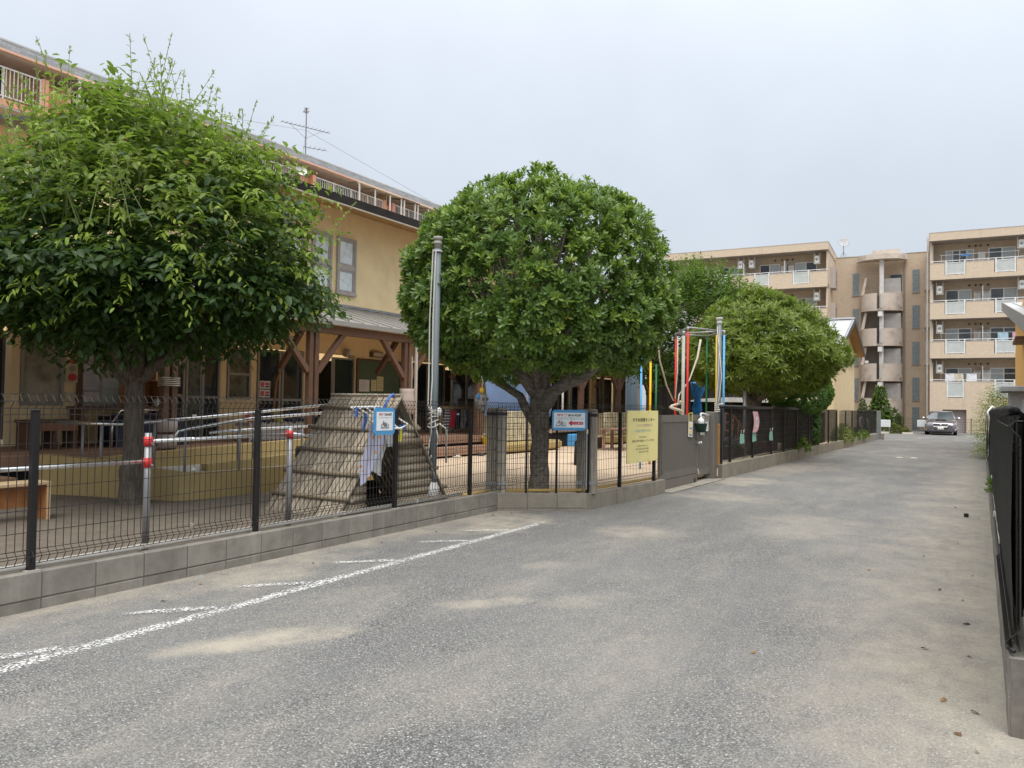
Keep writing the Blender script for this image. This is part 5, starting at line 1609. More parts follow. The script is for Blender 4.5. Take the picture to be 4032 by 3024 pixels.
column((-5.98, 9.42, .22), R(34), 'weathered plank column at the near end of the slanting fence')
column((-4.97, 10.33, .22), R(20), 'weathered plank column at the corner left of the yellow notice board')

# ================================================================ poles
ROPE = mat('white_rope', (.62, .60, .55), .9, var=.1)
b = thing('flagpole', 'leaning grey steel flagpole wound with white rope in front of the mustard wall', 'pole', (-6.14, 8.11, GZ))
MB().tube([(0, 0, 0), (0, .03, 3.38)], [.055, .047], 16).build('shaft', GALV, b, smooth=True)
MB().lathe([(.051, 0), (.052, .055), (.058, .058), (.058, .082), (.052, .085), (.052, .11), (.064, .113), (.064, .15), (.06, .155)], (0, .03, 3.34), 16).build('cap', mat('pole_cap', (.36, .34, .31), .6), b, smooth=True)
MB().tube([(.06 * math.cos(a), .03 + .06 * math.sin(a), 3.30) for a in [k * math.pi / 5 for k in range(10)]], .012, 5, closed=True).build('cap_cord', ROPE, b)
for dx, dy, s in ((-.035, -.055, 0), (.02, -.065, 1)):
    MB().tube([(dx, dy + .03, 3.32), (dx * 1.1, dy - .01, 2.4), (dx * 1.2, dy, 1.6), (dx * .9, dy - .02, 1.25)], .008, 5).build('halyard', ROPE, b)
for k in range(6):
    z = 1.0 + .045 * k
    MB().tube([(.066 * math.cos(a), .066 * math.sin(a), z + .03 * math.sin(a + k)) for a in [j * math.pi / 5 for j in range(10)]], .009, 5, closed=True).build('rope_turn', ROPE, b)
MB().tube([(.02, -.07, 1.25), (.03, -.08, .9), (-.03, -.07, .6), (.0, -.09, .35), (.05, -.06, .12)], .009, 5).build('rope_end', ROPE, b, smooth=True)
MB().tube([(.05, -.03, 1.05), (.06, .05, .8), (-.0, -.07, .55), (.06, .0, .3)], .009, 5).build('rope_end', ROPE, b, smooth=True)
MB().tube([(.06, .06, 1.02), (.07, .20, .95), (.07, .21, .5)], .014, 6).build('rope_tail', ROPE, b, smooth=True)
MB().ball((.0, .0, .14), .11, (1, 1, 1.3), 10, .12).build('plastic_wrap', mat('white_plastic_bag', (.62, .61, .60), .5, var=.1), b, smooth=False)
MB().ball((.06, .05, 1.18), .05, (.6, 1, 1.2), 8).build('cleat', WHITE, b, smooth=True)
b = thing('flagpole', 'second grey pole with tied rope standing among the coloured play poles', 'pole', (-4.98, 17.05, GZ))
MB().tube([(0, 0, 0), (0, 0, 3.2)], [.055, .048], 16).build('shaft', GALV, b, smooth=True)
MB().lathe([(.055, 0), (.06, .01), (.06, .06), (.055, .065), (.055, .085), (.075, .09), (.075, .14), (.07, .145)], (0, 0, 3.16), 16).build('cap', mat('pole_cap2', (.55, .54, .52), .6), b, smooth=True)
MB().tube([(.03, -.075, 3.1), (.02, -.08, 2.3), (-.02, -.09, 1.4)], .009, 5).build('halyard', ROPE, b)
MB().tube([(-.03, -.07, 3.1), (.08, -.06, 2.0), (.03, -.09, 1.45), (-.02, -.09, 1.3)], .009, 5).build('halyard', ROPE, b, smooth=True)
for k in range(5):
    MB().tube([(.083 * math.cos(a), .083 * math.sin(a), 1.22 + .04 * k + .02 * math.sin(a)) for a in [j * math.pi / 5 for j in range(10)]], .012, 5, closed=True).build('rope_turn', ROPE, b)

# ================================================================ coloured climbing frame
b = thing('jungle_gym', 'tall climbing gym of red, yellow, blue and green poles with steel top bars', 'jungle gym', (0, 0, GZ))
CC = {'red': mat('red_pole', (.60, .035, .035), .45, var=.06), 'yellow': mat('yellow_pole', (.80, .48, .01), .45, var=.06), 'blue': mat('blue_pole', (.12, .40, .72), .45, var=.06), 'green': mat('green_pole', (.02, .14, .055), .45, var=.06), 'grey': mat('cream_pole', (.48, .46, .42), .6)}
legs = dict(a=(-6.05, 18.1, 'red', .027), b_=(-5.65, 19.15, 'yellow', .029), c=(-5.50, 19.25, 'blue', .027), d=(-6.9, 19.67, 'red', .026), e=(-6.35, 20.6, 'green', .026), f=(-6.5, 19.1, 'grey', .042), g=(-6.0, 15.0, 'blue', .022), h=(-6.3, 16.3, 'yellow', .023), i=(-6.6, 17.45, 'green', .023))
for x, y, c, r_ in legs.values():
    if y < 17.9:      # shorter outer poles
        MB().tube([(x, y, 0), (x, y, 2.3)], r_, 12).build('pole', CC[c], b, smooth=True)
        continue
    o = MB().tube([(x, y, 0), (x, y, 3.12)], r_, 12).build('pole', CC[c], b, smooth=True)
    MB().tube([(x, y, 3.12), (x, y, 3.24)], r_ * 1.08, 12).build('joint', STEEL_D, o, smooth=True)
for p, q in (((-6.05, 18.1), (-5.65, 19.15)), ((-6.9, 19.67), (-6.05, 18.1)), ((-6.9, 19.67), (-5.50, 19.25)), ((-6.35, 20.6), (-5.50, 19.25)), ((-6.9, 19.67), (-6.35, 20.6))):
    MB().tube([(*p, 3.22), (*q, 3.22)], .022, 8).build('top_bar', STEEL_D, b, smooth=True)
b = thing('climbing_rope', 'thick pale knotted rope hanging inside the coloured climbing gym', 'rope', (0, 0, GZ))
RB = mat('thick_rope', (.52, .47, .38), .9, var=.15, bump=.5, bscale=60)
MB().tube([(-6.4, 20.2, 3.1), (-6.42, 20.0, 2.6), (-6.5, 19.6, 2.0), (-6.6, 19.1, 1.6), (-6.55, 18.85, 1.35)], [.03, .03, .018, .018, .018], 8).build('strand', RB, b, smooth=True)
MB().tube([(-6.5, 17.2, 3.0), (-6.5, 17.4, 2.4), (-6.5, 17.9, 1.8), (-6.52, 18.45, 1.45)], .018, 8).build('strand', RB, b, smooth=True)
MB().tube([(-6.62, 19.0, 3.1), (-6.6, 18.95, 2.2), (-6.56, 18.7, 1.5)], .016, 8).build('strand', RB, b, smooth=True)
MB().tube([(-6.5 + .11 * math.cos(k * .9), 18.6 + .16 * math.sin(k * 1.1), 1.42 - .035 * k) for k in range(9)], .035, 8).build('knot', RB, b, smooth=True)
# ================================================================ signs and things on the fences
BORDER = mat('blue_border', (.09, .30, .55), .5, var=.06)
SWHITE = mat('sign_white', (.74, .77, .78), .5, var=.03)
def flat_bike(par, ox, oz, s, m1, m2):
    """little printed bicycle, built in the sign plane (x right, z up)"""
    y = -.0155
    mb = MB()
    for cx in (-.5, .5):
        mb.tube([(ox + s * (cx + .33 * math.cos(a * math.pi / 10)), y, oz + s * (.33 + .33 * math.sin(a * math.pi / 10))) for a in range(20)], .0028 * s * 10, 4, closed=True)
    o = mb.build('bicycle_wheels', m1, par)
    f = MB()
    for p, q in (((-.5, .33), (-.32, .95)), ((-.32, .9), (.2, .62)), ((-.28, .82), (.02, .25)), ((.02, .25), (.2, .75)), ((.02, .25), (.5, .33)), ((.2, .62), (.5, .33))):
        f.cyl((ox + s * p[0], y, oz + s * p[1]), (ox + s * q[0], y, oz + s * q[1]), .03 * s, n=4)
    f.cyl((ox + s * .08, y, oz + s * .82), (ox + s * .34, y, oz + s * .82), .035 * s, n=4)
    f.cyl((ox - s * .42, y, oz + s * 1.04), (ox - s * .26, y, oz + s * .92), .05 * s, n=4)
    f.build('bicycle_frame', m2, par)
    MB().box(ox - s * .95, ox + s * .95, -.0142, -.0132, oz - s * .06, oz + s * .14).build('bicycle_stand', mat('print_greyblue', (.32, .40, .48), .7), par)
RIN = mat('sign_red', (.50, .03, .06), .6)
def sign_frame(loc, rz, w_, h_, label, cut):
    s = thing('bicycle_sign', label, 'sign', loc, rz)
    a, b_ = w_ / 2, h_ / 2
    pts = [(-a + cut, -b_), (a - cut, -b_), (a, -b_ + cut), (a, b_ - cut), (a - cut, b_), (-a + cut, b_), (-a, b_ - cut), (-a, -b_ + cut)]
    MB().extr([(x, -.008, z) for x, z in pts], (0, .012, 0)).build('board', BORDER, s)
    return s
# sign 1 (portrait) hangs on the long fence, facing the road (+X): local x runs towards +Y
s1 = sign_frame((-5.735, 6.665, 1.30), R(89), .345, .305, 'portrait blue-edged bicycle parking sign hanging on the long fence beside the laundry', .028)
MB().box(-.135, .135, -.0115, -.0085, -.105, .105).build('panel', SWHITE, s1)
text('厳守', s1, (-.068, -.0125, .062), .04, .062, RIN, (R(90), 0, 0), bold=.0008, height=.034)
text('!!', s1, (-.014, -.0125, .062), .04, .022, RIN, (R(90), 0, 0), height=.034)
text('斜め駐輪', s1, (.060, -.0125, .062), .04, .118, INK, (R(90), 0, 0), bold=.0008, height=.034)
text('フェンスに沿って斜めに、前輪を奥まで入れてください', s1, (0, -.0125, .035), .02, .24, INK, (R(90), 0, 0), height=.012)
flat_bike(s1, .0, -.075, .072, INK, mat('print_maroon', (.14, .03, .04), .7))
# sign 2 (landscape) on the slanting fence
s2 = sign_frame((-5.00, 9.80, 1.30), R(39.2), .50, .292, 'landscape blue-edged bicycle parking sign with a red arrow on the slanting fence', .03)
MB().box(-.225, .225, -.0115, -.0085, -.106, .106).build('panel', SWHITE, s2)
text('厳守', s2, (-.135, -.0125, .055), .05, .095, RIN, (R(90), 0, 0), bold=.001, height=.036)
text('!!', s2, (-.054, -.0125, .055), .05, .036, RIN, (R(90), 0, 0), height=.036)
text('斜め駐輪', s2, (.078, -.0125, .055), .05, .20, INK, (R(90), 0, 0), bold=.001, height=.036)
text('フェンスに沿って斜めに、前輪を奥まで入れてください', s2, (0, -.0125, .028), .02, .41, INK, (R(90), 0, 0), height=.013)
text('この先の駐輪はできません。道路に停めないでください', s2, (0, -.0125, .010), .02, .41, INK, (R(90), 0, 0), height=.013)
flat_bike(s2, -.125, -.085, .082, INK, mat('print_maroon', (.14, .03, .04), .7))
MB().extr([(-.015, -.0125, -.042), (.035, -.0125, .0), (.035, -.0125, -.022), (.20, -.0125, -.022), (.20, -.0125, -.064), (.035, -.0125, -.064), (.035, -.0125, -.086)], (0, .003, 0)).build('red_arrow', RIN, s2)
text('ここまで', s2, (.115, -.0140, -.056), .03, .14, SWHITE, (R(90), 0, 0), height=.026, bold=.0006)
# wooden backing stakes for sign 2
for x in (-.265, .265):
    MB().box(x - .012, x + .012, -.004, .006, -.19, -.13).build('tie', mat('ivory_tie', (.62, .56, .42), .7), s2)
# ---- yellow notice board
s3 = thing('notice_board', 'large pale yellow notice board with Japanese lettering on the fence beside the gate', 'sign', (-4.735, 11.93, .60), R(87.3))
YB = mat('pale_yellow_board', (.87, .775, .34), .5, var=.03)
MB().bev(-.60, .60, -.012, .012, 0, .84, .004).build('board', YB, s3)
FP, FB_ = mat('faded_pink_ink', (.66, .53, .42), .7), mat('faded_blue_ink', (.50, .60, .52), .7)
DK = mat('sign_black', (.035, .035, .03), .7)
GK = mat('sign_grey', (.20, .19, .12), .7)
def ln(s, z, w_, h_, m, x=0, bold=0):
    text(s, s3, (x, -.0145, z), .06, w_, m, (R(90), 0, 0), height=h_, bold=bold)
ln('すずめ保育センター', .665, .86, .066, DK, .02, .0008)
ln('つばさ保育園', .585, .66, .050, FP, .02, .001)
ln('幼児療育すずめ', .492, .64, .052, FB_, .0, .001)
ln('特定非営利活動法人', .400, .32, .026, GK, -.02)
ln('東村山子育て支援ネットワークすずめ', .335, .84, .040, DK, .0)
ln('東村山市本町2-22-6', .258, .42, .028, GK, -.02)
ln('TEL 042-399-2808', .205, .50, .030, GK, -.04)
ln('042-395-7100', .155, .37, .030, GK, .02)
for x in (-.57, -.2, .2, .57):
    for z in (.025, .815):
        MB().cyl((x, -.012, z), (x, -.016, z), .008, n=8).build('rivet', STEEL_D, s3)

# ================================================================ grey sliding gate
G = thing('sliding_gate', 'grey brown ribbed metal gate hung with notices and a green pot', 'gate', (-4.87, 13.05, 0), R(90))
GM = mat('gate_metal', (.20, .185, .165), .5, metal=.3, var=.06)
# local x runs along the lane (+Y), local -y faces the lane
for x0, x1, z0, z1, nm in ((0, 2.05, .20, 1.36, 'gate_leaf'), (2.10, 2.98, .13, 1.34, 'gate_leaf')):
    o = MB().box(x0, x1, -.02, .02, z1 - .13, z1).box(x0, x1, -.02, .02, z0, z0 + .13).box(x0, x0 + .05, -.02, .02, z0 + .13, z1 - .13).box(x1 - .05, x1, -.02, .02, z0 + .13, z1 - .13).build(nm, GM, G)
    mb = MB()
    x = x0 + .055
    while x < x1 - .07:
        mb.box(x, x + .026, -.014, .012, z0 + .13, z1 - .13)
        mb.box(x + .026, x + .040, -.004, .012, z0 + .13, z1 - .13)
        x += .040
    mb.build('ribbed_panel', GM, o, kind='stuff')
MB().box(0, 2.1, -.02, .02, .02, .19).build('bottom_rail', GM, G)
MB().bev(2.05, 2.10, -.03, .03, .04, 1.36, .004).build('meeting_stile', GM, G)
MB().bev(2.98, 3.24, -.09, .10, 0, 1.42, .01).build('gate_post', GM, G)
for x in (2.03, 2.16):
    o = MB().cyl((x, -.02, .80), (x, -.06, .80), .018, n=8).build('knob_stem', STEEL, G)
    MB().ball((x, -.075, .80), .03, n=10).build('knob', STEEL, o, smooth=True)
MB().box(1.92, 1.99, -.03, .03, -.0, .10).build('drop_bolt', BLACK, G)
MB().tube([(2.12, -.03, .28), (2.16, -.04, .17)], .01, 5).build('latch', WHITE, G)
b = thing('timber_post', 'brown timber board standing between the gate post and the fence', 'post', (-4.80, 16.42, 0))
bx('board', woodmat('brown_board', (.26, .14, .05), (.42, .25, .10), .7, (8, 8, 1)), b, -.06, .06, -.07, .07, .0, 1.16, .005)
def gate_hang(name, label, cat, x, z):
    return thing(name, label, cat, tuple(G.matrix_basis @ Vector((x, -.03, z))), R(90))
g_ = gate_hang('hanging_notice', 'white laminated notice with a yellow flower hung on the gate by a yellow cord', 'notice', 1.62, .93)
bx('card', PAPER, g_, -.13, .13, -.006, -.002, 0, .30, rot=(0, R(4), 0))
MB().cyl((-.04, -.0065, .225), (-.04, -.008, .225), .045, n=12).build('flower', mat('print_yellow', (.80, .62, .08), .7), g_)
MB().box(-.09, .09, -.009, -.007, .10, .125).box(-.09, .02, -.009, -.007, .07, .09).build('highlight', mat('print_yellow', (.80, .62, .08), .7), g_)
MB().box(-.06, .10, -.009, -.007, .155, .162).box(-.06, .10, -.009, -.007, .172, .179).box(-.09, .09, -.009, -.007, .03, .037).box(-.09, .09, -.009, -.007, .045, .052).build('print', INK, g_)
MB().tube([(-.1, -.005, .30), (-.12, -.01, .46), (.10, -.01, .47), (.10, -.005, .30)], .007, 5).build('cord', mat('yellow_cord', (.75, .62, .12), .8), g_)
g_ = gate_hang('hanging_pot', 'dark green plastic pot holding a white pump bottle on the gate', 'pot', 1.92, 1.02)
MB().lathe([(.09, 0), (.12, .16), (.135, .175), (.115, .17), (.09, .02)], (0, -.12, 0), 14).build('pot', mat('dark_green_plastic', (.02, .06, .045), .5), g_, smooth=True)
o = MB().lathe([(.06, .10), (.062, .22), (.055, .255), (.02, .28), (.02, .30)], (0, -.12, 0), 12).build('bottle', WHITE, g_, smooth=True)
MB().tube([(0, -.12, .30), (0, -.12, .35), (.06, -.12, .34)], .010, 6).build('pump', WHITE, o)
g_ = gate_hang('hanging_bag', 'clear plastic sleeve with papers hung on the gate beside the pot', 'bag', 2.30, .98)
bx('sleeve', netmat('clear_plastic', (.55, .56, .55), .5, .25), g_, -.13, .15, -.03, -.026, -.03, .36)
bx('paper', PAPER, g_, -.02, .14, -.022, -.018, .12, .34)
MB().tube([(-.12, -.02, .36), (-.05, -.02, .41), (.12, -.03, .40), (.42, -.03, .37)], .016, 6).build('knotted_ties', WHITE, g_, smooth=True)
g_ = gate_hang('hanging_notice', 'small plain white notice at the right end of the gate', 'notice', 2.66, 1.02)
bx('card', PAPER, g_, -.10, .12, -.008, -.004, 0, .19)
mb = MB()
for i in range(5):
    mb.box(-.06, .07, -.0095, -.008, .04 + .028 * i, .044 + .028 * i)
mb.build('print', mat('grey_ink', (.30, .30, .30), .8), g_)
MB().tube([(-.05, -.005, .19), (-.05, -.01, .32), (.08, -.01, .32), (.08, -.005, .19)], .006, 5).build('cord', WHITE, g_)

# ---- things on the far netted fence
b = thing('pink_banner', 'pink and white paper banner tied to the netted fence', 'banner', (-4.60, 18.55, 0), R(90))
mb = MB()
for i in range(9):
    z = 1.43 - i * .062
    c = .14 * math.sin(i / 8 * math.pi)
    mb.v += [(-.1 + c, -.02, z), (.36 + c * 1.4 - .06 * (i == 8), -.02, z)]
for i in range(8):
    mb.f.append((i * 2, i * 2 + 1, i * 2 + 3, i * 2 + 2)); mb.mi.append(0)
mb.build('sheet', mat('pink_paper', (.66, .40, .43), .7, var=.05), b)
MB().extr([(.22, -.024, 1.30), (.34, -.024, 1.30), (.40, -.024, 1.12), (.34, -.024, 1.04), (.24, -.024, 1.08)], (0, .002, 0)).build('white_field', PAPER, b)
MB().ball((.31, -.025, 1.18), .035, (1, .15, 2.0), 10).build('blue_emblem', mat('emblem_blue', (.15, .22, .45), .7), b, smooth=True)
mb = MB()
for i in range(3):
    mb.box(.24 + .03 * (i % 2), .34, -.0265, -.0245, 1.335 - i * .145 * 1.6, 1.350 - i * .145 * 1.6)
mb.build('print', mat('pink_red_ink', (.62, .12, .16), .7), b)
for i, (y, z) in enumerate(((17.52, .85), (18.62, .86), (20.35, .84))):
    lab = ['mint green rag tied on the netted fence nearest the gate', 'mint green rag tied on the netted fence under the pink banner', 'mint green rag tied on the netted fence right of the pink banner'][i]
    b = thing('tied_rag', lab, 'rag', (-4.61, y, z), R(90), 'mint green rags on the netted fence')
    sheet_wavy(-.05, .30, -.15, .08, 0, 6, .006).build('cloth', mat('mint_cloth', (.24, .46, .38), .85, var=.12), b, smooth=True)
    MB().tube([(.02, -.01, .10), (.0, -.01, .16)], .006, 4).tube([(.22, -.01, .10), (.25, -.01, .17)], .006, 4).build('strings', WHITE, b)
# ---- behind the netted fence
b = thing('twig_climber', 'red brown bent-wood lattice leaning behind the netted fence', 'lattice', (-5.6, 19.7, GZ), R(80))
TW = woodmat('red_twig', (.30, .12, .06), (.45, .20, .11), .8)
mb = [((0, 0, 0), (.0, 0, .6), (.05, 0, 1.15)), ((.05, 0, 1.15), (.6, 0, 1.05), (1.05, 0, .75), (1.1, 0, .3)), ((0, 0, .25), (.5, 0, .35), (1.1, 0, .6)), ((.5, 0, 1.05), (.45, 0, .6), (.4, 0, .3)), ((0, 0, .5), (.45, 0, .52)), ((0, 0, .7), (.46, 0, .7)), ((0, 0, .9), (.5, 0, .92)), ((.85, 0, .95), (.8, 0, .5))]
for p in mb:
    MB().tube(p, .022, 6).build('twig', TW, b, smooth=True)
b = thing('flower_planter', 'dark planter of mauve flowers behind the netted fence by the gate', 'planter', (-5.35, 19.2, GZ))
bx('trough', mat('dark_trough', (.03, .03, .032), .6), b, -.2, .2, -.2, .75, 0, .26, .02)
b = thing('red_crate', 'left red plastic bottle crate behind the netted fence', 'crate', (-5.35, 22.6, GZ), 0, 'red plastic crates behind the netted fence')
b2 = thing('red_crate', 'right red plastic bottle crate behind the netted fence', 'crate', (-5.35, 23.4, GZ), 0, 'red plastic crates behind the netted fence')
for q in (b, b2):
    MB().bev(-.2, .2, -.36, .36, 0, .32, .02).build('crate', mat('crate_red', (.40, .02, .03), .5), q)
    for y in (-.18, .18):
        MB().box(.201, .206, y - .1, y + .1, .18, .26).build('hand_hole', DARKIN, q)
b = thing('lying_tyre', 'dark rubber tyre lying flat behind the netted fence', 'tyre', (-5.15, 21.6, GZ))
MB().tube([(.26 * math.cos(a * math.pi / 8), .30 * math.sin(a * math.pi / 8), .09) for a in range(16)], .09, 8, closed=True).build('tread', mat('tyre_rubber', (.012, .012, .012), .9), b, smooth=True)
b = thing('awning_shelter', 'low shelter with a white fabric roof and dark inside behind the far trees', 'shelter', (-8.2, 29.2, GZ))
MB().extr([(-1.6, 0, 1.50), (-1.2, 0, 1.60), (0, 0, 1.68), (1.5, 0, 1.66), (2.7, 0, 1.56), (2.7, 0, 1.50)], (0, 3.8, 0)).build('roof', mat('white_fabric', (.74, .74, .73), .6), b)
bx('shade_panel', DARKIN, b, -1.6, 2.7, .9, 1.0, 0, 1.5)  # dark sheet painted as the shade under the roof
for x in (-1.5, .6, 2.6):
    MB().tube([(x, .1, 0), (x, .1, 1.5)], .04, 8).build('post', GALV, b)
b = thing('shade_backdrop', 'dark boarded shed added as the shade under the trees behind the coloured climbing gym', 'backdrop', (-9.9, 29.6, GZ))  # dark box added to stand in for the shade under the trees
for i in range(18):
    bx('board', mat('backdrop_board', (.030, .026, .022), .9, piece=.3), b, -1.6 + i * .19, -1.6 + i * .19 + .18, 0, .04, 0, 2.55)
bx('body', mat('backdrop_board', (.030, .026, .022), .9, piece=.3), b, -1.6, 1.8, .05, 3.5, 0, 2.5)
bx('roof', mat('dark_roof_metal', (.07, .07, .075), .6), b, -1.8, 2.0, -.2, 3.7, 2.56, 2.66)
b = thing('support_stake', 'brown timber stake propping the far round tree beside the fence', 'stake', (-4.98, 24.8, GZ))
MB().tube([(0, 0, 0), (0, .02, .85), (0, .05, 1.75)], [.10, .09, .085], 10).build('stake', woodmat('stake_wood', (.13, .10, .075), (.24, .19, .14), .85, (8, 8, 1)), b, smooth=True)
b = thing('steel_standpipe', 'thin grey steel pipe standing behind the netted fence', 'pipe', (-5.4, 20.9, GZ))
MB().tube([(0, 0, 0), (0, 0, 1.75)], .05, 8).build('pipe', STEEL_D, b, smooth=True)
MB().ball((0, 0, 1.32), .06, (1, 1, .8), 8).build('cord_knot', WHITE, b)
b = thing('blue_bundle', 'bright blue plastic bundle hanging under the far veranda', 'bundle', (-9.0, 28.0, GZ))
MB().tube([(0, 0, 2.2), (0, .05, 1.9), (0, .1, 1.6), (0, .05, 1.2), (0, 0, .95)], [.3, .28, .12, .2, .1], 10).build('wrap', mat('blue_plastic_sheet', (.03, .22, .60), .4, var=.3, scale=5), b, smooth=True)
b = thing('pink_bag', 'dusty pink cloth bag hung behind the netted fence', 'bag', (-5.5, 28.6, .5))
MB().bev(-.06, .06, 0, .7, 0, .42, .05).build('bag', mat('mauve_cloth', (.30, .13, .19), .85, var=.2), b)
MB().tube([(0, .05, .42), (0, .1, .75), (0, .55, .75), (0, .62, .42)], .015, 5).build('strap', BLACK, b)

# ================================================================ laundry hanger on the long fence
b = thing('laundry_hanger', 'white clip hanger with patterned child clothes hooked on the long fence', 'laundry hanger', (-5.93, 6.85, 1.45), R(90))
# local x runs along the fence, local -y towards the lane
HW = WHITE
MB().tube([(-.42, .10, .0), (.10, .12, .01), (.42, -.05, -.20), (.22, -.10, -.24), (-.10, -.08, -.24)], .013, 6, closed=True).build('frame', HW, b, smooth=True)
for f in (.25, .5, .75):
    p = Vector((-.42 + .52 * f, .11, .005)); q = Vector((-.10 + .40 * f, -.09, -.24))
    MB().tube([p, q], .008, 5).build('cross_bar', HW, b)
CLB = mat('clip_blue', (.08, .17, .50), .5)
MB().tube([(.02, .0, -.05), (.07, .0, .06), (.13, .0, .13), (.17, -.02, .16), (.19, -.01, .12)], .016, 6).build('hook', CLB, b, smooth=True)
for x, y, z in ((-.36, .06, -.05), (-.28, .0, -.12), (-.22, .05, -.16), (-.10, .02, -.2), (.0, .05, -.22), (.25, -.03, -.25), (.30, -.02, -.26), (.36, -.03, -.25), (-.32, -.02, -.2)):
    MB().boxm(Matrix.Translation((x, y, z)) @ Matrix.Rotation(rnd.uniform(-.4, .4), 4, 'Y'), .03, .02, .11).build('clip', CLB, b)
def print_cloth(name, base, c1, c2):
    if name in MATS:
        return MATS[name]
    m, n, l, p = newmat(name)
    g = n.new('ShaderNodeNewGeometry').outputs['Position']
    vo = n.new('ShaderNodeTexVoronoi'); vo.inputs['Scale'].default_value = 14.0
    l.new(g, vo.inputs['Vector'])
    vs = n.new('ShaderNodeSeparateColor'); l.new(vo.outputs['Color'], vs.inputs[0])
    spot = mth(n, l, 'MULTIPLY', mth(n, l, 'LESS_THAN', vo.outputs['Distance'], .30), mth(n, l, 'GREATER_THAN', vs.outputs[0], .55))
    l.new(mixc(n, l, spot, base, mixc(n, l, vs.outputs[1], c1, c2)), p.inputs['Base Color'])
    p.inputs['Roughness'].default_value = .9
    MATS[name] = m
    return m
def cloth(pts_l, pts_r, m, amp=.015, n_=8):
    mb = MB()
    for (a, bq) in zip(pts_l, pts_r):
        for i in range(n_ + 1):
            t_ = i / n_
            p = Vector(a).lerp(Vector(bq), t_)
            mb.v.append((p.x, p.y + amp * math.sin(t_ * 9 + p.z * 7), p.z))
    for k in range(len(pts_l) - 1):
        for i in range(n_):
            q = k * (n_ + 1) + i
            mb.f.append((q, q + 1, q + n_ + 2, q + n_ + 1)); mb.mi.append(0)
    return mb.build('garment', m, b, smooth=True)
P1 = print_cloth('lilac_print', (.60, .60, .76), (.60, .15, .10), (.75, .50, .15))
P2 = print_cloth('white_print', (.66, .66, .68), (.55, .12, .10), (.10, .10, .2))
cloth([(-.20, .02, -.18), (-.22, .02, -.40), (-.34, .02, -.66), (-.31, .02, -.90)], [(.12, .02, -.20), (.06, .02, -.42), (-.13, .02, -.68), (-.17, .02, -.78)], P1)
cloth([(.04, .05, -.22), (-.02, .05, -.42), (-.12, .05, -.64), (-.12, .05, -.72)], [(.22, .05, -.22), (.18, .05, -.40), (.05, .05, -.62), (.06, .05, -.80)], mat('white_cloth', (.62, .61, .60), .9, var=.08))
cloth([(.05, .0, -.22), (.07, .0, -.36), (.12, .0, -.46)], [(.30, .0, -.22), (.28, .0, -.34), (.20, .0, -.45)], P2)
cloth([(.16, -.03, -.24), (.19, -.03, -.34), (.24, -.03, -.40)], [(.36, -.03, -.24), (.36, -.03, -.33), (.31, -.03, -.40)], mat('yellow_cloth', (.75, .66, .06), .85))
# ---- grey net bag with toys hooked over the fence top
b = thing('toy_net_bag', 'grey net bag of toys hanging over the fence top left of the round tree', 'bag', (-5.93, 8.92, 1.48))
MB().ball((0, 0, .07), .11, (.7, 1.0, 1.35), 12, .06).build('net_bag', mat('grey_net', (.30, .28, .255), .8, var=.25, scale=14), b, smooth=True)
MB().ball((.05, -.06, .22), .045, (.7, 1, 1), 8).build('yellow_toy', mat('toy_yellow', (.75, .48, .05), .5), b, smooth=True)
MB().ball((.03, -.12, .13), .04, (.5, 1, 1), 8).build('blue_toy', mat('toy_blue', (.06, .28, .55), .5), b, smooth=True)
for y in (-.05, .05):
    MB().ball((.075, y, .10), .026, (.5, 1, 1), 8).build('dark_disc', mat('toy_grey', (.12, .12, .12), .6), b, smooth=True)
MB().tube([(0, .02, .22), (.01, .03, .34), (0, .0, .42)], .006, 4).tube([(0, .1, .16), (.01, .15, .17), (.0, .15, .13)], .006, 4).build('strings', WHITE, b)

# ================================================================ car park edge
for i, (x, y, lab) in enumerate(((-5.15, 54.0, 'white car park notice board left of the dark car'), (-3.25, 57.4, 'white car park notice board half hidden behind the dark car'))):
    b = thing('parking_sign', lab, 'sign', (x, y, 0))
    bx('panel', SWHITE, b, -.31, .31, 0, .02, .45, .90, .004)
    mb = MB()
    for k in range(4):
        mb.box(-.25, .25, -.002, -.0005, .52 + .09 * k, .545 + .09 * k)
    mb.build('print', mat('pale_blue_ink', (.50, .56, .62), .7), b)
    for q in (-.25, .25):
        bx('leg', GALV, b, q - .02, q + .02, .02, .05, 0, .85)
for i, x in enumerate((-5.3, -3.95)):
    b = tag(MB().extr([(x - .3, 54.9, .004), (x - .3, 55.05, .004), (x - .3, 55.02, .12), (x - .3, 54.93, .12)], (.62, 0, 0)).build('wheel_stop', mat('stop_concrete', (.50, .46, .38), .9)), ['pale concrete wheel stop below the left car park notice', 'pale concrete wheel stop beside the dark car'][i], 'wheel stop', 'car park wheel stops')
b = thing('mesh_fence', 'low dark mesh fence at the back of the car park', 'fence', (-9.0, 59.2, 0), R(3))
mb = MB()
for i in range(150):
    mb.box(i * .1, i * .1 + .008, 0, .008, .05, 1.0)
for k in range(6):
    mb.box(0, 15, .009, .017, .1 + .17 * k, .108 + .17 * k)
mb.build('mesh_panel', WIRE, b, kind='stuff')
for x in (.5, 2.5, 4.5, 6.5, 8.5, 10.5, 12.5):
    MB().box(x - .025, x + .025, .02, .06, 0, 1.05).build('post', BLACK, b)
sheet('bay_line', [(-2.95, 53.8), (-2.55, 53.8), (-2.55, 54.0), (-2.95, 54.0)], WHITE, .004)
sheet('bay_line', [(-.75, 54.4), (-.35, 54.4), (-.35, 54.6), (-.75, 54.6)], WHITE, .004)
for i, (x, y) in enumerate(((-2.3, 27.5), (-1.9, 27.6))):
    sheet('road_dash', [(x, y), (x + .17, y), (x + .17, y + .35), (x, y + .35)], mat('dash_paint', (.55, .55, .53), .8), .004)
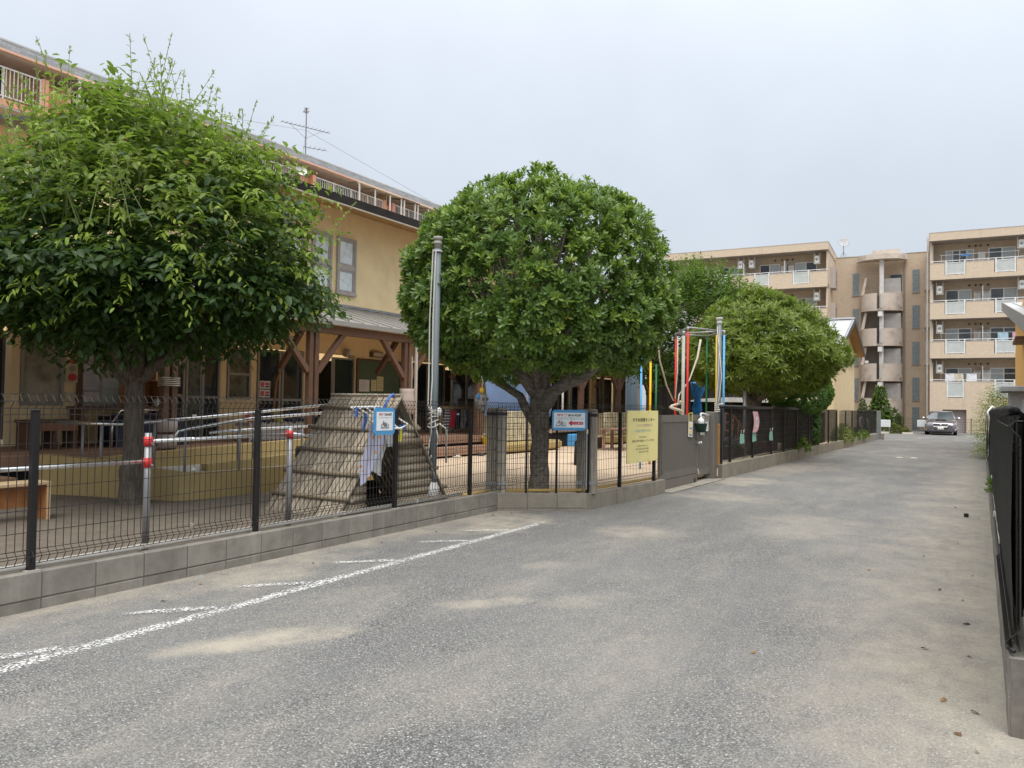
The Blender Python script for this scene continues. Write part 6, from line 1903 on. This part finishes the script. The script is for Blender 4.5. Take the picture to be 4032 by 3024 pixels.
b = thing('dark_board_fence', 'dark block boarding behind the far part of the long fence', 'fence', (-5.15, 28.8, GZ))
for k in range(5):
    for i in range(5):
        bx('board', mat('dark_block', (.06, .058, .056), .9, piece=.25), b, -.05, .0, i * .62, i * .62 + .60, .02 + .23 * k, .24 + .23 * k)
b = thing('cream_block_wall', 'cream block wall standing under the gabled house behind the long fence', 'wall', (-5.55, 34.0, GZ))
for k in range(6):
    for i in range(10):
        bx('block', mat('cream_block', (.44, .36, .25), .9, piece=.12, dirt=(.32, .27, .2)), b, -.1, .0, i * .62 + (.0 if k % 2 else -.3), i * .62 + .60 + (.0 if k % 2 else -.3), .0 + .2 * k, .19 + .2 * k)
b = thing('white_door_panel', 'pale steel door beside the leafy shrub behind the fence', 'door', (-5.4, 26.6, GZ))
bx('leaf', mat('pale_steel_door', (.52, .53, .53), .5), b, -.04, 0, 0, .8, 0, 1.25, .006)
MB().ball((.03, .7, .62), .03, n=8).build('knob', STEEL, b)
# ================================================================ trees
NR = np.random.default_rng(11)
def unit(a):
    return a / np.maximum(1e-9, np.linalg.norm(a, axis=-1, keepdims=True))
def leaves(name, par, P, D, N, L, W, m, fold=.12, droop=.18, kind='stuff', w1=.44, w2=.40):
    """P base points, D growth directions, N upper-side normals; each leaf is a folded, drooping blade of 8 triangles"""
    n = len(P)
    D = unit(D)
    N = unit(N - D * np.sum(N * D, axis=1, keepdims=True))
    S = np.cross(D, N)
    L = np.broadcast_to(np.asarray(L, float), (n,))[:, None]
    W = np.broadcast_to(np.asarray(W, float), (n,))[:, None]
    def pt(t, s, h):
        return P + D * L * t + S * W * s + N * (h * W - droop * L * t * t)
    V = np.stack([pt(0, 0, 0), pt(.34, -w1, fold * 1.5), pt(.34, 0, 0), pt(.34, w1, fold * 1.5), pt(.74, -w2, fold * 1.3), pt(.74, 0, 0), pt(.74, w2, fold * 1.3), pt(1, 0, 0)], axis=1)
    T = np.array([(0, 2, 1), (0, 3, 2), (1, 2, 5), (1, 5, 4), (2, 3, 6), (2, 6, 5), (4, 5, 7), (5, 6, 7)])
    F = (np.arange(n)[:, None, None] * 8 + T[None]).reshape(-1, 3)
    me = bpy.data.meshes.new(name)
    me.vertices.add(n * 8)
    me.vertices.foreach_set('co', V.reshape(-1).astype(np.float32))
    me.loops.add(len(F) * 3)
    me.loops.foreach_set('vertex_index', F.reshape(-1).astype(np.int32))
    me.polygons.add(len(F))
    me.polygons.foreach_set('loop_start', (np.arange(len(F)) * 3).astype(np.int32))
    me.polygons.foreach_set('loop_total', np.full(len(F), 3, np.int32))
    me.polygons.foreach_set('use_smooth', np.ones(len(F), bool))
    me.materials.append(m)
    me.update()
    me.validate()
    return obj(name, me, par, kind)
def rosettes(C, A, k, L, W, up=.35, spread=(.5, 1.25)):
    """whorls: centres C, axes A, k leaves each -> P, D, N, L, W"""
    n = len(C)
    A = unit(A)
    ref = np.where(np.abs(A[:, 2:3]) < .9, np.array([[0, 0, 1.]]), np.array([[1., 0, 0]]))
    U = unit(np.cross(A, ref))
    V = np.cross(A, U)
    ph = NR.uniform(0, 6.28, (n, 1)) + np.arange(k)[None] * 2.39996 + NR.normal(0, .15, (n, k))
    el = NR.uniform(spread[0], spread[1], (n, k)) * (0.55 + .45 * (np.arange(k)[None] / k))
    el = el[:, :, None]
    rad = U[:, None] * np.cos(ph)[..., None] + V[:, None] * np.sin(ph)[..., None]
    D = A[:, None] * np.cos(el) + rad * np.sin(el)
    N = A[:, None] * np.sin(el) - rad * np.cos(el)
    P = C[:, None] + D * .01 + A[:, None] * NR.uniform(-.05, .02, (n, k))[..., None]
    ll = L * NR.uniform(.7, 1.15, (n, k))
    return P.reshape(-1, 3), D.reshape(-1, 3), N.reshape(-1, 3), ll.reshape(-1), (W * ll / L).reshape(-1)
def twigs(C, A, length, k, L, W, hang=.25):
    """shoots from C along A with k alternate leaves"""
    n = len(C)
    A = unit(A)
    t = (np.arange(k)[None] + .5) / k
    ln_ = np.broadcast_to(np.asarray(length, float).reshape(-1, 1), (n, k))
    P = C[:, None] + A[:, None] * (t * ln_)[..., None]
    P[..., 2] -= (t ** 2) * ln_ * hang * .6
    ref = np.array([[0, 0, 1.]])
    S = unit(np.cross(A, ref) + NR.normal(0, .15, (n, 3)))
    side = np.where(np.arange(k) % 2 == 0, 1., -1.)[None, :, None]
    D = A[:, None] * NR.uniform(.35, .75, (n, k, 1)) + S[:, None] * side * NR.uniform(.6, 1., (n, k, 1)) + NR.normal(0, .22, (n, k, 3))
    D[..., 2] -= NR.uniform(.0, hang * 2, (n, k))
    N = np.array([0, 0, 1.])[None, None] + NR.normal(0, .35, (n, k, 3)) + A[:, None] * .2
    sc = NR.uniform(.65, 1.1, (n, k)) * (1 - .35 * t ** 2)
    return P.reshape(-1, 3), D.reshape(-1, 3), N.reshape(-1, 3), (L * sc).reshape(-1), (W * sc).reshape(-1)
def sphere_dirs(n, zmin=-1.0):
    z = NR.uniform(zmin, 1, n)
    a = NR.uniform(0, 2 * np.pi, n)
    r = np.sqrt(1 - z * z)
    return np.stack([r * np.cos(a), r * np.sin(a), z], 1)
def limb(par, pts, rs, m, name='limb', n=9, wob=.35):
    pts = [Vector(p) for p in pts]
    # subdivide with a little wander
    P, Rr = [pts[0]], [rs[0]]
    for i in range(len(pts) - 1):
        for k in range(1, 4):
            t = k / 3
            j = Vector((rnd.uniform(-1, 1), rnd.uniform(-1, 1), rnd.uniform(-.5, .5))) * (rs[i] * wob if k < 3 else 0)
            P.append(pts[i].lerp(pts[i + 1], t) + j)
            Rr.append((rs[i] + (rs[i + 1] - rs[i]) * t) * rnd.uniform(.93, 1.08))
    return MB().tube(P, Rr, n).build(name, m, par, smooth=True)
def barkmat(name, c1, c2, sc, st, bump):
    m, n, l, b = newmat(name)
    g = n.new('ShaderNodeNewGeometry').outputs['Position']
    f = noise(n, l, g, sc, 6.0, .7, st)
    l.new(mixc(n, l, rng(n, l, f, .35, .68), c1, c2), b.inputs['Base Color'])
    b.inputs['Roughness'].default_value = .95
    bp = n.new('ShaderNodeBump'); bp.inputs['Strength'].default_value = bump; bp.inputs['Distance'].default_value = .03
    l.new(f, bp.inputs['Height']); l.new(bp.outputs[0], b.inputs['Normal'])
    return m
BARK1 = barkmat('ridged_bark', (.05, .04, .03), (.21, .175, .135), 9, (4, 4, .7), .9)
BARK2 = barkmat('smooth_bark', (.085, .072, .058), (.27, .235, .195), 12, (1.2, 1.2, 2.0), .5)

# ---------------------------------------------------------------- big dark tree at left
T1 = thing('broadleaf_tree', 'large dark green tree with pale upright shoots over the left fence', 'tree', (-8.85, 5.65, GZ))
limb(T1, [(0, 0, -.1), (.0, 0, .25), (.02, 0, .7), (.0, .0, 1.35), (-.02, .0, 1.7)], [.165, .135, .118, .112, .135], BARK1, 'trunk', 14, .1)
for pts, rs in ((((0, 0, 1.45), (-.55, -.1, 1.85), (-1.3, -.3, 2.3), (-2.2, -.4, 2.7)), (.11, .085, .06, .03)), (((0, 0, 1.5), (.45, .1, 1.75), (.9, .12, 2.05), (1.3, .2, 2.4)), (.09, .065, .045, .025)),
                (((0, 0, 1.55), (.1, .3, 2.2), (.3, .5, 3.2), (.4, .6, 4.2)), (.12, .10, .07, .03)), (((0, 0, 1.5), (-.2, -.4, 2.2), (-.4, -.8, 3.0), (-.5, -1.0, 4.0)), (.11, .08, .06, .03)),
                (((.1, 0, 1.6), (.7, -.6, 2.3), (1.3, -1.2, 2.7)), (.08, .06, .03)), (((0, 0, 1.6), (-.1, 1.0, 2.3), (.2, 1.8, 2.8)), (.08, .06, .03))):
    limb(T1, pts, rs, BARK1)
DKL = leafmat('shaded_broad_leaf', (.016, .042, .012), (.048, .098, .024), .24, .45, .35)  # darker copy: shade on the lower leaves put into the colour
MDL = leafmat('lit_broad_leaf', (.085, .15, .022), (.24, .31, .06), .44, .42)  # lighter copy: light on the crown top put into the colour
YGL = leafmat('young_leaf', (.19, .32, .035), (.38, .46, .08), .45, .45)
PALEL = leafmat('pale_shoot_leaf', (.30, .36, .13), (.52, .52, .26), .4, .5)
def in_crown1(d):
    """crown surface as a function of direction: wide dome, flat underside"""
    q = d * np.array([2.38, 2.06, 2.0])
    q[:, :2] *= (1 - .17 * np.clip(d[:, 2:3], 0, 1) ** .8)
    q[:, 2] = np.where(d[:, 2] < 0, d[:, 2] * .92, q[:, 2])
    lump = 1 + .10 * np.sin(d[:, 0] * 5 + 1) * np.cos(d[:, 1] * 4 + 2) + .07 * np.sin(d[:, 2] * 7 + d[:, 0] * 6) + NR.normal(0, .05, len(d))
    return q * lump[:, None]
c1 = np.array([-.05, .0, 2.88])
d = sphere_dirs(2950)
C = c1 + in_crown1(d) * NR.uniform(.80, 1.0, (len(d), 1))
A = d * np.array([1, 1, .6]) + NR.normal(0, .35, d.shape)
A[:, 2] -= .05
out = twigs(C - unit(A) * .3, A, NR.uniform(.4, .7, len(d)), 9, .155, .078, .28)
hi = np.repeat((d[:, 2] * 1.0 + NR.normal(0, .25, len(d)) > .24), 9)  # picks lit colour for upper twigs, shaded colour for the rest
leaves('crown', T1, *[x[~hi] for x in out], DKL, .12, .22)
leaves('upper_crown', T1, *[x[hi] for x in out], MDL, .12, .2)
d = sphere_dirs(850)
C = c1 + in_crown1(d) * NR.uniform(.35, .80, (len(d), 1))
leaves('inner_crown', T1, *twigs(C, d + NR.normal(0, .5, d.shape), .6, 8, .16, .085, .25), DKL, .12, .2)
# yellow-green sprays scattered over the outside
d = sphere_dirs(330, -.75)
C = c1 + in_crown1(d) * 1.0
A = d * np.array([1, 1, .3]) + NR.normal(0, .3, d.shape)
leaves('young_sprays', T1, *twigs(C - unit(A) * .2, A, NR.uniform(.35, .65, len(d)), 9, .11, .045, .5), YGL, .1, .3)
# upright shoots above the crown
ns = 180
dx = NR.uniform(-1, 1, ns); dy = NR.uniform(-1, 1, ns)
dz = np.sqrt(np.clip(1 - dx ** 2 - dy ** 2, .05, 1))
C = c1 + np.stack([dx * 1.75, dy * 1.75, dz * 1.85], 1)
hgt = NR.uniform(.15, .95, ns) * np.where((dx > -.6) & (dx < .25), 1.25, .85)
A = np.stack([dx * .35, dy * .35, np.ones(ns)], 1) + NR.normal(0, .26, (ns, 3))
n1 = twigs(C, A, hgt, 15, .085, .036, .03)
leaves('shoot_leaves', T1, *n1, leafmat('shoot_leaf', (.13, .21, .035), (.32, .40, .10), .42, .45), .1, .2)
tips = C + unit(A) * hgt[:, None]
leaves('shoot_tips', T1, *rosettes(tips - unit(A) * .08, A, 7, .045, .014, spread=(.2, .9)), PALEL)
mb = MB()
for i in range(ns):
    mb.tube([C[i] - unit(A)[i] * .3, tips[i]], [.007, .003], 3, caps=False)
mb.build('shoot_stems', mat('green_stem', (.16, .20, .07), .7), T1, kind='stuff')

# ---------------------------------------------------------------- clipped round tree in the centre
T2 = thing('clipped_round_tree', 'clipped dome-shaped evergreen tree with whorled leaves at the fence corner', 'tree', (-5.62, 10.05, GZ))
limb(T2, [(0, 0, -.1), (-.005, 0, .12), (0, 0, .6), (-.01, .01, 1.05), (-.01, .01, 1.38)], [.185, .15, .132, .135, .155], BARK2, 'trunk', 14, .1)
for pts, rs in ((((-.05, 0, 1.0), (-.35, .0, 1.42), (-.75, .0, 1.62), (-1.3, .1, 1.9)), (.08, .068, .05, .03)), (((.02, 0, 1.25), (.35, -.05, 1.55), (.8, -.05, 1.75), (1.4, .0, 2.3), (1.7, 0, 2.7)), (.12, .10, .08, .06, .03)),
                (((0, .0, 1.3), (.05, .1, 1.9), (-.1, .2, 2.8), (-.2, .2, 3.8)), (.13, .11, .08, .04)), (((.4, -.05, 1.6), (.9, .3, 2.3), (1.2, .5, 3.2)), (.08, .06, .03)),
                (((-.05, 0, 1.4), (-.7, -.3, 2.4), (-1.3, -.5, 3.2)), (.09, .07, .03)), (((0, 0, 1.5), (.2, -.7, 2.3), (.3, -1.2, 3.0)), (.08, .06, .03))):
    limb(T2, pts, rs, BARK2)
for k in range(9):
    a = rnd.uniform(0, 6.28)
    MB().ball((.115 * math.cos(a), .115 * math.sin(a), rnd.uniform(.2, 1.5)), .03, (1, 1, .8), 8, .1).build('burl', BARK2, T2, smooth=True)
WHL = leafmat('whorl_leaf', (.052, .112, .022), (.145, .240, .042), .32, .36, .5)
WHN = leafmat('whorl_new_leaf', (.15, .245, .035), (.27, .37, .065), .34, .38, .5)
c2 = np.array([-.12, .06, 2.95])
def crown2(d, k=1.0):
    q = d * np.array([1.95, 1.85, 1.70])
    low = d[:, 2] < 0
    hr = np.sqrt(np.clip(1 - d[:, 2] ** 2, 1e-4, 1))
    sq = np.clip(1 - np.abs(d[:, 2]) ** 3, 1e-4, 1) ** (1 / 3)
    q[:, :2] *= np.where(low, np.minimum(sq / hr, 2.0), 1.0)[:, None]
    q[low, 2] = d[low, 2] * 1.12
    return q * k
nc = 150
dc = sphere_dirs(nc, -.92)
for _ in range(25):      # spread the clumps apart
    diff = dc[:, None] - dc[None]
    dist = np.linalg.norm(diff, axis=2) + np.eye(nc)
    dc = unit(dc + np.sum(diff / dist[..., None] ** 3, axis=1) * .0012)
cc = c2 + crown2(dc, 1.0) * NR.uniform(.82, .925, (nc, 1))
cr = NR.uniform(.26, .40, nc)
Cs, As = [], []
for i in range(nc):
    k = int(170 * cr[i] ** 2 / .16)
    dd = sphere_dirs(k)
    dd = dd[(dd @ dc[i]) > -.15]
    Cs.append(cc[i] + dd * cr[i] * np.array([1.1, 1.1, .9]) * NR.uniform(.8, 1.05, (len(dd), 1)))
    As.append(dd * .7 + dc[i] * .5 + np.array([0, 0, .45]))
Cs, As = np.concatenate(Cs), np.concatenate(As) + NR.normal(0, .2, (sum(len(x) for x in Cs), 3))
# thin spots where the branches and the sky show through
hd = sphere_dirs(46, -.5)
hr_ = NR.uniform(.07, .17, 46)
ud = unit((Cs - c2) / np.array([2.0, 1.9, 1.5]))
keep = np.all((ud @ hd.T) < np.cos(hr_)[None], axis=1) | (NR.random(len(Cs)) < .12)
Cs, As = Cs[keep], As[keep]
# stray sprigs standing proud of the clipped surface
sd = sphere_dirs(260, -.3)
Cs = np.concatenate([Cs, c2 + crown2(sd) * NR.uniform(1.0, 1.06, (260, 1))])
As = np.concatenate([As, sd * .6 + np.array([0, 0, .7])])
new = NR.random(len(Cs)) < (.24 + .34 * np.clip((Cs[:, 2] - 2.4) / 2.2, 0, 1))
leaves('crown', T2, *rosettes(Cs[~new], As[~new], 10, .108, .036, spread=(.7, 1.5)), WHL, .10, .14, w1=.36, w2=.48)
ye = NR.random(len(Cs)) < .012
leaves('yellowed_leaves', T2, *rosettes(Cs[ye], As[ye], 4, .10, .036, spread=(.7, 1.5)), leafmat('yellowed', (.34, .26, .04), (.50, .42, .08), .4, .5))
leaves('new_growth', T2, *rosettes(Cs[new], As[new], 10, .104, .034, spread=(.55, 1.4)), WHN, .10, .12, w1=.36, w2=.48)
d = sphere_dirs(260)
leaves('inner_crown', T2, *rosettes(c2 + crown2(d) * NR.uniform(.55, .78, (len(d), 1)), d + np.array([0, 0, .3]), 9, .13, .045), WHL)
mb = MB()
for i in range(nc):
    mb.tube([cc[i] * .45 + np.array([-.1, 0, 1.9]) * .55, cc[i] * .75 + c2 * .25 + NR.normal(0, .05, 3), cc[i]], [.022, .014, .007], 4, caps=False)
mb.build('branchlets', BARK2, T2, kind='stuff')

# ---------------------------------------------------------------- clipped round tree further along
T3 = thing('clipped_round_tree', 'lighter green clipped round tree with long drooping leaves behind the netted fence', 'tree', (-5.4, 21.9, GZ))
limb(T3, [(0, 0, -.1), (0, 0, .4), (0, .02, 1.0), (.02, 0, 1.55)], [.24, .20, .19, .21], BARK1, 'trunk', 12)
for pts, rs in ((((0, 0, 1.4), (-.4, -.4, 2.0), (-.7, -.9, 2.8)), (.12, .08, .04)), (((0, 0, 1.4), (.2, .9, 1.9), (.4, 2.0, 2.5)), (.12, .08, .04)), (((0, 0, 1.4), (0, 0, 2.4), (0, .1, 3.6)), (.14, .1, .04)), (((0, 0, 1.4), (.7, -.3, 2.0), (1.2, -.4, 2.6)), (.1, .07, .03))):
    limb(T3, pts, rs, BARK1)
LNG = leafmat('long_leaf', (.105, .155, .018), (.235, .295, .04), .38, .36, .5)
LNN = leafmat('long_new_leaf', (.20, .28, .045), (.32, .38, .09), .35, .38, .5)
c3 = np.array([.08, .5, 2.85])
def crown3(d):
    q = d * np.array([2.25, 2.25, 1.80])
    q[:, :2] *= (1 - .30 * np.clip(d[:, 2:3], 0, 1) ** 1.2)
    low = d[:, 2] < 0
    q[low, 2] = d[low, 2] * 1.22
    return q
d = sphere_dirs(3300)
lump = 1 + .05 * np.sin(d[:, 1] * 9 + d[:, 2] * 5) + .04 * np.cos(d[:, 0] * 8 + d[:, 2] * 7)
C = c3 + crown3(d) * (NR.uniform(.84, 1.0, len(d)) * lump)[:, None]
new = NR.random(len(d)) < .16
A = d * .8 + np.array([0, 0, .5]) + NR.normal(0, .3, d.shape)
leaves('crown', T3, *rosettes(C[~new], A[~new], 10, .185, .040, spread=(.5, 1.5)), LNG, .08, .38)
leaves('new_growth', T3, *rosettes(C[new], A[new], 9, .17, .036, spread=(.3, 1.2)), LNN, .08, .3)
d = sphere_dirs(800)
leaves('inner_crown', T3, *rosettes(c3 + crown3(d) * NR.uniform(.5, .8, (len(d), 1)), d, 9, .18, .05), LNG)

# ---------------------------------------------------------------- feathery tree behind
T4 = thing('feathery_tree', 'taller tree with loose feathery shoots rising between the two clipped trees', 'tree', (-8.3, 24.6, GZ))
limb(T4, [(0, 0, -.1), (.05, 0, 1.0), (0, .1, 2.4), (.1, .1, 4.0)], [.2, .16, .12, .05], BARK1, 'trunk', 10)
FT = leafmat('feathery_leaf', (.05, .11, .018), (.17, .27, .04), .4, .45)
d = sphere_dirs(2700, -.7)
C = np.array([.2, .3, 3.5]) + d * np.array([2.0, 2.2, 2.1]) * NR.uniform(.6, 1.0, (len(d), 1))
leaves('crown', T4, *twigs(C, d * .6 + np.array([0, 0, .5]) + NR.normal(0, .3, d.shape), .6, 9, .18, .075, .2), leafmat('feathery_dark', (.03, .07, .014), (.09, .16, .03), .35, .45), .1, .25)
d = sphere_dirs(240, .1)
C = np.array([.2, .3, 3.7]) + d * np.array([1.9, 2.1, 1.9])
leaves('shoots', T4, *twigs(C, d * .25 + np.array([0, 0, 1.0]) + NR.normal(0, .2, d.shape), .9, 14, .19, .065, .25), FT, .1, .3)

# ---------------------------------------------------------------- vine shrub on the fence, small conifer, bushes
T5 = thing('vine_shrub', 'dark leafy shrub bulging over the netted fence before the cream house', 'shrub', (-4.95, 26.0, GZ))
VN = leafmat('vine_leaf', (.025, .075, .016), (.085, .19, .035), .35, .42)
limb(T5, [(0, .5, 0), (.05, .5, .6), (0, .3, 1.2)], [.06, .05, .04], BARK2, 'stem')
d = sphere_dirs(2100)
C = np.where(NR.random((len(d), 1)) < .72, np.array([[.0, .2, 1.85]]) + d * np.array([.75, 3.3, .72]), np.array([[.0, 1.0, .7]]) + d * np.array([.38, .9, .75]))
leaves('foliage', T5, *rosettes(C, d + np.array([0, 0, .3]), 6, .11, .07, spread=(.6, 1.4)), VN)
T6 = thing('cone_conifer', 'small cone-shaped conifer in front of the rounded stair tower', 'tree', (-5.75, 57.0, 0))
CF = leafmat('conifer_leaf', (.05, .10, .02), (.13, .20, .04), .3, .5)
limb(T6, [(0, 0, 0), (0, 0, 2.6)], [.08, .03], BARK1, 'trunk')
for k in range(13):
    z = .35 + k * .215
    r_ = .92 * (1 - z / 3.35) ** .8 + .08
    n_ = int(70 * r_ + 14)
    a = NR.uniform(0, 6.28, n_)
    rr = r_ * np.sqrt(NR.uniform(.2, 1, n_))
    C = np.stack([rr * np.cos(a), rr * np.sin(a), z + NR.normal(0, .05, n_)], 1)
    leaves('foliage_tier', T6, *rosettes(C, np.stack([np.cos(a), np.sin(a), np.full(n_, .9)], 1), 6, .17, .09), CF)
def bush(name, label, loc, r, n_, L, W, m, cat='bush', tw=False):
    b = thing(name, label, cat, loc)
    d = sphere_dirs(n_, -.3)
    C = np.array([0, 0, r[2] * .25]) + d * np.array(r) * NR.uniform(.75, 1.0, (n_, 1))
    if tw:
        leaves('foliage', b, *twigs(C - d * .2, d * np.array([1, 1, .5]) + NR.normal(0, .25, d.shape), .5, 9, L, W, .15), m)
    else:
        leaves('foliage', b, *rosettes(C, d + np.array([0, 0, .3]), 7, L, W), m)
    limb(b, [(0, 0, -.02), (0, 0, r[2] * .7)], [.04, .02], BARK2, 'stem')
    return b
BL = leafmat('hedge_leaf', (.03, .06, .012), (.08, .13, .025), .25, .5)
bush('clipped_bush', 'round clipped bush right of the small conifer', (-4.95, 57.6, 0), (.5, .5, 1.35), 240, .11, .06, BL)
bush('clipped_bush', 'dark rounded bush top left of the small conifer', (-6.9, 57.8, 0), (.35, .35, 1.9), 200, .11, .06, BL)
bush('low_hedge', 'low yellow green hedge behind the left car park notice', (-5.2, 55.6, 0), (1.5, .35, .5), 420, .10, .05, leafmat('yellow_hedge', (.09, .11, .02), (.19, .18, .05), .3, .5), 'hedge')
FTHR = leafmat('feather_bush_leaf', (.14, .20, .035), (.30, .36, .08), .4, .5)
bush('feathery_bush', 'yellow green feathery bush leaning over the far end of the black fence', (.50, 29.6, 0), (.6, 1.9, 1.95), 800, .10, .03, FTHR, tw=True)
bush('weeds', 'patch of low green weeds behind the netted fence near the shrub', (-4.85, 24.9, GZ), (.3, 1.4, .38), 150, .12, .04, leafmat('weed_leaf', (.07, .13, .02), (.18, .24, .05), .35), 'weeds')
bush('weeds', 'tall grassy weeds in front of the cream block wall', (-4.75, 33.5, GZ), (.3, 1.6, .55), 200, .16, .03, leafmat('weed_leaf2', (.10, .14, .03), (.22, .24, .07), .35), 'weeds')
bush('weeds', 'green weeds at the foot of the fence beside the crouching person', (-4.75, 38.0, GZ), (.3, 3.0, .35), 260, .12, .05, leafmat('weed_leaf', (.07, .13, .02), (.18, .24, .05), .35), 'weeds')
bush('weeds', 'small sprig of weeds on the right block wall', (.17, 13.2, .36), (.06, .35, .18), 30, .06, .03, leafmat('weed_leaf', (.07, .13, .02), (.18, .24, .05), .35), 'weeds')
b = thing('mauve_flowers', 'mauve flowers and leaves growing in the dark planter', 'flowers', (-5.35, 19.45, GZ + .25))
d = sphere_dirs(70, 0)
leaves('flower_leaves', b, *rosettes(d * np.array([.18, .42, .18]), d, 6, .09, .04), BL)
leaves('petals', b, *rosettes(d[:45] * np.array([.2, .45, .28]) + np.array([0, 0, .04]), d[:45], 6, .04, .03), leafmat('petal', (.22, .20, .42), (.40, .36, .60), .3, .6))

# ================================================================ crouching person in the garden strip
PN = thing('person', 'person in a white shirt bending down behind the far fence', 'person', (-5.05, 41.3, GZ), R(-60))
bm = bpy.data.meshes.new('body')
J = [(0, 0, .45), (.05, 0, .62), (.22, 0, .80), (.36, 0, .90), (.44, 0, .93), (.56, 0, .90), (.60, 0, .88),
     (.36, .17, .86), (.46, .20, .62), (.58, .16, .42), (.62, .14, .36), (.36, -.17, .86), (.46, -.20, .62), (.58, -.16, .42), (.62, -.14, .36),
     (.02, .11, .42), (.30, .16, .44), (.14, .15, .10), (.26, .15, .05), (.02, -.11, .42), (.30, -.16, .44), (.14, -.15, .10), (.26, -.15, .05)]
E_ = [(0, 1), (1, 2), (2, 3), (3, 4), (4, 5), (5, 6), (3, 7), (7, 8), (8, 9), (9, 10), (3, 11), (11, 12), (12, 13), (13, 14), (0, 15), (15, 16), (16, 17), (17, 18), (0, 19), (19, 20), (20, 21), (21, 22)]
rad = [.16, .16, .17, .13, .06, .105, .095, .07, .05, .04, .035, .07, .05, .04, .035, .10, .075, .055, .045, .10, .075, .055, .045]
bm.from_pydata(J, E_, [])
po = obj('body', bm, PN)
sk = po.modifiers.new('skin', 'SKIN')
for i, v in enumerate(bm.skin_vertices[0].data):
    v.radius = (rad[i], rad[i])
    v.use_root = (i == 0)
ss = po.modifiers.new('sub', 'SUBSURF')
ss.levels = ss.render_levels = 1
bpy.context.view_layer.update()
me = bpy.data.meshes.new_from_object(po.evaluated_get(bpy.context.evaluated_depsgraph_get()))
po.modifiers.clear()
po.data = me
me.materials.clear()
for m_ in (mat('white_shirt', (.66, .66, .65), .9, var=.06), mat('grey_trousers', (.10, .10, .11), .9), mat('skin', (.50, .30, .21), .6), mat('dark_hair', (.03, .022, .018), .7)):
    me.materials.append(m_)
for p in me.polygons:
    c = p.center
    p.use_smooth = True
    if c.x > .46 and c.z > .76:
        p.material_index = 3 if c.z > .88 or c.x < .53 else 2
    elif c.x > .50 and c.z < .45 or (c.x > .40 and c.z > .84 and c.z < .99 and abs(c.y) < .07):
        p.material_index = 2
    elif c.z < .56 and c.x < .42:
        p.material_index = 1
    else:
        p.material_index = 0

# ================================================================ litter on the lane
LFM = [mat('dry_leaf_a', (.14, .075, .04), .8), mat('dry_leaf_b', (.24, .15, .07), .8), mat('dry_leaf_c', (.06, .045, .035), .8)]
for i, (x, y) in enumerate(((-.338, 13.99), (-.17, 12.92), (-.013, 12.74), (-.292, 7.5), (-.12, 7.2), (-.083, 6.41), (-.052, 5.57), (-.163, 4.67), (-.02, 4.57), (-.09, 4.22), (-.01, 4.05), (-.5, 9.1), (-.22, 10.2), (-.9, 8.0), (-.3, 5.6), (-.06, 8.3), (-1.2, 4.9),
                            (-5.66, 9.05), (-5.55, 9.15), (-5.72, 8.95), (-5.4, 9.2), (-5.62, 8.8), (-5.45, 4.1), (-5.5, 6.4), (-5.45, 7.3), (-5.2, 3.6), (-4.75, 8.55), (-5.3, 5.2))):
    s = rnd.uniform(.014, .030)
    a = rnd.uniform(0, 6.28)
    mb = MB().add([(-s, 0, .004), (-s * .2, s * .38, .012), (s * .5, s * .3, .016), (s, 0, .006), (s * .5, -s * .3, .004), (-s * .2, -s * .38, .006), (0, 0, .012)], [(0, 6, 1), (1, 6, 2), (2, 6, 3), (3, 6, 4), (4, 6, 5), (5, 6, 0)])
    tag(mb.build('fallen_leaf', LFM[i % 3], loc=(x, y, 0), rot=(0, 0, a)), 'small dry leaf on the dusty right side of the lane' if x > -1.5 else 'small dry leaf on the lane near the left block walls', 'leaf', 'dry leaves at the right of the lane' if x > -1.5 else 'dry leaves near the left block walls')
b = tag(MB().bev(-.03, .03, -.04, .04, 0, .05, .006).build('stone_lump', mat('dark_lump', (.03, .027, .025), .9), loc=(-.17, 12.9, 0)), 'small dark square lump on the dusty right side of the lane', 'stone')
